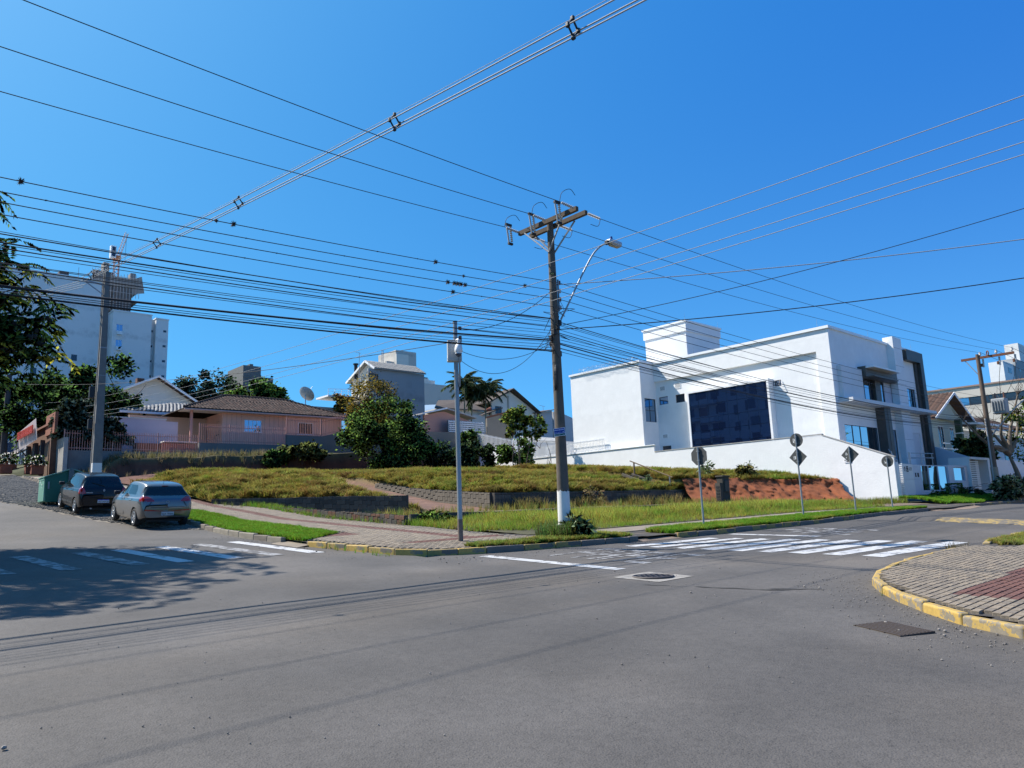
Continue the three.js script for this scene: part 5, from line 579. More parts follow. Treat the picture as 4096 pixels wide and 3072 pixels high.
// ---------- buildings outside the frame that the glass mirrors ----------
{
  const a = thing('balcony_block', 'apartment block with rows of white balconies mirrored in the dark glass wall', 'building', [-30, 3, 52]); part('wall', BX(-44, -24, 2, 34, 54, 96), coolWhite, a); for (let k = 0; k < 9; k++) { part('balcony', BX(-24, -22.4, 4.4 + k * 3, 5.4 + k * 3, 72.5, 88), M.white, a); for (let i = 0; i < 11; i++) part('window', BX(-24, -23.95, 5.5 + k * 3, 7.2 + k * 3, 55 + i * 3.4, 56.9 + i * 3.4), M.glass, a); }
  const c = thing('yellow_block', 'plain pale yellow apartment block across the street mirrored in the office windows', 'building', [58, 0, -8]); part('wall', BX(48, 76, -1, 11, -16, -7), mat(0.52, 0.47, 0.33, 0.9, plain), c); for (let k = 0; k < 3; k++) for (let i = 0; i < 8; i++) { const w = part('window', BX(50 + i * 3.2, 51.4 + i * 3.2, 1.5 + k * 3.2, 2.9 + k * 3.2, -7, -6.94), M.white, c); part('pane', BX(50.1 + i * 3.2, 51.3 + i * 3.2, 1.6 + k * 3.2, 2.8 + k * 3.2, -6.94, -6.92), M.glass, w); }
  const r = thing('red_house', 'low house with an orange clay roof across the street mirrored in the gate glass', 'house', [84, 0, -6]); part('wall', BX(79, 92, -1, 3.4, -16, -8), cream, r); part('roof', [SLAB([78, 3.3, -7], [93, 3.3, -7], [93, 5.6, -12], [78, 5.6, -12], 0.1), SLAB([93, 3.3, -17], [78, 3.3, -17], [78, 5.6, -12], [93, 5.6, -12], 0.1)], mat(0.42, 0.15, 0.08, 0.9, con), r);
}
// ---------- poles, lamps, signs, wires ----------
const PM = [14.13, 0.9, 13.6];
{
  const p = thing('utility_pole', 'weathered round concrete utility pole with a whitewashed foot and double crossarm', 'pole', PM); const [t, b, s] = PM;
  const shaft = new THREE.CylinderGeometry(0.088, 0.155, 7.45, 24, 20); shaft.translate(t, 2.1 + 3.725, -s); part('shaft', metres(shaft), M.poleConcrete, p);
  const paint = new THREE.CylinderGeometry(0.16, 0.178, 1.45, 24, 1); { const q = paint.attributes.position; for (let i = 0; i < q.count; i++) if (q.getY(i) > 0) q.setY(i, q.getY(i) + 0.06 * (hash(i, 4) - 0.5)); } paint.translate(t, 1.37, -s); part('painted_foot', metres(paint), M.limewash, p);
  part('crossarm', BX(t - 0.29, t - 0.19, 9.37, 9.49, s - 1.25, s + 1.0), mat(0.11, 0.08, 0.055, 0.9, con), p); part('crossarm', BX(t + 0.1, t + 0.2, 9.37, 9.49, s - 1.22, s + 0.95), mat(0.11, 0.08, 0.055, 0.9, con), p);
  for (const q of [-1, 1]) part('brace', [BAR([t - 0.28, 9.36, s + q * 0.75], [t - 0.1, 8.62, s], 0.035, 0.035), BAR([t + 0.2, 9.36, s + q * 0.75], [t + 0.1, 8.62, s], 0.035, 0.035)], M.galv, p);
  for (const h of [8.6, 7.95, 7.7, 7.45, 7.2, 6.95, 6.6, 6.3, 5.9, 5.4, 4.9, 4.55, 2.75]) part('steel_band', CYL([t, h - 0.018, s], [t, h + 0.018, s], 0.155 - 0.0095 * (h - 2), 0.155 - 0.0095 * (h - 2), 20), M.galv, p);
  const shed = (a, b2, n, r) => { const A = V(...a), B = V(...b2), o = [CYL(A, B, r * 0.45, r * 0.45, 8)]; for (let i = 0; i < n; i++) { const c = A.clone().lerp(B, (i + 0.5) / n), d = A.clone().lerp(B, (i + 0.9) / n); o.push(CYL(c, d, r, r * 0.5, 10)); } return o; };
  for (const q of [-1.2, -0.15, 0.95]) { part('strain_insulator', shed([t - 0.33, 9.44, s + q], [t - 0.78, 9.47, s + q], 7, 0.042), M.ceramic, p); part('strain_insulator', shed([t + 0.24, 9.42, s + q], [t + 0.72, 9.4, s + q], 7, 0.042), M.ceramic, p); part('jumper', TUBE([[t - 0.85, 9.48, s + q], [t - 0.8, 9.72, s + q - 0.05], [t - 0.55, 9.86, s + q - 0.12], [t - 0.4, 9.72, s + q - 0.15]], 0.008, 5, 20), M.cable, p); part('jumper', TUBE([[t + 0.75, 9.4, s + q], [t + 0.5, 9.1, s + q - 0.1], [t + 0.15, 9.05, s + q - 0.15]], 0.008, 5, 16), M.cable, p); }
  for (const q of [1.2, 0.25, -0.75]) { const c = part('fuse_cutout', shed([t - 0.4, 9.68, s + q], [t - 0.36, 9.22, s + q], 8, 0.045), mat(0.36, 0.37, 0.35, 0.5), p); part('fuse_tube', CYL([t - 0.55, 9.72, s + q], [t - 0.47, 9.15, s + q], 0.025, 0.025, 8), M.ceramic, c); part('hinge', [BX(t - 0.58, t - 0.36, 9.68, 9.74, s + q - 0.03, s + q + 0.03), BX(t - 0.5, t - 0.34, 9.12, 9.18, s + q - 0.03, s + q + 0.03)], M.black, c); }
  for (let k = 0; k < 4; k++) { const h = 7.77 - k * 0.235; part('spool_insulator', [CYL([t + 0.17, h - 0.05, s - 0.06], [t + 0.17, h + 0.05, s - 0.06], 0.05, 0.05, 10), CYL([t + 0.17, h - 0.02, s - 0.06], [t + 0.17, h + 0.02, s - 0.06], 0.036, 0.036, 10)], k % 2 ? M.ceramic : M.brownCeramic, p); } part('rack', BX(t + 0.1, t + 0.13, 6.95, 7.85, s - 0.1, s - 0.06), M.galv, p);
  const coil = []; for (let k = 0; k < 5; k++) coil.push(new THREE.TorusGeometry(0.2, 0.02, 6, 24).scale(0.55, 1.5, 1).rotateY(Math.PI / 4 - 0.1 + k * 0.02).translate(t - 0.2, 5.05 + 0.01 * k, -(s - 0.1) + k * 0.015)); part('cable_coil', coil, M.cable, p);
  for (let k = 0; k < 14; k++) { const h = 5.4 + rnd() * 2.0, a = rr(0, 6.28), a2 = a + rr(0.6, 2.5), r = 0.13, q = rr(0.1, 0.45); part('loose_lead', TUBE([[t + r * Math.cos(a), h, s + r * Math.sin(a)], [t + (r + q) * Math.cos((a + a2) / 2), h - rr(-0.2, 0.5), s + (r + q) * Math.sin((a + a2) / 2)], [t + r * Math.cos(a2), h - rr(0, 0.5), s + r * Math.sin(a2)]], 0.008, 4, 14), M.cable, p); }
  for (let k = 0; k < 7; k++) { const a = k * 0.9; part('splice_box', BX(t + 0.12 * Math.cos(a) - 0.05, t + 0.12 * Math.cos(a) + 0.05, 5.7 + k * 0.14, 5.85 + k * 0.14, s + 0.12 * Math.sin(a) - 0.05, s + 0.12 * Math.sin(a) + 0.05, 0.01), M.black, p); }
  part('pole_number', new THREE.PlaneGeometry(0.16, 0.07).rotateY(-0.74).translate(t - 0.095, 7.98, -s + 0.087), mat(1, 1, 1, 0.7, { map: canvasTex(64, 28, (x, w, h) => { x.fillStyle = '#2b2a20'; x.fillRect(0, 0, w, h); x.fillStyle = '#c9bf6a'; x.font = 'bold 24px sans-serif'; x.fillText('263', 8, 23); }) }), p);
  const sn = thing('street_name_sign', 'small blue street name plate strapped to the utility pole', 'sign', [13.98, 3.62, 13.48]); sn.rotation.set(0, -0.74, 0.1); local('plate', new THREE.BoxGeometry(0.3, 0.21, 0.012), [M.white, M.white, M.white, M.white, mat(1, 1, 1, 0.45, { map: canvasTex(512, 358, (x, w, h) => { x.fillStyle = '#e8eef4'; x.fillRect(0, 0, w, h); x.fillStyle = '#0c2f86'; x.fillRect(14, 14, w - 28, 224); x.fillStyle = '#0d4a4a'; x.fillRect(14, 250, w - 28, 94); x.fillStyle = '#e8f0ff'; x.font = 'bold 54px sans-serif'; x.fillText('Antônio Morandini', 26, 100, w - 60); x.font = '26px sans-serif'; x.fillText('CENTRO - LOTEAMENTO', 30, 200, 280); x.font = 'bold 44px sans-serif'; x.fillText('PC1', 400, 205); x.font = '30px sans-serif'; x.fillText('Imóveis e Serviços', 40, 312, 240); x.fillText('3322-0', 390, 312, 100); }) }), M.white], sn); local('strap', new THREE.BoxGeometry(0.16, 0.02, 0.1).translate(0, 0, -0.06), M.galv, sn);
  const l = thing('street_lamp', 'street lamp on a curved steel arm reaching out from the utility pole', 'street lamp', [14.2, 6.8, 13.4]); part('arm', TUBE([[14.22, 6.7, 13.45], [14.35, 7.0, 13.36], [14.95, 8.1, 13.2], [15.35, 8.75, 13.08], [15.62, 9.0, 13.0], [15.85, 9.1, 12.95]], 0.026, 10, 40), M.galv, l); const hd = part('lamp_head', BX(15.78, 16.32, 9.06, 9.2, 12.83, 13.05, 0.05), mat(0.5, 0.51, 0.52, 0.5, { metalness: 0.3 }), l); part('lens', BX(15.9, 16.28, 9.035, 9.06, 12.86, 13.02), M.ceramic, hd); part('photocell', CYL([15.95, 9.2, 12.94], [15.95, 9.3, 12.94], 0.045, 0.035, 10), mat(0.02, 0.05, 0.2, 0.4), hd); part('clamp', BX(15.7, 15.8, 9.02, 9.14, 12.88, 13.0, 0.02), M.black, l);
}
{ // camera mast
  const [t, b, s] = [11.55, 0.92, 14.7]; const p = thing('camera_pole', 'slim galvanised steel pole standing on the paved corner', 'pole', [t, b, s]); part('shaft', [CYL([t, b - 0.1, s], [t, 5.2, s], 0.062, 0.058, 20), CYL([t, 5.2, s], [t, 6.5, s], 0.056, 0.054, 20)], M.galv, p); part('collar', CYL([t, b, s], [t, b + 0.55, s], 0.066, 0.066, 20), mat(0.2, 0.15, 0.12, 0.8, con), p); part('cap', CYL([t, 6.5, s], [t, 6.53, s], 0.06, 0.06, 16), M.black, p); for (const h of [6.35, 6.1, 6.02, 5.85]) part('spool_insulator', CYL([t + 0.12, h - 0.04, s - 0.04], [t + 0.12, h + 0.04, s - 0.04], 0.045, 0.045, 8), M.brownCeramic, p);
  const e = thing('equipment_box', 'pale grey equipment cabinet marked 158 on the slim pole', 'cabinet', [t, 5.4, s]); e.rotation.y = -0.55; local('cabinet', new RoundedBoxGeometry(0.36, 0.56, 0.22, 3, 0.02).translate(-0.04, 0.33, 0.02), mat(0.4, 0.41, 0.4, 0.6), e); local('door_label', new THREE.BoxGeometry(0.004, 0.14, 0.17), mat(1, 1, 1, 0.6, { map: canvasTex(128, 110, (x, w, h) => { x.fillStyle = '#dcdcd8'; x.fillRect(0, 0, w, h); x.fillStyle = '#333'; x.font = 'bold 22px sans-serif'; x.fillText('PM0171', 14, 30); x.font = 'bold 58px sans-serif'; x.fillText('158', 12, 92); }) }), e, [-0.222, 0.14, 0.03]);
  const c = thing('dome_camera', 'white dome surveillance camera hanging before the equipment cabinet', 'camera', [11.42, 5.6, 14.42]); local('housing', new THREE.LatheGeometry([[0, 0.28], [0.05, 0.26], [0.085, 0.2], [0.1, 0.13], [0.105, 0.06], [0.085, 0.05], [0.085, 0.0]].map(q => new THREE.Vector2(...q)), 24), M.copingWhite, c); local('dome', new THREE.SphereGeometry(0.08, 20, 12, 0, 6.283, Math.PI / 2, Math.PI / 2), M.glassDark, c); local('bracket', TUBE([new THREE.Vector3(0, 0.27, 0), new THREE.Vector3(0, 0.36, 0), new THREE.Vector3(0.06, 0.38, -0.15), new THREE.Vector3(0.13, 0.3, -0.28)], 0.03, 8, 14), M.copingWhite, c); local('conduit', TUBE([new THREE.Vector3(0.05, 0.0, -0.05), new THREE.Vector3(0.1, -0.4, -0.1), new THREE.Vector3(0.16, -0.8, -0.2)], 0.025, 8, 14), M.galv, c);
}
{ // concrete H pole up the hill street
  const [t, b, s] = [9.8, H(9.8, 42.4) + 0.1, 42.4]; const p = thing('concrete_pole', 'tall square grey concrete pole with a white foot behind the dumpster', 'pole', [t, b, s]); const sh = (h0, h1, w0, w1) => { const g = new THREE.CylinderGeometry(w1 * 0.7071, w0 * 0.7071, h1 - h0, 4, 1); g.rotateY(Math.PI / 4); g.translate(t, (h0 + h1) / 2, -s); const n = g.toNonIndexed(); n.computeVertexNormals(); return metres(n); };
  part('shaft', sh(b + 1.5, 15.05, 0.43, 0.22), M.poleGrey, p); part('painted_foot', sh(b, b + 1.5, 0.46, 0.432), M.limewash, p); part('sunlit_rib', [BAR([t - 0.225, b, s + 0.15], [t - 0.12, 15, s + 0.07], 0.05, 0.1)], M.poleGrey, p); for (const h of [7.0, 8.3, 9.4, 10.9]) part('steel_band', sh(h - 0.03, h + 0.03, 0.42 - 0.019 * (h - 5), 0.42 - 0.019 * (h - 5)), M.galv, p); part('cable_bracket', [BAR([t, 14.3, s], [8.65, 14.45, s], 0.07, 0.07), BAR([t, 13.7, s], [8.8, 14.35, s], 0.05, 0.05)], M.galv, p); part('meter_box', BX(t - 0.5, t - 0.28, 6.6, 7.1, s - 0.1, s + 0.1, 0.02), M.black, p); part('meter_box', BX(t - 0.52, t - 0.28, 8.2, 8.8, s - 0.12, s + 0.12, 0.02), M.black, p);
  const q = thing('timber_pole', 'dark slender pole among the trees behind the shop sign', 'pole', [10.4, 5.8, 76]); part('shaft', CYL([10.4, 5.8, 76], [10.4, 15, 76], 0.28, 0.2, 10), mat(0.09, 0.075, 0.07, 0.9, con), q);
}
const PR = [56.2, 1.2, 14.9];
{ // transformer pole at the right
  const [t, b, s] = PR; const p = thing('transformer_pole', 'brown concrete pole carrying a rusty crossarm at the right', 'pole', PR); part('shaft', metres(CYL([t, b, s], [t, 10.85, s], 0.2, 0.12, 16)), mat(0.15, 0.11, 0.085, 0.92, con), p); part('pale_foot', metres(CYL([t, b, s], [t, 3.3, s], 0.235, 0.215, 16)), mat(0.34, 0.29, 0.23, 0.92, con), p); part('conduit', CYL([t - 0.2, b, s + 0.05], [t - 0.16, 6.5, s + 0.05], 0.05, 0.05, 8), M.alu, p);
  part('crossarm', BX(t - 0.06, t + 0.06, 10.52, 10.68, s - 2.1, s + 1.0), M.rust, p); part('brace', BAR([t, 10.5, s + 0.75], [t, 9.5, s + 0.12], 0.05, 0.05), M.galv, p); for (const q of [-0.15, -1.1, -2.0]) { part('pin_insulator', [CYL([t, 10.68, s + q], [t, 10.78, s + q], 0.03, 0.03, 8), CYL([t, 10.78, s + q], [t, 10.9, s + q], 0.1, 0.06, 10), CYL([t, 10.88, s + q], [t, 10.98, s + q], 0.07, 0.05, 10)], M.ceramic, p); const c = part('fuse_cutout', [CYL([t + 0.15, 10.5, s + q - 0.1], [t + 0.1, 9.95, s + q - 0.1], 0.06, 0.055, 10)], M.ceramic, p); part('clamp', BX(t + 0.02, t + 0.2, 10.0, 10.2, s + q - 0.05, s + q + 0.05), M.rust, c); }
  part('insulator_drop', TUBE([[t + 0.1, 9.95, s - 1.2], [t + 0.2, 9.0, s - 1.0], [t + 0.4, 8.0, s - 0.9]], 0.014, 4, 16), M.cable, p); part('insulator_drop', TUBE([[t + 0.1, 9.95, s - 2.1], [t + 0.3, 9.0, s - 1.8], [t + 0.5, 8.0, s - 1.2]], 0.014, 4, 16), M.cable, p);
  const n = part('rusty_hoop', new THREE.TorusGeometry(0.16, 0.035, 8, 16).rotateY(0.6).translate(t, 10.82, -(s - 0.6)), M.rust, p);
  const tr = thing('transformer', 'grey pole transformer with cooling fins and bushings', 'transformer', [t + 0.3, 6.8, s - 0.8]); part('tank', BX(t - 0.1, t + 0.7, 6.75, 7.75, s - 1.2, s - 0.4, 0.06), mat(0.3, 0.31, 0.31, 0.6), tr); for (let k = 0; k < 5; k++) part('cooling_fin', BX(t - 0.25, t - 0.11, 6.9, 7.6, s - 1.15 + k * 0.16, s - 1.1 + k * 0.16, 0.02), mat(0.26, 0.27, 0.27, 0.6), tr); for (const q of [-1.1, -0.6]) part('bushing', [CYL([t + 0.3, 7.75, s + q], [t + 0.3, 8.15, s + q], 0.07, 0.04, 10)], M.brownCeramic, tr);
  const l = thing('street_lamp', 'street lamp arm stretching right from the transformer pole', 'street lamp', [t, 5.4, s]); part('arm', TUBE([[t + 0.05, 5.4, s - 0.15], [t + 0.2, 5.7, s - 0.4], [t + 0.8, 7.0, s - 1.4], [t + 1.6, 8.0, s - 2.4]], 0.04, 8, 24), M.alu, l); part('lamp_head', BX(t + 1.55, t + 1.95, 7.95, 8.12, s - 3.0, s - 2.4, 0.05), M.panelGrey, l); part('lamp_clamp', BX(t + 1.45, t + 1.6, 7.88, 8.05, s - 2.48, s - 2.3, 0.02), M.black, l);
}
// ---- overhead wires ----
const spanPts = (a, b, sag, n = 18) => { const o = []; for (let i = 0; i <= n; i++) { const f = i / n; o.push(V(lerp(a[0], b[0], f), lerp(a[1], b[1], f) - 4 * sag * f * (1 - f), lerp(a[2], b[2], f))); } return o; };
function wire(name, label, group, a, b, sag, r, m = M.cable, n = 18) { const g = new THREE.TubeGeometry(new THREE.CatmullRomCurve3(spanPts(a, b, sag, n)), n * 2, r, 5, false); const w = part(name, g, m, scene); note(w, label, 'cable', group); return w; }
const PL = -20;
[[-1.2, 10.75], [-0.15, 10.15], [0.95, 9.75]].forEach(([q, e]) => { wire('power_line', 'thin power line from the main pole crossarm to the upper left', 'crossarm lines to the left', [PM[0] - 0.8, 9.48, PM[2] + q], [PL, e, PM[2] + q * 1.3], 0.42, 0.009); wire('power_line', 'thin power line between the crossarms of the two utility poles', 'crossarm lines to the right', [PM[0] + 0.74, 9.4, PM[2] + q], [PR[0], 10.95, PR[2] + [-2.0, -1.1, -0.15][[-1.2, -0.15, 0.95].indexOf(q)]], 0.35, 0.0085); });
const LV = [[7.77, 7.42], [7.535, 7.17], [7.3, 7.1], [7.065, 6.95]], lvSpans = [];
LV.forEach(([h, e], k) => { const a = [PM[0] + 0.17, h, PM[2] - 0.06], b = [PL, e, PM[2]]; lvSpans.push([a, b, 0.5]); wire('power_line', 'dark low-voltage line with air plants running left from the pole rack', 'rack lines to the left', a, b, 0.5, 0.009); wire('power_line', 'low-voltage line from the pole rack to the transformer pole', 'rack lines to the right', a, [PR[0] - 0.4, 7.95 - k * 0.3, PR[2]], 0.3, 0.0085); });
// telephone and fibre cables
{
  const A = PM[0], S = PM[2]; seed = 77;
  for (let k = 0; k < 13; k++) { const h = 6.75 - k * 0.075 + rr(-0.03, 0.03), e = 6.75 - k * 0.07 + rr(-0.12, 0.12); wire('telephone_cable', 'black telephone cable in the bundle running left from the pole', 'telephone cables to the left', [A - 0.1, h, S + rr(-0.12, 0.12)], [PL, e, S + rr(-0.4, 0.4)], rr(0.45, 0.75), k % 4 === 0 ? 0.011 : 0.0065); }
  wire('trunk_cable', 'thick black trunk cable, heaviest of the wires to the left', null, [A - 0.1, 6.12, S], [PL, 5.75, S + 0.2], 0.62, 0.022); wire('trunk_cable', 'second thick black cable just below the heaviest one', null, [A - 0.1, 5.82, S], [PL, 5.7, S], 0.55, 0.016); wire('trunk_cable', 'thick black cable above the slim camera pole', null, [A - 0.1, 6.72, S], [PL, 6.5, S - 0.2], 0.6, 0.014);
  for (let k = 0; k < 12; k++) wire('telephone_cable', 'black telephone cable in the bundle running right to the transformer pole', 'telephone cables to the right', [A + 0.1, 6.7 - k * 0.08 + rr(-0.03, 0.03), S + rr(-0.1, 0.1)], [PR[0], 6.6 - k * 0.07 + rr(-0.1, 0.1), PR[2] + rr(-0.15, 0.15)], rr(0.35, 0.85), k % 4 === 0 ? 0.012 : 0.007);
  wire('trunk_cable', 'thick black trunk cable sagging right across the white building', null, [A + 0.1, 6.05, S], [PR[0], 6.15, PR[2]], 0.75, 0.017);
  for (let k = 0; k < 9; k++) wire('telephone_cable', 'telephone cable leaving the transformer pole to the right', 'telephone cables beyond the transformer pole', [PR[0], 6.6 - k * 0.12, PR[2]], [95, 7 - k * 0.15 + rr(-0.3, 0.3), 16 + rr(-2, 2)], rr(0.3, 0.8), 0.012);
  for (let k = 0; k < 3; k++) wire('power_line', 'power line leaving the transformer pole crossarm to the right', 'crossarm lines beyond the transformer pole', [PR[0], 10.95, PR[2] - 0.2 - k * 0.9], [100, 10.6, 13 - k * 0.9], 0.5, 0.012);
  // service lines across the side street
  wire('service_cable', 'twisted service cable rising right from the pole rack', null, [A + 0.1, 7.72, S], [28, 8.6, -6], 0.5, 0.012, M.alu); wire('service_cable', 'thin dark service cable climbing steeply to the upper right', null, [A + 0.1, 6.55, S], [25, 10.6, -4.5], 0.6, 0.009); wire('service_cable', 'dark service cable with air plants climbing gently to the right edge', null, [A + 0.1, 6.45, S], [27, 7.9, -3], 0.45, 0.013);
  // spare drops between the two corner poles
  wire('service_cable', 'slack thin cable hanging between the slim pole and the utility pole', 'slack drops between the corner poles', [A - 0.1, 6.1, S], [11.65, 5.75, 14.65], 0.35, 0.007); wire('service_cable', 'slack thin cable hanging between the slim pole and the utility pole', 'slack drops between the corner poles', [A - 0.1, 6.5, S], [11.65, 5.5, 14.65], 0.75, 0.007); wire('service_cable', 'slack thin cable hanging between the slim pole and the utility pole', 'slack drops between the corner poles', [A - 0.1, 7.5, S], [11.65, 6.3, 14.65], 0.3, 0.009);
  wire('service_cable', 'single thin line from the slim pole past the tower on the left', null, [11.6, 6.0, 14.7], [6.2, 8.6, 42], 0.4, 0.009); wire('service_cable', 'drooping loop of cable beside the square concrete pole', null, [9.75, 10.4, 42.3], [13.0, 9.8, 46], 1.4, 0.02);
}
// four pale lines running up the hill street in front of the pole
[[0, 0], [0.0, -0.38], [0.05, -0.72], [0.1, -0.9]].forEach(([dt, dh], k) => wire('power_line', 'pale aluminium line crossing in front of the pole up the hill street', 'pale lines up the hill street', [13.0 + dt, 7.55 + dh * 0.9, -8], [12.9 + dt, 13.2 + dh * 1.6, 80], 1.5, 0.008, M.alu, 30));
{ // compact spacer cable high over the street
  const f = s => 9.05 + 0.1195 * s + 0.0002 * s * s, offs = [[0, 0.2], [-0.13, 0.02], [0.13, 0.02], [0, -0.16]]; const names = ['steel messenger wire above the spacer cables overhead', 'thick pale spacer cable high over the street', 'thick pale spacer cable high over the street', 'thick pale spacer cable high over the street'];
  offs.forEach(([dt, dh], k) => { const P = []; for (let i = 0; i <= 40; i++) { const s = lerp(-25, 42.4, i / 40); P.push(V(8.7 + dt, f(s) + dh - 0.25 * Math.sin(Math.PI * i / 40), s)); } const w = part('spacer_cable', new THREE.TubeGeometry(new THREE.CatmullRomCurve3(P), 80, k ? 0.014 : 0.006, 6), M.alu, scene); note(w, names[k], 'cable', k ? 'spacer cables' : null); const P2 = P.map((q, i) => V(8.7 + dt, 14.2 + dh + i * 0.22 - 0.3 * Math.sin(Math.PI * i / 40), 42.4 + i)); note(part('spacer_cable', new THREE.TubeGeometry(new THREE.CatmullRomCurve3(P2), 60, 0.017, 5), M.alu, scene), 'spacer cable continuing up the hill past the square pole', 'cable', 'spacer cables up the hill'); });
  [7.6, 13.1, 22, 30.2, 40.8].forEach((s, i) => { const h = f(s) - 0.25 * Math.sin(Math.PI * (s + 25) / 67.4), c = thing('cable_spacer', ['black diamond cable spacer at the top of the picture', 'black diamond cable spacer second from the top', 'black diamond cable spacer above the crane', 'black diamond cable spacer halfway to the square pole', 'black diamond cable spacer nearest the square pole'][i], 'spacer', [8.7, h, s], 'cable spacers'); const q = [[0, 0.2], [-0.13, 0.02], [0, -0.16], [0.13, 0.02]]; part('diamond', q.map((a, k) => BAR([8.7 + a[0], h + a[1], s], [8.7 + q[(k + 1) % 4][0], h + q[(k + 1) % 4][1], s], 0.028, 0.025)), M.black, c); for (const a of q) part('clip', BX(8.7 + a[0] - 0.03, 8.7 + a[0] + 0.03, h + a[1] - 0.045, h + a[1] + 0.045, s - 0.04, s + 0.04, 0.02), M.black, c); });
}
// air plants growing on the lines
{
  const ball = (r, n) => { const o = []; for (let i = 0; i < n; i++) { const d = new THREE.Vector3(rr(-1, 1), rr(-1, 1), rr(-1, 1)).normalize(), g = new THREE.ConeGeometry(0.012, r * rr(0.7, 1.4), 3); g.translate(0, r * 0.5, 0); g.applyQuaternion(new THREE.Quaternion().setFromUnitVectors(new THREE.Vector3(0, 1, 0), d)); o.push(g); } return join(o); };
  const gs = [ball(0.07, 60), ball(0.05, 40), ball(0.025, 14)], pm = mat(0.07, 0.05, 0.04, 1); const put = (k, t, q, i) => { const [a, b, sag] = lvSpans[k], f = (a[0] - t) / (a[0] - b[0]); const m = shade(new THREE.Mesh(gs[q], pm)); m.name = numbered('air_plant'); m.position.set(t, lerp(a[1], b[1], f) - 4 * sag * f * (1 - f), -lerp(a[2], b[2], f)); note(m, i ? 'large spiky air plant growing on a low-voltage line' : 'small air plant tuft on a low-voltage line', 'air plant', i ? 'large air plants on the lines' : 'small air plants on the lines'); scene.add(m); };
  for (const [k, t, q] of [[0, 5.27, 0], [0, 4.95, 1], [0, 1.8, 0], [0, 10.1, 0], [1, 10.95, 1], [1, 13.0, 0], [2, 10.45, 0], [2, 10.65, 0], [2, 10.75, 0], [2, 10.85, 0], [2, 10.98, 0], [3, 10.6, 0]]) put(k, t, q, q === 0);
  for (let i = 0; i < 12; i++) put(i % 4, rr(2, 13), 2, false);
}
// ---- traffic signs seen from behind ----
function sign(label, base, top, plates, group) {
  const [t, h, s] = base, p = thing('traffic_sign', label, 'traffic sign', base, group); part('post', CYL([t, h - 0.3, s], [t, top, s], 0.03, 0.03, 12), M.galv, p); const face = mat(0.5, 0.45, 0.1, 0.5), back = mat(0.085, 0.088, 0.09, 0.55, { map: T.concrete, metalness: 0.2 });
  for (const [kind, hc, r] of plates) { const n = kind === 'circle' ? 40 : kind === 'octagon' ? 8 : 4, g = new THREE.CylinderGeometry(r, r, 0.006, n); if (kind === 'octagon') g.rotateY(Math.PI / 8); g.rotateZ(Math.PI / 2); if (kind === 'diamond') g.rotateX(0); const pl = part('plate', g.translate(t + 0.045, hc, -s), back, p); for (const y of [0.3, -0.3]) part('bracket', BX(t - 0.035, t + 0.042, hc + y * r * 1.6 - 0.015, hc + y * r * 1.6 + 0.015, s - 0.04, s + 0.04), M.galv, pl); if (kind !== 'octagon') for (let i = 0; i < 3; i++) part('sticker', BX(t + 0.0395, t + 0.0415, hc + rr(-0.5, 0.3) * r, hc + rr(0.35, 0.5) * r * 0.2 + rr(-0.5, 0.2) * r, s + rr(0.15, 0.45) * r, s + rr(0.5, 0.6) * r * 0.9), M.panelGrey, pl); }
  return p;
}
seed = 501;
sign('octagonal stop sign on a steel post, seen from behind', [19.63, 0.95, 13.06], 3.35, [['octagon', 3.08, 0.3]]);
sign('round sign above a diamond sign on one post, both seen from behind', [25.97, 1.03, 13.06], 4.02, [['circle', 3.8, 0.25], ['diamond', 3.18, 0.34]]);
sign('single diamond warning sign seen from behind, near the wall plate', [29.76, 1.07, 12.8], 3.65, [['diamond', 3.33, 0.35]]);
sign('single round sign seen from behind, furthest along the verge', [34.06, 1.09, 13.06], 3.35, [['circle', 3.16, 0.25]]);
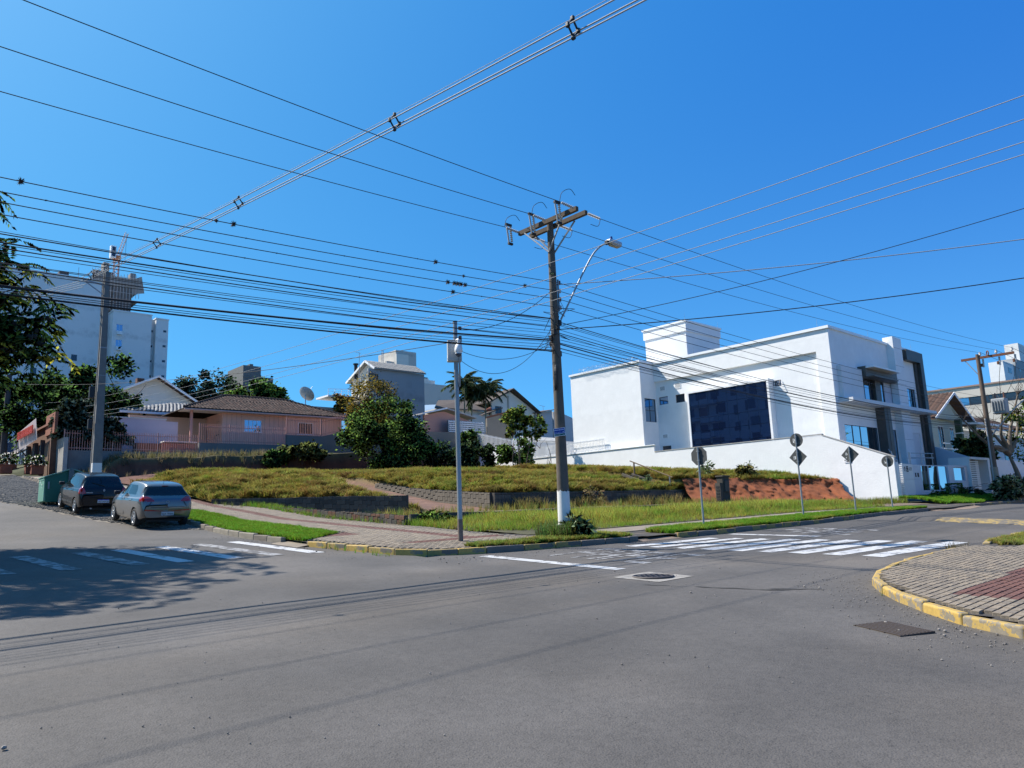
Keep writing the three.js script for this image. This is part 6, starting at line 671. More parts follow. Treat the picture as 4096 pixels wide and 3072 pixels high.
// ---------- parked cars and the dumpster ----------
seed = 900;
function car(o) {
  const L = o.L, g = thing(o.name, o.label, 'car', o.at); const [t0, , s0] = o.at; g.rotation.order = 'YXZ'; g.rotation.y = o.turn || 0; g.rotation.x = Math.atan((H(t0, s0 + 3.2) - H(t0, s0 + 0.7)) / 2.5);
  const cr = (xs, ys, x) => { let i = 0; while (i < xs.length - 2 && x > xs[i + 1]) i++; const p = k => ys[clamp(k, 0, ys.length - 1)], X = k => xs[clamp(k, 0, xs.length - 1)], h = xs[i + 1] - xs[i], f = clamp((x - xs[i]) / h), m0 = (p(i + 1) - p(i - 1)) / ((X(i + 1) - X(i - 1)) || 1) * h, m1 = (p(i + 2) - p(i)) / ((X(i + 2) - X(i)) || 1) * h, a = f * f, b = a * f; return (2 * b - 3 * a + 1) * p(i) + (b - 2 * a + f) * m0 + (-2 * b + 3 * a) * p(i + 1) + (b - a) * m1; };
  const xs = []; for (let x = 0; x < 0.62; x += 0.016) xs.push(x); for (let x = 0.62; x < L - 0.5; x += 0.045) xs.push(x); for (let x = L - 0.5; x < L; x += 0.03) xs.push(x); xs.push(L);
  const NV = 66, P = [], vs = [0, 0.16, 0.2, 0.36, 0.5, 0.6, 0.82, 0.9, 1];
  const sect = x => { const zr = cr(o.rx, o.rz, x), zb = cr([0, 0.25, 0.6, L - 0.7, L - 0.2, L], [0.34, 0.26, 0.2, 0.2, 0.24, 0.36], x), wm = cr(o.wx, o.ww, x), belt = Math.min(cr([0, 0.3, L - 1.2, L], [o.belt + 0.04, o.belt + 0.03, o.belt - 0.06, o.belt - 0.2], x), zr - 0.05), cab = clamp((zr - belt - 0.04) / 0.3), wr = lerp(wm * 0.86, Math.min(wm * 0.72, o.roofW), cab), mid = Math.min(0.56, lerp(zb, belt, 0.55)); return [[0, zb], [wm * 0.86, zb], [wm * 0.95, zb + 0.05], [wm, mid], [wm * 0.985, belt - 0.09], [lerp(wm * 0.93, wm * 0.915, cab), belt], [wr, zr - lerp(0.02, 0.075, cab)], [wr * 0.8, zr - 0.012], [0, zr]]; };
  for (const x of xs) { const c = sect(x); for (let k = 0; k <= NV; k++) { const v = k / NV; P.push([cr(vs, c.map(q => q[0]), v), cr(vs, c.map(q => q[1]), v), x]); } }
  const full = new THREE.BufferGeometry(), pos = [], idx = [], W = NV + 1; for (const sgn of [1, -1]) for (const [y, z, x] of P) pos.push(sgn * y, z, -x);
  const N = xs.length * W, tri = []; for (const k of [0, 1]) for (let i = 0; i < xs.length - 1; i++) for (let j = 0; j < NV; j++) { const a = k * N + i * W + j, b = a + 1, c = a + W, d = c + 1; tri.push(k ? [a, b, c, b, d, c] : [a, c, b, b, c, d]); } tri.forEach(q => idx.push(...q));
  const cap = (i, dir) => { const c0 = pos.length / 3; const sgm = P.slice(i * W, i * W + W); const zc = (sgm[0][1] + sgm[NV][1]) / 2; pos.push(0, zc, -xs[i] - dir * 0.025); const out = []; for (const k of [0, 1]) for (let j = 0; j < NV; j++) { const a = k * N + i * W + j; out.push([a, a + 1, c0]); } return out; };
  const caps = [...cap(0, -1), ...cap(xs.length - 1, 1)]; caps.forEach(q => idx.push(...q));
  full.setAttribute('position', new THREE.Float32BufferAttribute(pos, 3)); full.setIndex(idx); full.computeVertexNormals(); const nor = full.attributes.normal;
  const sets = {}; const put = (n, q) => { const b = sets[n] ||= { p: [], n: [] }; for (const i of q) { b.p.push(pos[3 * i], pos[3 * i + 1], pos[3 * i + 2]); b.n.push(nor.getX(i), nor.getY(i), nor.getZ(i)); } };
  const ctr = q => [0, 1, 2].map(k => (pos[3 * q[0] + k] + pos[3 * q[1] + k] + pos[3 * q[2] + k]) / 3);
  const halves = []; tri.forEach(q => { halves.push(q.slice(0, 3), q.slice(3)); }); caps.forEach(q => halves.push(q));
  for (const q of halves) { const [y, z, mz] = ctr(q), x = -mz; if (o.wheels.some(w => Math.abs(y) > 0.45 && Math.hypot(x - w, z - 0.3) < 0.345)) continue; put(o.kind(x, Math.abs(y), z, y), q); }
  const made = {}; for (const [n, b] of Object.entries(sets)) { const q = new THREE.BufferGeometry(); q.setAttribute('position', new THREE.Float32BufferAttribute(b.p, 3)); q.setAttribute('normal', new THREE.Float32BufferAttribute(b.n, 3)); q.setAttribute('uv', new THREE.Float32BufferAttribute(new Float32Array(b.p.length / 3 * 2), 2)); made[n] = local(n.replace(/_[lr]$/, ''), q, o.mats[n.replace(/_[lr]$/, '')] || o.paint, g); }
  // wheels
  const ty = new THREE.LatheGeometry([[0.19, -0.085], [0.25, -0.095], [0.285, -0.085], [0.3, -0.05], [0.3, 0.05], [0.285, 0.085], [0.25, 0.095], [0.19, 0.085]].map(q => new THREE.Vector2(...q)), 32).rotateZ(Math.PI / 2), rubber = mat(0.018, 0.018, 0.019, 0.85), rimM = mat(0.55, 0.56, 0.57, 0.3, { metalness: 0.8 });
  const rim = join([new THREE.TorusGeometry(0.185, 0.016, 6, 32).rotateY(Math.PI / 2).translate(0.075, 0, 0), new THREE.CylinderGeometry(0.05, 0.05, 0.03, 16).rotateZ(Math.PI / 2).translate(0.075, 0, 0), ...Array.from({ length: o.spokes }, (_, i) => new THREE.BoxGeometry(0.02, 0.15, 0.045).translate(0, 0.1, 0).rotateX(i * 2 * Math.PI / o.spokes).translate(0.072, 0, 0)), new THREE.CylinderGeometry(0.19, 0.19, 0.02, 24).rotateZ(Math.PI / 2)]);
  for (const w of o.wheels) for (const sd of [1, -1]) { const wh = local('wheel', ty, rubber, g, [sd * (o.track / 2), 0.3, -w]); const r = local('rim', rim, rimM, wh); if (sd < 0) r.rotation.y = Math.PI; }
  local('underbody', [new THREE.BoxGeometry(1.3, 0.1, L - 1).translate(0, 0.25, -L / 2), new THREE.BoxGeometry(1.36, 0.35, 0.5).translate(0, 0.45, -L + 0.8), ...o.wheels.map(w => new THREE.BoxGeometry(1.1, 0.5, 0.72).translate(0, 0.42, -w))], M.black, g);
  local('seat', [new RoundedBoxGeometry(1.15, 0.5, 0.16, 2, 0.06).translate(0, 0.85, -0.95), new RoundedBoxGeometry(0.24, 0.2, 0.1, 2, 0.04).translate(0.35, 1.16, -0.95), new RoundedBoxGeometry(0.24, 0.2, 0.1, 2, 0.04).translate(-0.35, 1.16, -0.95)], M.black, g); for (const y of [-0.36, 0.36]) local('seat', [new RoundedBoxGeometry(0.46, 0.62, 0.16, 2, 0.06).translate(y, 0.85, -1.8), new RoundedBoxGeometry(0.26, 0.22, 0.1, 2, 0.04).translate(y, 1.22, -1.78)], M.black, g);
  // plate
  local('licence_plate', new THREE.BoxGeometry(0.4, 0.13, 0.012), [M.white, M.white, M.white, M.white, mat(1, 1, 1, 0.5, { map: canvasTex(400, 130, o.plate) }), M.white], g, [0, o.plateH, 0.034]);
  for (const sd of [-1, 1]) local('mirror', new RoundedBoxGeometry(0.2, 0.13, 0.1, 3, 0.04), o.mirror || M.black, g, [sd * (o.ww[3] + 0.09), o.belt + 0.07, -(L - 1.45)]);
  for (const sd of [-1, 1]) for (const x of [1.28, 2.2]) local('door_handle', new RoundedBoxGeometry(0.02, 0.03, 0.17, 2, 0.01), o.handle || o.paint, g, [sd * (o.ww[3] * 0.995 + 0.006), o.belt - 0.12, -x]);
  for (const sd of [-1, 1]) for (const x of [1.05, 1.95, 2.86]) local('door_seam', new THREE.BoxGeometry(0.006, o.belt - 0.35, 0.012), M.black, g, [sd * (o.ww[3] * 0.997), (o.belt + 0.25) / 2, -x]);
  return g;
}
const inPoly = (pl, x, y) => inside(pl, x, y), glassCar = new THREE.MeshPhysicalMaterial({ color: col(0.09, 0.1, 0.11), roughness: 0.02, transmission: 0.9, thickness: 0, ior: 1.5 }), redLens = new THREE.MeshPhysicalMaterial({ color: col(0.35, 0.012, 0.008), roughness: 0.12, clearcoat: 1 });
{
  const paint = new THREE.MeshPhysicalMaterial({ color: col(0.17, 0.165, 0.16), metalness: 0.8, roughness: 0.34, clearcoat: 1, clearcoatRoughness: 0.05 });
  const c = car({ name: 'parked_car', label: 'silver grey hatchback parked nearest the corner, seen from behind', L: 3.93, at: [8.27, H(8.27, 27) - 0.03, 26.3], belt: 0.96, roofW: 0.6, track: 1.5, spokes: 7, wheels: [0.72, 3.2], paint,
    rx: [0, 0.03, 0.07, 0.12, 0.2, 0.42, 0.56, 0.9, 1.5, 2.1, 2.55, 3.0, 3.4, 3.75, 3.93], rz: [0.72, 0.86, 0.95, 1.0, 1.08, 1.34, 1.41, 1.455, 1.475, 1.44, 1.3, 1.04, 0.95, 0.84, 0.58], wx: [0, 0.05, 0.18, 0.5, 2, 3.2, 3.7, 3.93], ww: [0.72, 0.775, 0.815, 0.84, 0.845, 0.83, 0.75, 0.52],
    mats: { body: paint, rear_window: glassCar, side_window: glassCar, windscreen: glassCar, tail_light: redLens, reflector: redLens, bumper_inset: mat(0.02, 0.02, 0.022, 0.5) },
    kind: (x, y, z, sy) => { const lr = sy > 0 ? '_r' : '_l'; if (x < 0.5 && z > 1.04 && z < 1.335 && y < lerp(0.72, 0.6, (z - 1.04) / 0.3)) return 'rear_window'; if (z > 0.86 && z < 1.02 && y > lerp(0.6, 0.42, clamp((1.02 - z) / 0.12)) && x < 0.36 - 0.9 * Math.abs(z - 0.97)) return 'tail_light' + lr; if (x < 0.1 && z > 0.545 && z < 0.585 && y > 0.36 && y < 0.7) return 'reflector' + lr; if (x < 0.2 && z < 0.36 && y < 0.6) return 'bumper_inset'; const sideGlass = [[0.95, 1.03], [1.0, 1.2], [1.15, 1.33], [2.02, 1.35], [2.4, 1.23], [2.85, 0.99], [2.8, 0.97]]; if (y > 0.5 && inPoly(sideGlass, x, z) && Math.abs(x - 1.9) > 0.035) return 'side_window' + lr; if (y < 0.6 && x > 2.55 && x < 3.0 && z > 1.06 && z < 1.29) return 'windscreen'; return 'body'; },
    plateH: 0.46, plate: (x, w, h) => { x.fillStyle = '#b9bcbd'; x.fillRect(0, 0, w, h); x.strokeStyle = '#222'; x.lineWidth = 5; x.strokeRect(4, 4, w - 8, h - 8); x.fillStyle = '#1b1c20'; x.font = 'bold 84px sans-serif'; x.fillText('QJA 9088', 20, 104, 360); x.font = '20px sans-serif'; x.fillText('SC CHAPECO', 130, 26); } });
  local('boot_seam', [new THREE.BoxGeometry(1.06, 0.012, 0.02).translate(0, 0.675, 0.014), new THREE.BoxGeometry(0.012, 0.2, 0.02).rotateZ(0.5).translate(0.56, 0.77, 0.0), new THREE.BoxGeometry(0.012, 0.2, 0.02).rotateZ(-0.5).translate(-0.56, 0.77, 0.0)], M.black, c); local('bumper_crease', new THREE.BoxGeometry(1.4, 0.03, 0.03).translate(0, 0.62, 0.012), paint, c); local('badge', [new THREE.TorusGeometry(0.035, 0.007, 6, 20).scale(1.5, 1, 1), new THREE.BoxGeometry(0.008, 0.05, 0.01).rotateZ(-0.25).translate(-0.02, 0, 0), new THREE.BoxGeometry(0.008, 0.05, 0.01).rotateZ(-0.25).translate(0.02, 0, 0), new THREE.BoxGeometry(0.04, 0.008, 0.01)], M.alu, c, [0, 0.84, -0.015]); local('antenna', CYL(new THREE.Vector3(0, 1.42, -0.62), new THREE.Vector3(0, 1.6, -0.5), 0.006, 0.003, 5), M.black, c); local('brake_lamp', new THREE.BoxGeometry(0.2, 0.015, 0.02).translate(0, 1.352, -0.415), redLens, c);
}
{
  const paint = new THREE.MeshPhysicalMaterial({ color: col(0.006, 0.006, 0.008), metalness: 0, roughness: 0.35, specularIntensity: 0.3, clearcoat: 0.6, clearcoatRoughness: 0.04 });
  const c = car({ name: 'parked_car', label: 'black hatchback parked beside the green dumpster, seen from behind', L: 4.02, at: [7.72, H(7.72, 32.8) - 0.035, 32.1], belt: 0.98, roofW: 0.62, track: 1.5, spokes: 6, wheels: [0.68, 3.25], paint,
    rx: [0, 0.03, 0.06, 0.1, 0.18, 0.36, 0.48, 0.9, 1.5, 2.1, 2.55, 3.0, 3.4, 3.8, 4.02], rz: [0.74, 0.9, 1.0, 1.06, 1.16, 1.42, 1.475, 1.52, 1.535, 1.5, 1.36, 1.06, 0.97, 0.86, 0.6], wx: [0, 0.05, 0.18, 0.5, 2, 3.2, 3.7, 4.02], ww: [0.75, 0.8, 0.83, 0.85, 0.855, 0.84, 0.76, 0.52],
    mats: { body: paint, rear_window: glassCar, side_window: glassCar, windscreen: glassCar, tail_light: redLens, trim_strip: mat(0.05, 0.05, 0.05, 0.7) },
    kind: (x, y, z, sy) => { const lr = sy > 0 ? '_r' : '_l'; if (x < 0.42 && z > 1.07 && z < 1.4 && y < lerp(0.7, 0.6, (z - 1.07) / 0.33)) return 'rear_window'; if (z > 0.8 && z < 1.14 && y > lerp(0.6, 0.73, clamp((z - 0.8) / 0.34)) && x < 0.24) return 'tail_light' + lr; if (y > 0.7 && z > 0.36 && z < 0.43 && x > 0.9 && x < 3.0) return 'trim_strip'; const sideGlass = [[0.72, 1.06], [0.85, 1.3], [1.05, 1.38], [2.02, 1.4], [2.4, 1.29], [2.88, 1.01], [2.8, 0.99]]; if (y > 0.5 && inPoly(sideGlass, x, z) && Math.abs(x - 1.9) > 0.04 && Math.abs(x - 1.05) > 0.03) return 'side_window' + lr; if (y < 0.6 && x > 2.55 && x < 3.0 && z > 1.09 && z < 1.34) return 'windscreen'; return 'body'; },
    plateH: 0.52, plate: (x, w, h) => { x.fillStyle = '#d5d9dc'; x.fillRect(0, 0, w, h); x.fillStyle = '#0b2a9a'; x.fillRect(0, 0, w, 30); x.fillStyle = '#17181c'; x.font = 'bold 88px sans-serif'; x.fillText('MGU0H36', 16, 116, 368); } });
  local('badge', new THREE.OctahedronGeometry(0.06).scale(0.75, 1, 0.2), M.alu, c, [0, 0.93, 0.01]); local('wiper', [CYL(new THREE.Vector3(0.05, 1.08, -0.1), new THREE.Vector3(-0.42, 1.22, -0.21), 0.012, 0.008, 6)], M.black, c); local('model_lettering', new THREE.BoxGeometry(0.24, 0.03, 0.006), M.steel, c, [-0.5, 0.84, 0.005]); local('exhaust', new THREE.CylinderGeometry(0.03, 0.03, 0.15, 12).rotateX(Math.PI / 2), M.steel, c, [-0.42, 0.25, 0.0]);
}
{ // dumpster
  const [t0, t1, s0, s1] = [6.55, 8.45, 36.55, 37.75], b = H(7.3, 37) + 0.13, d = thing('dumpster', 'green steel dumpster with a pale sunlit lid behind the black car', 'dumpster', [7.5, b - 0.13, 37.1]); const gr = mat(0.02, 0.14, 0.085, 0.6, { map: T.stain }), gl = mat(0.17, 0.38, 0.28, 0.6, { map: T.stain });  // gl is the body green made paler for the sunlit lid and left side
  const e = b + 1.05, k = b + 1.42, m = 7.5; part('body', [WALL('s', s0, [[t0 + 0.06, b], [t1 - 0.06, b], [t1, e], [t0, e]], [], s1 - s0)], gr, d);
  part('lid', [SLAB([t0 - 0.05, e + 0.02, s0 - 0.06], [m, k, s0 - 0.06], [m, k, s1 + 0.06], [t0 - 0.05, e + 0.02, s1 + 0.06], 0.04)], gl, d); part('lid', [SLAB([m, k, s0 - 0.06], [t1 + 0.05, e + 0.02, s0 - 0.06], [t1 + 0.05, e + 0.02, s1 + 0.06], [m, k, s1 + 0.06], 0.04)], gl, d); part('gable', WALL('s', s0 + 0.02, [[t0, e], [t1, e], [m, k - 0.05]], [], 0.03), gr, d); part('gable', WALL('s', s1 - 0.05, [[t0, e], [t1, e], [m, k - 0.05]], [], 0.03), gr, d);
  for (let i = 0; i < 5; i++) part('rib', BX(t0 - 0.045 + 0.01 * (5 - i), t0 + 0.02, b + 0.12 + i * 0.2, b + 0.17 + i * 0.2, s0 + 0.12, s1 - 0.12, 0.01), gl, d); part('sunlit_side_sheet', BX(t0 - 0.02, t0 + 0.05, b + 0.04, e - 0.03, s0 + 0.05, s1 - 0.05), gl, d); part('lifting_post', BX(m - 0.1, m + 0.1, b + 0.2, k - 0.02, s0 - 0.07, s0 - 0.002), mat(0.13, 0.15, 0.14, 0.6), d); part('handle', BX(t0 + 0.1, t0 + 0.16, b + 0.55, b + 0.85, s0 - 0.06, s0 - 0.01), M.galv, d);
  part('stencil', new THREE.PlaneGeometry(0.5, 0.4).rotateY(-Math.PI / 2).translate(t0 - 0.055, b + 0.75, -(s0 + 0.5)), mat(1, 1, 1, 0.7, { transparent: true, map: canvasTex(128, 100, (x, w, h) => { x.clearRect(0, 0, w, h); x.fillStyle = '#dfe8e2'; x.font = 'bold 34px sans-serif'; x.fillText('A2', 6, 34); x.font = 'bold 26px sans-serif'; x.fillText('053', 76, 60); x.fillText('U', 90, 92); }) }), d);
  for (const [t, s] of [[t0 + 0.2, s0 + 0.15], [t1 - 0.2, s0 + 0.15], [t0 + 0.2, s1 - 0.15], [t1 - 0.2, s1 - 0.15]]) part('castor', [new THREE.CylinderGeometry(0.07, 0.07, 0.05, 14).rotateZ(Math.PI / 2).translate(t, b - 0.07, -s), BX(t - 0.04, t + 0.04, b - 0.06, b, s - 0.03, s + 0.03)], M.black, d);
}
// ---------- plants ----------
seed = 4242;
const leafMat = (o = {}) => new THREE.MeshPhysicalMaterial({ color: col(1, 1, 1), vertexColors: true, roughness: 1, transmission: 0.6, thickness: 0, specularIntensity: 0.15, side: THREE.DoubleSide, ...o });
const ML = leafMat(), MLg = leafMat({ roughness: 0.8, transmission: 0.25, specularIntensity: 0.6 });
class Leaves {
  constructor() { this.p = []; this.n = []; this.c = []; }
  leaf(x, y, z, dir, len, wid, c, fold = 0.25) { // a folded diamond: two faces along the midrib
    const d = dir.clone().normalize(), sd = new THREE.Vector3(rr(-1, 1), rr(-0.3, 0.3), rr(-1, 1)).cross(d).normalize(), up = new THREE.Vector3().crossVectors(sd, d); if (up.y < 0) up.negate();
    const a = [x, y, z], q = k => [x + d.x * len * 0.45 + sd.x * wid * k + up.x * wid * fold, y + d.y * len * 0.45 + sd.y * wid * k + up.y * wid * fold, z + d.z * len * 0.45 + sd.z * wid * k + up.z * wid * fold], t = [x + d.x * len, y + d.y * len - len * 0.08, z + d.z * len], l = q(1), r = q(-1);
    this.p.push(...a, ...t, ...l, ...a, ...r, ...t); const n1 = [up.x + sd.x * -0.3, up.y - sd.y * 0.3, up.z - sd.z * 0.3], n2 = [up.x + sd.x * 0.3, up.y + sd.y * 0.3, up.z + sd.z * 0.3]; for (let i = 0; i < 3; i++) this.n.push(...n1); for (let i = 0; i < 3; i++) this.n.push(...n2); for (let i = 0; i < 6; i++) this.c.push(...c);
  }
  build() { const g = new THREE.BufferGeometry(); g.setAttribute('position', new THREE.Float32BufferAttribute(this.p, 3)); g.setAttribute('normal', new THREE.Float32BufferAttribute(this.n, 3)); g.setAttribute('color', new THREE.Float32BufferAttribute(this.c, 3)); g.setAttribute('uv', new THREE.Float32BufferAttribute(new Float32Array(this.p.length / 3 * 2), 2)); return g; }
}
const tone = (pal) => { const a = pal[Math.floor(rnd() * pal.length)], k = 2.0 * rr(0.65, 1.35); return [a[0] * k * rr(0.9, 1.1), a[1] * k, a[2] * k * rr(0.85, 1.15)]; };
function crown(clumps, n, size, pal, o = {}) {
  const L = new Leaves(), vol = clumps.map(c => Math.pow(c[3] * c[4] * c[5], 0.75)), tot = vol.reduce((a, b) => a + b, 0);
  clumps.forEach((c, ci) => { const m = Math.round(n * vol[ci] / tot); const sub = []; for (let k = 0; k < (o.sub || 16); k++) { const d = new THREE.Vector3(rr(-1, 1), rr(-0.8, 1), rr(-1, 1)).normalize().multiplyScalar(rr(0.5, 0.98)); sub.push([d, rr(0.2, 0.42)]); }
    for (let i = 0; i < m; i++) { const [d, r] = sub[Math.floor(rnd() * sub.length)], q = new THREE.Vector3(rr(-1, 1), rr(-1, 1), rr(-1, 1)).normalize().multiplyScalar(Math.pow(rnd(), 0.45) * r * (rnd() < 0.06 ? 1.5 : 1)).add(d); const x = c[0] + q.x * c[3], y = c[1] + q.y * c[4], z = -c[2] + q.z * c[5]; if (y < (o.min ?? -1e9)) continue; const dir = new THREE.Vector3(q.x + rr(-0.8, 0.8), q.y * 0.5 + rr(-0.7, 0.5) - (o.droop || 0), q.z + rr(-0.8, 0.8)); const s = size * rr(0.65, 1.35); L.leaf(x, y, z, dir, s, s * (o.wide || 0.3), tone(pal)); } });
  return L.build();
}
function limbs(base, tips, r0, o = {}) { const out = []; for (const tip of tips) { const A = V(...base), B = V(...tip), mid = A.clone().lerp(B, 0.5); mid.y += (o.arch || 0) * A.distanceTo(B) * 0.2; mid.x += rr(-0.3, 0.3); mid.z += rr(-0.3, 0.3); const c = new THREE.CatmullRomCurve3([A, A.clone().lerp(mid, 0.5).add(new THREE.Vector3(rr(-0.1, 0.1), 0.15, rr(-0.1, 0.1))), mid, B]); const n = 10, pts = c.getPoints(n); for (let i = 0; i < n; i++) out.push(CYL(pts[i], pts[i + 1].clone().lerp(pts[i], -0.04), r0 * lerp(1, 0.25, i / n), r0 * lerp(1, 0.25, (i + 1) / n), 7)); } return out; }
const bark = mat(0.09, 0.07, 0.055, 0.95, con), barkPale = mat(0.2, 0.16, 0.12, 0.95, con);
const GD = [[0.028, 0.05, 0.018], [0.035, 0.06, 0.02], [0.02, 0.038, 0.016]], GM = [[0.05, 0.1, 0.022], [0.06, 0.115, 0.025], [0.04, 0.075, 0.02]], GL = [[0.09, 0.15, 0.03], [0.11, 0.17, 0.03], [0.075, 0.12, 0.028]], GY = [[0.16, 0.16, 0.025], [0.2, 0.17, 0.02], [0.12, 0.15, 0.03]];
function tree(name, label, base, trunkTop, r, tips, clumps, n, size, pal, o = {}) { const g = thing(name, label, o.cat || 'tree', base, o.group); const tr = [...limbs(base, [trunkTop], r, { arch: 0 }), ...limbs(trunkTop, tips, r * 0.6, { arch: 0.3 })]; part('trunk', tr, o.bark || bark, g); part('crown', crown(clumps, n, size, pal, o), o.mat || ML, g); return g; }
// the street tree at the left: feathery hanging fronds and dark seed pods
{
  const B = [-1.4, H(-1.4, 24.6), 24.6], g = thing('street_tree', 'large feathery street tree with dark seed pods hanging over the street at left', 'tree', B);
  const top = [-1.0, 5.2, 24.4], tips = []; for (let k = 0; k < 17; k++) { const a = k * 2.4, q = 0.35 + 0.65 * ((k * 7) % 17) / 17; tips.push([-1.4 + 5.0 * q * Math.cos(a), 6.3 + 6.0 * (1 - q * q * 0.75) + rr(-0.6, 0.6), 23.8 + 6.0 * q * Math.sin(a)]); } tips.push([3.4, 7.0, 22.1], [2.9, 9.2, 23.1], [3.6, 6.4, 22.6], [2.2, 10.8, 24.2], [3.3, 6.0, 21.4], [2.2, 6.6, 22.6], [1.8, 8.2, 22.4], [3.0, 7.8, 22.9]); for (const q of tips) q[0] -= 0.35;
  part('trunk', [...limbs(B, [top], 0.3), ...limbs(top, tips, 0.16, { arch: 0.6 })], bark, g);
  const L = new Leaves(), pods = [], tw = []; const PAL = [[0.05, 0.085, 0.02], [0.07, 0.11, 0.022], [0.1, 0.14, 0.022], [0.2, 0.19, 0.02], [0.04, 0.065, 0.018]];
  const frond = (p, dir, len, c) => { const d = dir.clone().normalize(), n = 9; for (let i = 1; i <= n; i++) { const f = i / n, x = p.x + d.x * len * f, y = p.y + d.y * len * f - 0.45 * len * f * f, z = p.z + d.z * len * f; const sd = new THREE.Vector3(-d.z, 0, d.x).normalize(); for (const k of [-1, 1]) { const v = sd.clone().multiplyScalar(k).addScaledVector(d, 0.7); v.y -= 0.5 + 0.4 * f; L.leaf(x, y, z, v, 0.17 * rr(0.8, 1.2), 0.035, c, 0.1); } } };
  for (const tip of tips) { const T0 = V(...tip), C = V(...top); for (let k = 0; k < 52; k++) { const p = T0.clone().lerp(C, rr(-0.05, 0.4)).add(new THREE.Vector3(rr(-0.95, 0.95), rr(-0.6, 0.7), rr(-0.95, 0.95))); const c = tone(PAL); for (let j = 0; j < 3; j++) frond(p, new THREE.Vector3(rr(-1, 1), rr(-0.2, 0.5), rr(-1, 1)), rr(0.35, 0.7), c); if (k % 5 === 0) { tw.push(CYL(p, T0.clone().lerp(C, 0.15), 0.012, 0.018, 4)); } if (k % 9 === 0) { const q = p.clone().add(new THREE.Vector3(rr(-0.3, 0.3), rr(0, 0.35), rr(-0.3, 0.3))); for (let j = 0; j < 4; j++) { const s = new THREE.SphereGeometry(0.055, 7, 5); s.scale(1, 1.1, 0.4); s.translate(q.x + rr(-0.14, 0.14), q.y + rr(-0.14, 0.1), q.z + rr(-0.14, 0.14)); pods.push(s); } tw.push(CYL(p, q, 0.01, 0.01, 4)); } } }
  part('crown', join([L.build(), crown([[-2.0, 8.6, 24.6, 3.4, 2.6, 3.2], [-0.6, 7.2, 22.6, 2.0, 1.6, 2.2], [-2.5, 7.5, 27, 2.5, 2, 2.5], [-0.2, 8.6, 25.4, 2, 1.8, 2.2], [-2.6, 7.4, 21.4, 2.8, 2.2, 2.6], [-4.6, 8, 23.5, 2.6, 2.4, 3]], 17000, 0.34, PAL, { wide: 0.26, droop: 0.4 })]), leafMat({ transmission: 0.65 }), g); part('twigs', tw, bark, g); part('seed_pods', pods, mat(0.02, 0.014, 0.01, 0.9), g);  // unseen leaf clumps added inside the crown to thicken its shadow on the road
}
// trees behind the pole and shop
tree('broad_tree', 'dark broad-leaved tree directly behind the square concrete pole', [16.8, 7, 72], [16.8, 10, 72], 0.3, [[15, 13, 72], [18.4, 13, 72], [16.5, 14.5, 71]], [[16.6, 13.2, 72, 3.2, 3.2, 2.6], [18.4, 11.8, 71.5, 1.8, 1.9, 2], [14.6, 12, 72, 2, 2.2, 2]], 12000, 0.34, [...GD, ...GM], { wide: 0.32 });
tree('broad_tree', 'sunlit green tree behind the shop at far left', [11.5, 8, 86], [11.5, 11, 86], 0.3, [[9.5, 14, 86], [13, 14, 85]], [[8, 14.5, 87, 4.5, 4.5, 3], [14, 13.5, 84, 4.2, 4.5, 3], [4, 13, 90, 4.5, 4.5, 3]], 13000, 0.4, [...GM, ...GL, ...GD], {});
tree('broad_tree', 'mid green tree between the shop and the dark tree', [13.4, 7.5, 76], [13.4, 9.5, 76], 0.2, [[12.4, 12, 76]], [[12.6, 11.8, 76, 2.8, 3, 2.2], [14.6, 10.6, 74, 2.2, 2.2, 1.8]], 7000, 0.33, [...GM, ...GD], {});
tree('glossy_shrub_tree', 'grey-green glossy shrub tree hanging over the pink railing', [13.4, 6.9, 61.2], [13.4, 8.2, 61.2], 0.12, [[12.8, 10, 61], [14.6, 9.3, 61]], [[13.3, 9.7, 61.1, 1.5, 1.7, 1.1], [14.9, 8.6, 60.9, 1.3, 1.1, 1], [12.3, 9, 61, 1.1, 1.2, 1], [13.9, 8.1, 60.8, 1.6, 0.9, 0.9]], 6500, 0.27, [[0.05, 0.07, 0.045], [0.07, 0.09, 0.06], [0.03, 0.045, 0.025]], { wide: 0.34, mat: MLg });
[['dark blue-green tree left of the concrete block on the hill', [42.4, 21.8, 122], 3.6, [[0.03, 0.05, 0.03], [0.025, 0.04, 0.028]]], ['tall dark hill tree next to the concrete block', [46.4, 22.6, 124], 4.2, [[0.03, 0.052, 0.028], [0.04, 0.06, 0.03]]], ['bright green hill tree in front of the concrete block', [50.0, 22.0, 118], 3.6, [...GM, ...GL]], ['bright green hill tree at the right of the group', [53.6, 21.6, 119], 2.9, [...GL, ...GM]], ['low green hill tree above the pink house ridge', [45.6, 20.0, 114], 2.4, [...GM, ...GL]], ['small dark tree behind the gable house roof', [38.0, 20.6, 122], 2.0, [[0.02, 0.035, 0.022]]]].forEach(([l, c, r, pal]) => tree('hill_tree', l, [c[0], 12, c[2]], [c[0], c[1] - r * 0.5, c[2]], 0.3, [[c[0] - r * 0.4, c[1] + r * 0.4, c[2]], [c[0] + r * 0.4, c[1] + r * 0.4, c[2]]], [[c[0], c[1], c[2], r, r * 1.15, r * 0.8], [c[0] + r * 0.5, c[1] - r * 0.4, c[2], r * 0.7, r * 0.7, r * 0.6], [c[0] - r * 0.5, c[1] - r * 0.4, c[2], r * 0.7, r * 0.7, r * 0.6]], 5200, 0.5, pal, { group: 'trees on the hill behind the pink house' }));
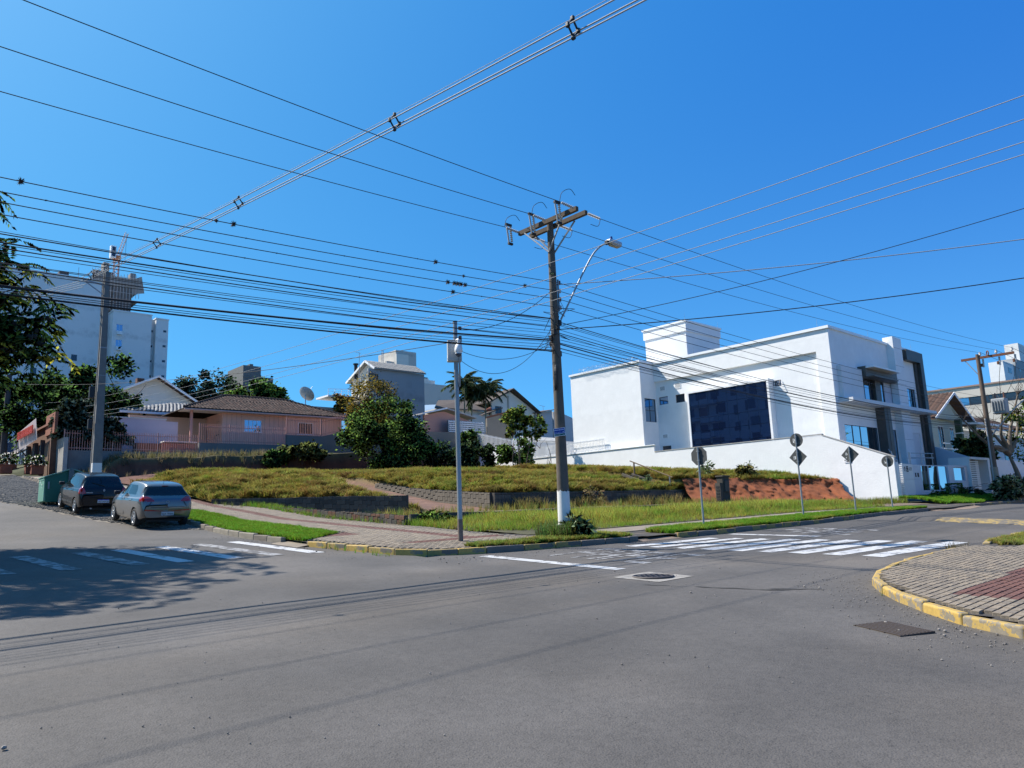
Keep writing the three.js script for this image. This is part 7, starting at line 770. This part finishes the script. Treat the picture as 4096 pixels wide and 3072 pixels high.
tree('ornamental_tree', 'small olive and rust ornamental tree beside the flat-roofed house', [44.8, 11, 78.5], [44.8, 13.8, 78.5], 0.1, [[44.2, 15, 78.5], [45.6, 15, 78.5]], [[44.9, 15.1, 78.5, 1.7, 1.3, 1.2]], 3600, 0.24, [[0.1, 0.11, 0.03], [0.16, 0.12, 0.03], [0.15, 0.07, 0.025]], {});
tree('dark_shrub', 'dark blue-green shrub left of the tall yellow conifer', [37.4, 8, 62], [37.4, 9.5, 62], 0.1, [[37, 11, 62]], [[37.6, 10.9, 62, 1.7, 1.6, 1.2], [36.2, 10.0, 61.5, 1.1, 1.0, 1]], 4200, 0.24, [[0.03, 0.05, 0.03], [0.05, 0.07, 0.05]], { cat: 'shrub', mat: MLg });
// the thicket in the back corner of the lot
tree('golden_conifer', 'round golden-brown conifer rising above the green thicket', [33.6, 5, 55], [33.6, 8, 55], 0.15, [[33.6, 11, 55]], [[33.7, 11.7, 55, 2.0, 1.9, 1.8], [33.5, 9.8, 55, 2.3, 1.8, 2]], 15000, 0.17, [[0.17, 0.115, 0.02], [0.2, 0.14, 0.022], [0.14, 0.11, 0.02], [0.09, 0.09, 0.022]], { wide: 0.2, sub: 40 });
tree('thicket_bush', 'big dense green bush in the middle of the lot', [32, 4.6, 50], [32, 6, 50], 0.14, [[30.5, 8, 50], [33.5, 8.5, 50]], [[32, 8.3, 50, 2.9, 2.6, 2.2], [30.2, 7.0, 49.5, 2.0, 2.2, 1.8], [34.2, 7.6, 49.8, 2.1, 2.1, 1.8], [32.4, 6.1, 48.8, 3.2, 1.9, 1.8]], 20000, 0.22, [...GM, ...GL, ...GD, ...GL], { cat: 'bush' });
[['dark undergrowth bush right of the big bush', [36.6, 6.1, 50, 1.9, 1.5, 1.4], GD], ['broad-leaved bush behind the slim pole', [38.8, 6.4, 49, 1.5, 1.5, 1.2], [[0.05, 0.08, 0.03], [0.09, 0.12, 0.07], [0.04, 0.07, 0.025]]], ['dark bush below the beige garden wall', [41.4, 6.4, 50.5, 1.9, 1.6, 1.4], GD], ['bright bush at the foot of the small tree', [42.8, 6.3, 46.5, 1.5, 1.3, 1.2], [...GM, ...GL]], ['yellow-green bush on the soil bank under the railing', [28.2, 7.0, 56.6, 1.9, 0.9, 1.2], [[0.11, 0.12, 0.035], [0.08, 0.1, 0.03]]], ['low bush at the foot of the grey wall left of the thicket', [26.0, 6.6, 57, 1.2, 0.6, 0.9], [...GM]], ['climbing shrub before the block screen', [44.6, 8.2, 55, 1.0, 1.7, 0.9], [...GL, ...GM]]].forEach(([l, c, pal]) => { const g = thing('bush', l, 'bush', [c[0], c[1] - c[4], c[2]]); part('stems', limbs([c[0], c[1] - c[4], c[2]], [[c[0] - 0.5, c[1], c[2]], [c[0] + 0.5, c[1], c[2]], [c[0], c[1] + c[4] * 0.4, c[2]]], 0.05), bark, g); part('foliage', crown([c], 3600, 0.26, pal, {}), ML, g); });
{ // the light small tree with several thin stems
  const g = thing('multi_stem_tree', 'slender small tree with yellowing leaves before the white wall', 'tree', [41.6, 5, 44.5]); const tops = [[40.6, 9.2, 44.4], [41.6, 9.6, 44.6], [42.4, 9.0, 44.2], [43.0, 8.2, 43.8], [41.0, 8.2, 44.9]]; part('trunk', [...limbs([41.2, 4.9, 44.4], tops.slice(0, 2), 0.06), ...limbs([41.9, 4.9, 44.5], tops.slice(2, 4), 0.06), ...limbs([40.8, 4.9, 44.7], tops.slice(4), 0.05), ...tops.flatMap(q => limbs([q[0], q[1] - 1.5, q[2]], [[q[0] - 0.8, q[1] - 0.5, q[2]], [q[0] + 0.8, q[1] - 0.6, q[2]]], 0.025))], bark, g);
  part('crown', crown([[40.8, 9.1, 44.4, 1.0, 0.9, 0.8], [41.8, 9.3, 44.6, 1.1, 0.9, 0.9], [42.8, 8.5, 44, 0.9, 1.0, 0.8], [41.2, 8.1, 44.7, 1.1, 0.7, 0.8]], 3800, 0.2, [...GL, ...GL, ...GY, [0.06, 0.09, 0.02]], { wide: 0.36 }), ML, g);
  for (const [t, s] of [[43.4, 43.2], [42.9, 42.8]]) { const k = thing('bare_sapling', t > 43 ? 'bare thin sapling against the white wall, right one of two' : 'bare thin sapling against the white wall, left one of two', 'sapling', [t, lotH(t, s), s]); part('stem', limbs([t, lotH(t, s) - 0.1, s], [[t - 0.15, lotH(t, s) + 2.4, s], [t + 0.2, lotH(t, s) + 1.5, s]], 0.035), bark, k); }
}
{ // palms
  const frondGeo = (len, nl) => { const L = new Leaves(), tw = []; const pts = []; for (let i = 0; i <= 10; i++) { const f = i / 10; pts.push(new THREE.Vector3(len * (f - 0.12 * f * f), 0.95 * len * (0.75 * f - 0.95 * f * f), 0)); } const c = new THREE.CatmullRomCurve3(pts); for (let i = 0; i < nl; i++) { const f = 0.12 + 0.86 * i / nl, p = c.getPoint(f), d = c.getTangent(f); for (const k of [-1, 1]) L.leaf(p.x, p.y, p.z, new THREE.Vector3(d.x * 0.5 + rr(-0.15, 0.15), d.y * 0.3 - 0.55 - rr(0, 0.5), k * rr(0.5, 0.8)), 0.85 * (1 - 0.5 * f), 0.05, tone([[0.035, 0.06, 0.022], [0.05, 0.075, 0.03], [0.07, 0.085, 0.04]]), 0.1); } return [L.build(), new THREE.TubeGeometry(c, 10, 0.03, 4)]; };
  [[53.0, 9, 66, 16.0, 'left palm of the three behind the slim pole'], [54.6, 9, 66.4, 15.0, 'middle and lowest palm of the three behind the slim pole'], [55.9, 9, 65.6, 15.6, 'right palm of the three behind the slim pole']].forEach(([t, b, s, h, l], pi) => { const g = thing('palm_tree', l, 'palm', [t, b, s], 'palms behind the slim pole'); part('trunk', limbs([t, b, s], [[t + rr(-0.2, 0.2), h, s]], 0.2), mat(0.16, 0.17, 0.12, 0.9, con), g); const gl = [], gr = []; for (let k = 0; k < 22; k++) { const [a, r] = frondGeo(rr(2.3, 3.2), 44); const m = new THREE.Matrix4().makeRotationY(k * 2.4 + pi).multiply(new THREE.Matrix4().makeRotationZ(lerp(1.1, -0.35, k / 22))); m.premultiply(new THREE.Matrix4().makeTranslation(t, h - 0.1, -s)); a.applyMatrix4(m); r.applyMatrix4(m); gl.push(a); gr.push(r); } part('fronds', gl, ML, g); part('leaf_stalks', gr, mat(0.1, 0.11, 0.04, 0.8), g); });
}
{ // pruned bare tree at the right edge
  const b = [59.6, H(59.6, 14.6), 14.6], g = thing('pruned_tree', 'knotty pruned tree with bare twigs at the right edge', 'tree', b); const f1 = [59.2, 4.2, 14.7]; const tips = [[56.6, 5.2, 15.4], [54.6, 6.4, 15.8], [57.6, 7.4, 14.2], [59.8, 8.2, 13.8], [61.6, 7.0, 14.4], [58.2, 6.4, 15.6]]; const tw = []; tips.forEach(q => { for (let k = 0; k < 9; k++) tw.push(...limbs(q, [[q[0] + rr(-1.4, 1.4), q[1] + rr(0.2, 1.6), q[2] + rr(-1, 1)]], 0.025)); }); part('trunk', [...limbs(b, [f1], 0.34), ...limbs(f1, tips, 0.19, { arch: -0.5 })], barkPale, g); part('twigs', tw, bark, g); part('crown', crown([[60.6, 6.6, 13.8, 1.6, 1.6, 1.2], [60.2, 4.6, 14.2, 0.8, 1.2, 0.8]], 1300, 0.2, [...GM, ...GL, ...GY], {}), ML, g);
  const d = thing('garden_bush', 'dark leafy bush behind the transformer pole', 'bush', [66.5, 2.5, 18.6]); part('foliage', crown([[65.4, 4.9, 18.6, 1.5, 1.6, 1.2], [67.6, 4.8, 18.6, 1.4, 1.4, 1.2], [66.4, 5.8, 18.8, 1.0, 0.9, 1]], 4200, 0.26, GD, {}), ML, d); part('stems', limbs([66.5, 2.5, 18.6], [[65.4, 5, 18.6], [67.4, 5, 18.6]], 0.08), bark, d);
  const hd = thing('hedge', 'dark clipped hedge along the foot of the white garden wall', 'hedge', [70, 1.4, 16.6]); part('foliage', crown(Array.from({ length: 11 }, (_, i) => [63 + i * 1.8, 2.0, 16.5, 1.3, 0.95, 0.6]), 6500, 0.2, GD, { min: 1.3 }), ML, hd); part('stems', Array.from({ length: 11 }, (_, i) => limbs([63 + i * 1.8, 1.3, 16.5], [[63.2 + i * 1.8, 2.2, 16.5]], 0.04)).flat(), bark, hd);
  const cy = thing('cycad', 'dark cycad with stiff arching fronds before the gate', 'cycad', [54.5, 1.5, 16.1]); const L = new Leaves(); const st = []; for (let k = 0; k < 22; k++) { const a = k * 2.4, e = rr(0.15, 0.9), len = rr(0.9, 1.25); for (let i = 1; i <= 16; i++) { const f = i / 16, x = 54.5 + Math.cos(a) * len * f * Math.cos(e * (1 - f * 0.5)), y = 1.75 + len * f * Math.sin(e) - 0.35 * len * f * f, z = -16.1 + Math.sin(a) * len * f * Math.cos(e * (1 - f * 0.5)); for (const q of [-1, 1]) L.leaf(x, y, z, new THREE.Vector3(Math.cos(a) * 0.8 - Math.sin(a) * q, 0.25, Math.sin(a) * 0.8 + Math.cos(a) * q), 0.17, 0.014, tone([[0.012, 0.02, 0.012], [0.02, 0.03, 0.016]]), 0.1); } } part('fronds', L.build(), MLg, cy); part('stem', CYL([54.5, 1.4, 16.1], [54.5, 1.8, 16.1], 0.14, 0.12, 10), bark, cy);
  [[48.9, 16.2, 0.26], [50.4, 16.2, 0.26], [52.9, 15.9, 0.3], [54.9, 15.6, 0.24]].forEach(([t, s, r], i) => { const h = H(t, s) + 0.5, c = thing('ball_shrub', ['small clipped ball shrub furthest left before the gate glass', 'small clipped ball shrub second from the left before the gate glass', 'clipped ball shrub in front of the square hedge block', 'clipped ball shrub by the foot of the cycad'][i], 'shrub', [t, h - 0.3, s], 'clipped ball shrubs'); part('foliage', crown([[t, h, s, r, r, r]], 900, 0.07, [...GL, ...GM], { wide: 0.4, sub: 60 }), ML, c); part('stem', CYL([t, h - 0.5, s], [t, h, s], 0.03, 0.03, 6), bark, c); });
  const sq = thing('square_shrub', 'clipped square hedge block by the gate', 'shrub', [52.6, 1.5, 16.3]); const LL = new Leaves(); for (let i = 0; i < 1800; i++) { const q = [rr(-1, 1), rr(-1, 1), rr(-1, 1)], ax = Math.floor(rnd() * 3); q[ax] = Math.sign(q[ax]) * rr(0.85, 1.02); LL.leaf(52.6 + q[0] * 0.45, 1.95 + q[1] * 0.35, -16.3 + q[2] * 0.35, new THREE.Vector3(...q), 0.07, 0.028, tone([...GM, ...GL])); } part('foliage', LL.build(), ML, sq); part('stem', CYL([52.6, 1.3, 16.3], [52.6, 2, 16.3], 0.05, 0.05, 6), bark, sq);
}
// planters by the shop
[[8.9, 63.5, 'terracotta planter left of the shop front'], [10.3, 62.6, 'terracotta planter with white flowers at the shop corner'], [10.5, 61.6, 'terracotta planter with white flowers nearest the dumpster'], [10.2, 70.5, 'terracotta planter by the white garage gate']].forEach(([t, s, l], i) => { const h = H(t, s) + 0.12, p = thing('planter', l, 'planter', [t, h, s], 'terracotta planters'); part('pot', [BX(t - 0.38, t + 0.38, h, h + 0.62, s - 0.3, s + 0.3, 0.04), BX(t - 0.42, t + 0.42, h + 0.56, h + 0.66, s - 0.34, s + 0.34, 0.02)], mat(0.3, 0.09, 0.045, 0.85, con), p); part('plant', crown([[t, h + 0.95, s, 0.55, 0.4, 0.45]], 900, 0.13, i === 1 ? [...GD, ...GM, [0.5, 0.5, 0.45]] : [...GM, [0.5, 0.5, 0.46], [0.55, 0.52, 0.48]], { wide: 0.4 }), ML, p); });
// ---------- grass ----------
function tuft(blades, h, spread, w, flat = 0) { const P = [], N = [], C = []; for (let b = 0; b < blades; b++) { const a = rr(0, 6.28), r = rnd() * spread * 0.5, x = Math.cos(a) * r, z = Math.sin(a) * r, l = h * rr(0.6, 1.15), dx = Math.cos(a + rr(-0.6, 0.6)) * spread * rr(0.5, 1.2), dz = Math.sin(a + rr(-0.6, 0.6)) * spread * rr(0.5, 1.2), nx = -dz, nz = dx, nl = Math.hypot(nx, nz) || 1, wx = nx / nl * w, wz = nz / nl * w, m = [x + dx * 0.4, l * (0.62 - flat * 0.15), z + dz * 0.4], t = [x + dx, l * (1 - flat * 0.35), z + dz], k = rr(0.8, 1.2); const v = [[x - wx, 0, z - wz], [x + wx, 0, z + wz], [m[0] - wx * 0.8, m[1], m[2] - wz * 0.8], [m[0] + wx * 0.8, m[1], m[2] + wz * 0.8], t]; for (const i of [0, 1, 2, 1, 3, 2, 2, 3, 4]) { P.push(...v[i]); N.push(dx * -0.4, 1, dz * -0.4); C.push(k, k, k); } } const g = new THREE.BufferGeometry(); g.setAttribute('position', new THREE.Float32BufferAttribute(P, 3)); g.setAttribute('normal', new THREE.Float32BufferAttribute(N, 3)); g.setAttribute('color', new THREE.Float32BufferAttribute(C, 3)); return g; }
const MG = new THREE.MeshPhysicalMaterial({ color: col(1, 1, 1), vertexColors: true, roughness: 1, transmission: 0.35, thickness: 0, specularIntensity: 0.02, side: THREE.DoubleSide });
function grass(name, label, geo, list) { const im = new THREE.InstancedMesh(geo, MG, list.length); im.name = numbered(name); note(im, label, 'grass', null, 'stuff'); const c = new THREE.Color(); list.forEach(([t, h, s, k, r, g, b, ky], i) => { M4.makeRotationY(rr(0, 6.28)); M4.scale(new THREE.Vector3(k, ky || k, k)); M4.setPosition(t, h, -s); im.setMatrixAt(i, M4); im.setColorAt(i, c.setRGB(r, g, b)); }); scene.add(shade(im)); return im; }
const scatter = (n, t0, t1, s0, s1, f) => { const o = []; for (let i = 0; i < n; i++) { const t = rr(t0, t1), s = rr(s0, s1), v = f(t, s); if (v) o.push(v); } return o; };
const mixc = (a, b, f) => a.map((x, i) => lerp(x, b[i], f));
{
  const green = [0.12, 0.2, 0.025], yellow = [0.26, 0.27, 0.05], olive = [0.27, 0.235, 0.055], brown = [0.17, 0.12, 0.04], lush = [0.1, 0.2, 0.018];
  grass('tall_grass', 'tall yellow-green grass filling the front of the vacant lot', tuft(9, 0.36, 0.17, 0.009), scatter(15000, 13.9, 40, 15.0, 20.25, (t, s) => { if (t > 38.5 - (s - 15) * 0.5 || (t < 15.5 && s < 15.4 + (15.5 - t))) return; const n = fbm(t * 0.8, s * 0.8, 3), d = fbm(t * 0.3 + 5, s * 0.5, 2); if (d < 0.3 && rnd() > 0.4) return; const c = mixc(mixc(green, yellow, clamp((n - 0.25) * 2)), brown, rnd() < 0.08 ? 0.7 : 0); const hi = clamp((s - 15) / 1.5, 0.45, 1) * (t < 16 ? 0.7 : 1) * rr(0.6, 1.25); return [t, lotH(t, s) - 0.03, s, hi, ...c.map(x => x * rr(0.75, 1.25)), hi * lerp(0.7, 1.1, n)]; }));
  grass('mound_grass', 'dry olive and straw-coloured grass over the two mounds', tuft(11, 0.2, 0.2, 0.01, 0.6), scatter(120000, 12.9, 45, 20, 47, (t, s) => { if (zone(t, s) !== 'mound') return; const n = fbm(t * 1.1, s * 1.1, 4), p = fbm(t * 0.4 + 7, s * 0.4 + 2, 3), e = fbm(t * 2.6, s * 2.6, 2); let c = mixc(olive, brown, clamp((n - 0.52) * 4)); c = mixc(c, yellow, clamp((0.45 - n) * 3)); c = mixc(c, green, clamp((p - 0.62) * 5) * 0.8 + (s < 27 ? 0.15 : 0)); const k = rr(0.7, 1.3) * lerp(0.45, 1.7, clamp((e - 0.25) * 2)); c = mixc(c, brown, clamp((0.42 - e) * 4) * 0.7); return [t, lotH(t, s) - 0.03 + 0.3 * clamp(e - 0.38, 0, 0.4), s, k, ...c.map(x => x * rr(0.75, 1.25))]; }));  // low gaps between clumps are tinted brown, shade put into the colour
  grass('verge_grass', 'lush green verge grass between kerb and pavement', tuft(9, 0.11, 0.11, 0.008, 0.2), [...scatter(14000, 8.9, 11.2, 17.8, 31, (t, s) => { const kb = itp([18.7, 20.7, 22.5, 24.5, 27.4, 31], [8.9, 8.86, 8.92, 9.18, 9.52, 9.52], s); if (t < kb || t > itp([17.8, 19, 24, 31], [9.0, 10.6, 10.85, 11.0], s) + 0.15 * (vn(s * 3, 1) - 0.5)) return; return [t, H(t, s) + LIFT, s, rr(0.7, 1.3), ...lush.map(x => x * rr(0.7, 1.4))]; }), ...scatter(30000, 10.9, 37.2, 12, 13.8, (t, s) => { if (t > 15.5 && t < 17) return; const kb = itp([11, 13.4, 15.5, 17, 19, 24.4, 29.2, 36.9], [13.2, 12.72, 12.46, 12.26, 12.13, 12.02, 12.2, 12.75], t), top = t < 15.5 ? 13.62 : itp([17, 18, 36, 37.2], [13.2, 13.55, 13.5, 13.0], t); if (s < kb || s > top + 0.2 * (vn(t * 2, 3) - 0.5)) return; const n = fbm(t, s, 2); return [t, H(t, s) + LIFT, s, rr(0.7, 1.5), ...mixc(t < 15.6 ? [0.16, 0.19, 0.04] : lush, yellow, clamp((n - 0.5) * 2)).map(x => x * rr(0.7, 1.4))]; }), ...scatter(9000, 17.6, 26, 2.4, 5.3, (t, s) => { const top = t < 18.3 ? 4.9 : 5.2; if (s > top || t < 17.9 + (5 - s) * 0.5) return; return [t, H(t, s) + LIFT, s, rr(0.6, 1.1), ...[0.19, 0.2, 0.045].map(x => x * rr(0.7, 1.4))]; }), ...scatter(9000, 44.5, 58, 13.6, 16.7, (t, s) => { if (s < 14.1 + 0.3 * Math.sin(t) || (t > 53 && s < 14.9)) return; return [t, H(t, s) + LIFT + 0.25 * step(14, 16, s), s, rr(0.9, 1.9), ...lush.map(x => x * rr(0.8, 1.5))]; }), ...scatter(2500, 9.5, 11.5, 38, 44, (t, s) => t > 10.9 ? null : [t, H(t, s) + LIFT, s, rr(0.8, 1.4), ...lush.map(x => x * rr(0.8, 1.4))])]);
  grass('lot_weeds', 'straggling weeds along the walls and bare ground of the lot', tuft(7, 0.34, 0.16, 0.008), [...scatter(4200, 14, 40, 15, 34.5, (t, s) => { const z = zone(t, s); if (z !== 'weeds' && z !== 'gravel') return; if (t < 19 && s > 26 && rnd() < 0.8) return; const d = fbm(t * 0.7 + 3, s * 0.7, 3); if (d < (z === 'gravel' ? 0.58 : 0.42)) return; const k = rr(0.35, 1.1); return [t, lotH(t, s) - 0.02, s, k, ...mixc([0.12, 0.15, 0.03], [0.24, 0.19, 0.06], rnd()).map(x => x * rr(0.7, 1.2))]; }), ...scatter(900, 22.5, 37.2, 25.2, 25.9, (t, s) => { if (fbm(t * 1.1, 4, 2) < 0.48) return; return [t, 1.66, s, rr(0.7, 1.9), ...mixc([0.16, 0.16, 0.05], [0.28, 0.2, 0.08], rnd())]; }), ...scatter(900, 13.6, 14.3, 19.5, 33, (t, s) => [t, Math.max(lotH(t, s), H(t, s) + LIFT), s, rr(0.3, 0.8), ...green.map(x => x * rr(0.8, 1.5))]), ...scatter(1500, 12.6, 19, 26.6, 34.4, (t, s) => { const q = side(t, s, W1A, W1B); if (q > -0.05 || q < -1.7 || rnd() < 0.5) return; return [t, lotH(t, s), s, rr(0.2, 0.8), ...mixc([0.1, 0.15, 0.03], [0.17, 0.17, 0.07], rnd())]; }), ...scatter(700, 12.5, 30, 56.9, 59.8, (t, s) => [t, lotH(t, s) - 0.03, s, rr(0.8, 1.9), ...mixc([0.12, 0.13, 0.05], [0.2, 0.16, 0.09], rnd())]), ...scatter(500, 12.7, 22, 53.2, 56.8, (t, s) => fbm(t, s, 2) < 0.55 ? null : [t, lotH(t, s) - 0.03, s, rr(0.6, 1.4), ...mixc([0.12, 0.11, 0.06], [0.2, 0.15, 0.1], rnd())]), ...scatter(260, 13.5, 14.75, 13.1, 14.2, (t, s) => Math.hypot(t - 14.13, s - 13.6) > 0.75 ? null : [t, H(t, s) + LIFT, s, rr(0.7, 1.5), ...[0.07, 0.11, 0.03].map(x => x * rr(0.7, 1.5))]), ...scatter(420, 38, 45, 16, 17.5, (t, s) => [t, lotH(Math.min(t, 44.9), Math.max(15.1, s)), s, rr(0.5, 1.1), ...[0.13, 0.16, 0.03].map(x => x * rr(0.7, 1.3))]), ...scatter(240, 37, 44, 24.5, 30, (t, s) => { const q = side(t, s, BKA, BKB); return q > 0.15 && q < 1.2 ? [t, lotH(t, s), s, rr(0.4, 1.2), ...[0.17, 0.16, 0.05].map(x => x * rr(0.7, 1.3))] : null; }), ...scatter(60, 8.9, 9.1, 13.9, 19, (t, s) => [t - 0.1 + 0.3 * rnd(), H(t, s), s, rr(0.25, 0.5), ...lush.map(x => x * rr(0.7, 1.2))]), ...scatter(70, 9.5, 11.5, 3, 5, (t, s) => Math.abs(dist(t, s, [9.47, 3.4], [10.82, 4.49])) > 0.09 ? null : [t, H(t, s), s, rr(0.2, 0.4), ...lush.map(x => x * rr(0.7, 1.2))]), ...scatter(24, 16.8, 17.3, 5.2, 5.5, (t, s) => [t, H(t, s), s, rr(0.3, 0.7), 0.08, 0.07, 0.03])]);
  // single weeds that stand out
  const weed = (name, label, t, s, h, r, pal, n, sz) => { const y = lotH(clamp(t, 14, 44.9), Math.max(s, 15.05)), b = s < 15 || t > 44.9 ? H(t, s) + LIFT : y, g = thing(name, label, 'weed', [t, b, s]); part('leaves', crown([[t, b + h * 0.55, s, r, h * 0.55, r]], n, sz, pal, { wide: 0.16 }), ML, g); part('stems', limbs([t, b - 0.05, s], Array.from({ length: 6 }, () => [t + rr(-r, r) * 0.7, b + h * rr(0.6, 1), s + rr(-r, r) * 0.7]), 0.012), mat(0.12, 0.13, 0.05, 0.9), g); };
  const sil = [[0.16, 0.19, 0.12], [0.1, 0.14, 0.06], [0.07, 0.11, 0.03]];
  weed('weed_clump', 'leafy weeds crowding the whitewashed foot of the utility pole', 14.25, 13.3, 0.5, 0.34, sil, 420, 0.2); weed('weed_clump', 'pale grassy shrub round the foot of the transformer pole', 55.6, 13.7, 1.4, 1.3, [[0.24, 0.24, 0.12], [0.3, 0.26, 0.17], [0.15, 0.19, 0.07]], 3600, 0.3); weed('weed_clump', 'grey-green weed on the red bank, left of the two at the white wall', 39.4, 25.8, 1.15, 0.45, sil, 260, 0.2); weed('weed_clump', 'grey-green weed on the red bank nearest the white wall', 42.2, 24.2, 1.0, 0.45, sil, 220, 0.2); weed('weed_clump', 'tussock of dry grass on the edge of the red bank', 41.2, 24.2, 0.75, 0.35, [[0.2, 0.17, 0.06], [0.13, 0.13, 0.04]], 500, 0.35); weed('weed_clump', 'bushy weed at the end of the low brick wall', 14.6, 19.9, 0.45, 0.45, GL, 420, 0.16); weed('weed_clump', 'green weed beside the concrete steps', 35.0, 26.9, 0.6, 0.35, [[0.1, 0.14, 0.07]], 500, 0.15); weed('weed_clump', 'tall weed stalks before the long shaded block wall', 28.5, 25.4, 0.9, 0.5, [[0.1, 0.09, 0.04], [0.16, 0.11, 0.06]], 500, 0.16);
}
renderer.render(scene, camera);
